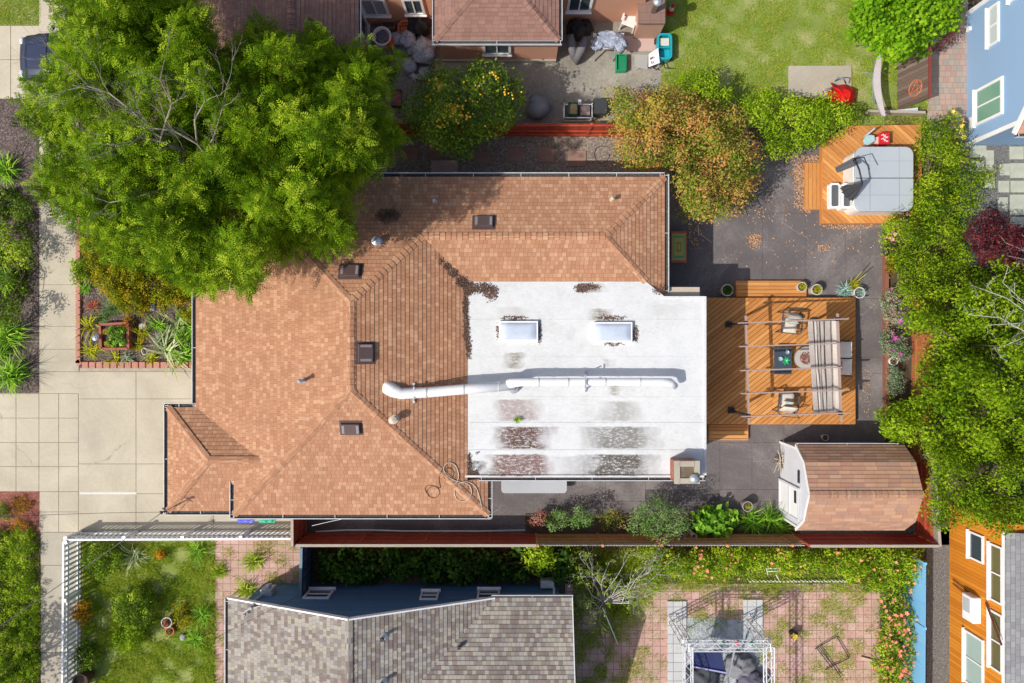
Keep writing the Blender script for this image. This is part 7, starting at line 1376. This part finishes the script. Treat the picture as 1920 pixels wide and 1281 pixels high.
mb = MB(); mb.tube([(cx_(.085), c0.y - .74, .80), (cx_(.075), c0.y, .83), (cx_(.085), c0.y + .74, .80)], .008, 5); mb.tube([(cx_(.275), c0.y - .80, .93), (cx_(.27), c0.y, .975), (cx_(.275), c0.y + .80, .93)], .012, 5)
for q in (-1, 1): mb.tube([(cx_(.085), c0.y + q * .76, .80), (cx_(.27), c0.y + q * .80, .925)], .007, 5)
mb.build('bonnet_seam', DARK, car); mb = MB(); mb.bar((cx_(.30), c0.y - .5, .99), (cx_(.31), c0.y + .1, 1.0), .02); mb.bar((cx_(.30), c0.y + .05, .99), (cx_(.31), c0.y + .65, 1.0), .02); mb.build('wiper', DARK, car)
# ---- stage truss, tarps and clutter in the paver yard
ZT = 2.5; tr = thing('truss_frame', 'white lattice truss frame standing on two pale base plates', 'truss', P(1365, 1240, 0))
def truss(a, b, w_=.28):
    a, b = Vector(a), Vector(b); d = (b - a); L = d.length; d.normalize(); s = d.cross(Vector((0, 0, 1)));
    if s.length < .1: s = Vector((1, 0, 0))
    s.normalize(); u = s.cross(d).normalized(); mb = MB(); cs = [s * i * w_ / 2 + u * j * w_ / 2 for i, j in ((-1, -1), (1, -1), (1, 1), (-1, 1))]
    for c in cs: mb.tube([a + c, b + c], .022, 6)
    n = max(2, int(L / .30))
    for k in range(n):
        for q in range(4):
            c1, c2 = cs[q], cs[(q + 1) % 4]; 
            if k % 2: c1, c2 = c2, c1
            mb.tube([a + d * (L * k / n) + c1, a + d * (L * (k + 1) / n) + c2], .011, 4)
    for q in range(4): mb.tube([a + cs[q], a + cs[(q + 1) % 4]], .02, 5); mb.tube([b + cs[q], b + cs[(q + 1) % 4]], .02, 5)
    return mb
c1 = P(1290, 1211, ZT); c2 = P(1442, 1211, ZT); c3 = P(1290, 1420, ZT); c4 = P(1442, 1420, ZT)
for a, b in ((c1, c2), (c1, c3), (c2, c4), (c3, c4)): truss(a, b).build('truss_beam', STEEL, tr)
for c in (c1, c2, c3, c4): truss((c.x, c.y, .04), (c.x, c.y, ZT - .15)).build('truss_leg', STEEL, tr)
for x0, y0, x1, y1 in ((1252, 1128, 1287, 1420), (1394, 1125, 1430, 1180)): mb = MB(); mb.pbox(x0, y0, x1, y1, .02, .10); mb.build('base_plate', tiles('pale_plate', [(.55, .55, .55), (.6, .6, .6)], .36, .36, 'grid', .012, (.2, .2, .2)), tr)
for i, (x, col) in enumerate(((1356, (.02, .25, .12)), (1382, (.6, .05, .05)), (1410, (.02, .2, .12)))): mb = MB(); mb.lathe(P(x, 1207, ZT - .05), [(.05, -.1), (.08, 0), (.02, .08)], 10); mb.build('stage_lamp', flat('lamp%d' % i, col, .4), tr)
g = G('tarp'); n1 = g.noise(g.obj(), 2.2, 5, .6, 2.5); TARP = g.fin(g.ramp(n1, [(.3, (.26, .29, .32)), (.6, (.42, .45, .47))]), .6, g.bump(n1, 1.0, .12))
def cloth_sheet(name, label, x0, y0, x1, y1, z, mat, amp=.08, seed=0, n=26, cat='tarpaulin'):
    vs = []; r2 = random.Random(seed); ph = [r2.uniform(0, 6) for _ in range(6)]
    for j in range(n + 1):
        for i in range(n + 1):
            u, v = i / n, j / n; e = min(1, 8 * min(u, 1 - u, v, 1 - v)); h = z + .012 + amp * e * (.5 + .25 * math.sin(9 * u + 3 * v + ph[0] + 2 * math.sin(5 * v + ph[1])) + .25 * math.sin(17 * u - 11 * v + ph[2] + 2 * math.sin(7 * u)))
            vs.append(P(x0 + (x1 - x0) * u + 2 * math.sin(6 * v + ph[3]), y0 + (y1 - y0) * v + 2 * math.sin(6 * u + ph[4]), h))
    mb = MB(); mb.add(vs, [(j * (n + 1) + i, (j + 1) * (n + 1) + i, (j + 1) * (n + 1) + i + 1, j * (n + 1) + i + 1) for j in range(n) for i in range(n)]); o = mb.build(name, mat, origin=P((x0 + x1) / 2, (y0 + y1) / 2, z), smooth=True); return tag(o, label, cat)
cloth_sheet('ground_tarp', 'crumpled grey tarpaulin spread on the pavers under the truss', 1288, 1160, 1432, 1420, .02, TARP, .16, 3)
cn_ = thing('event_canopy', 'navy blue canopy sagging inside the truss frame', 'canopy', P(1330, 1240, 0)); NV = std('navy_fabric', (.02, .03, .10), .7, .1, 2, 30, .1)
mb = MB(); a = [P(1300, 1222, 1.9), P(1351, 1219, 1.9), P(1361, 1259, 1.5), P(1298, 1248, 1.5)]; mb.add(a + [p - Vector((0, 0, .03)) for p in a], [(3, 2, 1, 0), (4, 5, 6, 7), (0, 1, 5, 4), (1, 2, 6, 5), (2, 3, 7, 6), (3, 0, 4, 7)]); mb.build('fabric', NV, cn_); mb = MB(); mb.bar(P(1298, 1248, 1.49), P(1361, 1260, 1.49), .05, .2); mb.build('valance', flat('lilac', (.36, .34, .62), .7), cn_)
for x, y, z in ((1302, 1222, 1.9), (1350, 1220, 1.9), (1360, 1258, 1.5), (1300, 1248, 1.5)): mb = MB(); q = P(x, y, z); mb.tube([(q.x, q.y, 0), q], .02, 6); mb.build('post', METAL, cn_)
for i, (x, y, r, sq, m_, lab) in enumerate(((1388, 1252, .62, .5, flat('grey_bundle', (.20, .20, .22), .8), 'round topped grey equipment cover under the truss'), (1318, 1278, .7, .45, flat('dark_bundle', (.07, .075, .085), .8), 'dark folded cloth heap at the bottom edge under the truss'), (1412, 1285, .6, .5, flat('mauve_bundle', (.12, .11, .15), .8), 'dark mauve cover beside the grey one under the truss'), (1345, 1272, .35, .5, flat('beige_bundle', (.34, .31, .30), .8), 'beige bundle between the dark cloths'))):
    mb = MB(); mb.blob((*P(x, y, .4).xy, r * sq * .8), (r, r * .8, r * sq), i + 30, .2, 26, 14, 3); tag(mb.build('covered_equipment', m_, origin=P(x, y, 0), smooth=True), lab, 'cover')
mb = MB(); mb.bar(P(1378, 1215, 1.9), P(1366, 1268, 1.0), .05); tag(mb.build('support_pole', METAL, origin=P(1370, 1250, 1)), 'slanting grey pole under the truss beam', 'pole')
ea = thing('metal_easel', 'fallen black metal frame lying on the pink pavers', 'frame', P(1562, 1228, 0))
for a, b in (((1528, 1217), (1569, 1193)), ((1548, 1255), (1592, 1234)), ((1538, 1212), (1577, 1270)), ((1532, 1216), (1560, 1253)), ((1569, 1193), (1592, 1234))): mb = MB(); mb.tube([P(*a, .10), P(*b, .14)], .018, 6); mb.build('rod', DARK, ea)
mb = MB(); mb.box(P(1633, 1239, .08), (.80, .12, .04), rz=-.25); tag(mb.build('wood_plank', flat('plank_tan', (.55, .42, .28), .8), origin=P(1633, 1239, 0)), 'short tan plank at the foot of the coral hedge', 'plank')
yp = pot('dark pot with a yellow flower in the shade of the truss', 1490, 1192, .16, .35, flat('black_pot', (.04, .035, .03), .6), L_DARK, 30, lr=.6); petals('flower_head', F_YEL, yp, np.array([[*P(1491, 1194, .42)]]) + RNG.normal(size=(12, 3)) * .03, .12)
mb = MB(); mb.tube([P(1130, 1140, 1.2), P(1158, 1207, .1)], .022, 7); tag(mb.build('white_pole', WHITE, origin=P(1158, 1207, 0), smooth=True), 'white pole leaning into the pale leafless tree', 'pole')
def chair_frame(px, py): pass
mb = MB()
for a, b in (((1437, 1066), (1473, 1066)), ((1437, 1066), (1440, 1078)), ((1473, 1066), (1471, 1078)), ((1440, 1072), (1471, 1070)), ((1455, 1078), (1462, 1090))): mb.tube([P(*a, 1.0), P(*b, .9)], .014, 5)
tag(mb.build('wire_chair', WHITE, origin=P(1455, 1075, .8), smooth=True), 'thin white metal garden chair frame in the flowering hedge', 'chair')
mb = MB()
for i in range(26): x = 1405 + i * 7.1; mb.box(P(x, 1089, .12), (.05, .03, .26), ry=rr.uniform(-.2, .2))
tag(mb.build('border_fence', WHITE, origin=P(1490, 1089, 0)), 'low broken white border pickets at the paver edge', 'edging')
# a verge tree just outside the frame whose shade falls on the lower sidewalk
plant('verge_tree', 'tall verge tree rooted beyond the left bottom corner that shades the sidewalk', 'tree', [(-300, 1330), (-190, 1290), (-130, 1310), (-90, 1380), (-100, 1450), (-180, 1500), (-280, 1470)], 2.6, 5.2, L_CITRUS, 26, .5, 24, .2, tr=.13, dome=50)

for x, y, r, m_, n, w_, lab in ((195, 596, 18, L_OLIVE, 60, .02, 'small grey green tuft above the square planter'), (268, 625, 22, L_YEL, 60, .03, 'gold green tuft right of the square planter'), (300, 610, 24, L_STRAP, 46, .05, 'green strappy tuft left of the striped rosette'), (288, 672, 20, L_YSP, 40, .04, 'yellow tuft by the lower edging right of the ring'), (300, 640, 20, L_SAGE, 60, .03, 'grey green tuft left of the big striped rosette'), (165, 540, 16, L_STRAP, 50, .03, 'small green tuft under the bright rounded shrub'),
        (228, 560, 18, L_YEL, 60, .03, 'bronze tuft beside the bluish grass'), (358, 610, 24, L_STRAP, 60, .05, 'green tuft by the gutter above the striped plants')):
    rosette('garden_tuft', lab, 'plant', x, y, M(r), m_, n, w_, stack=.08)
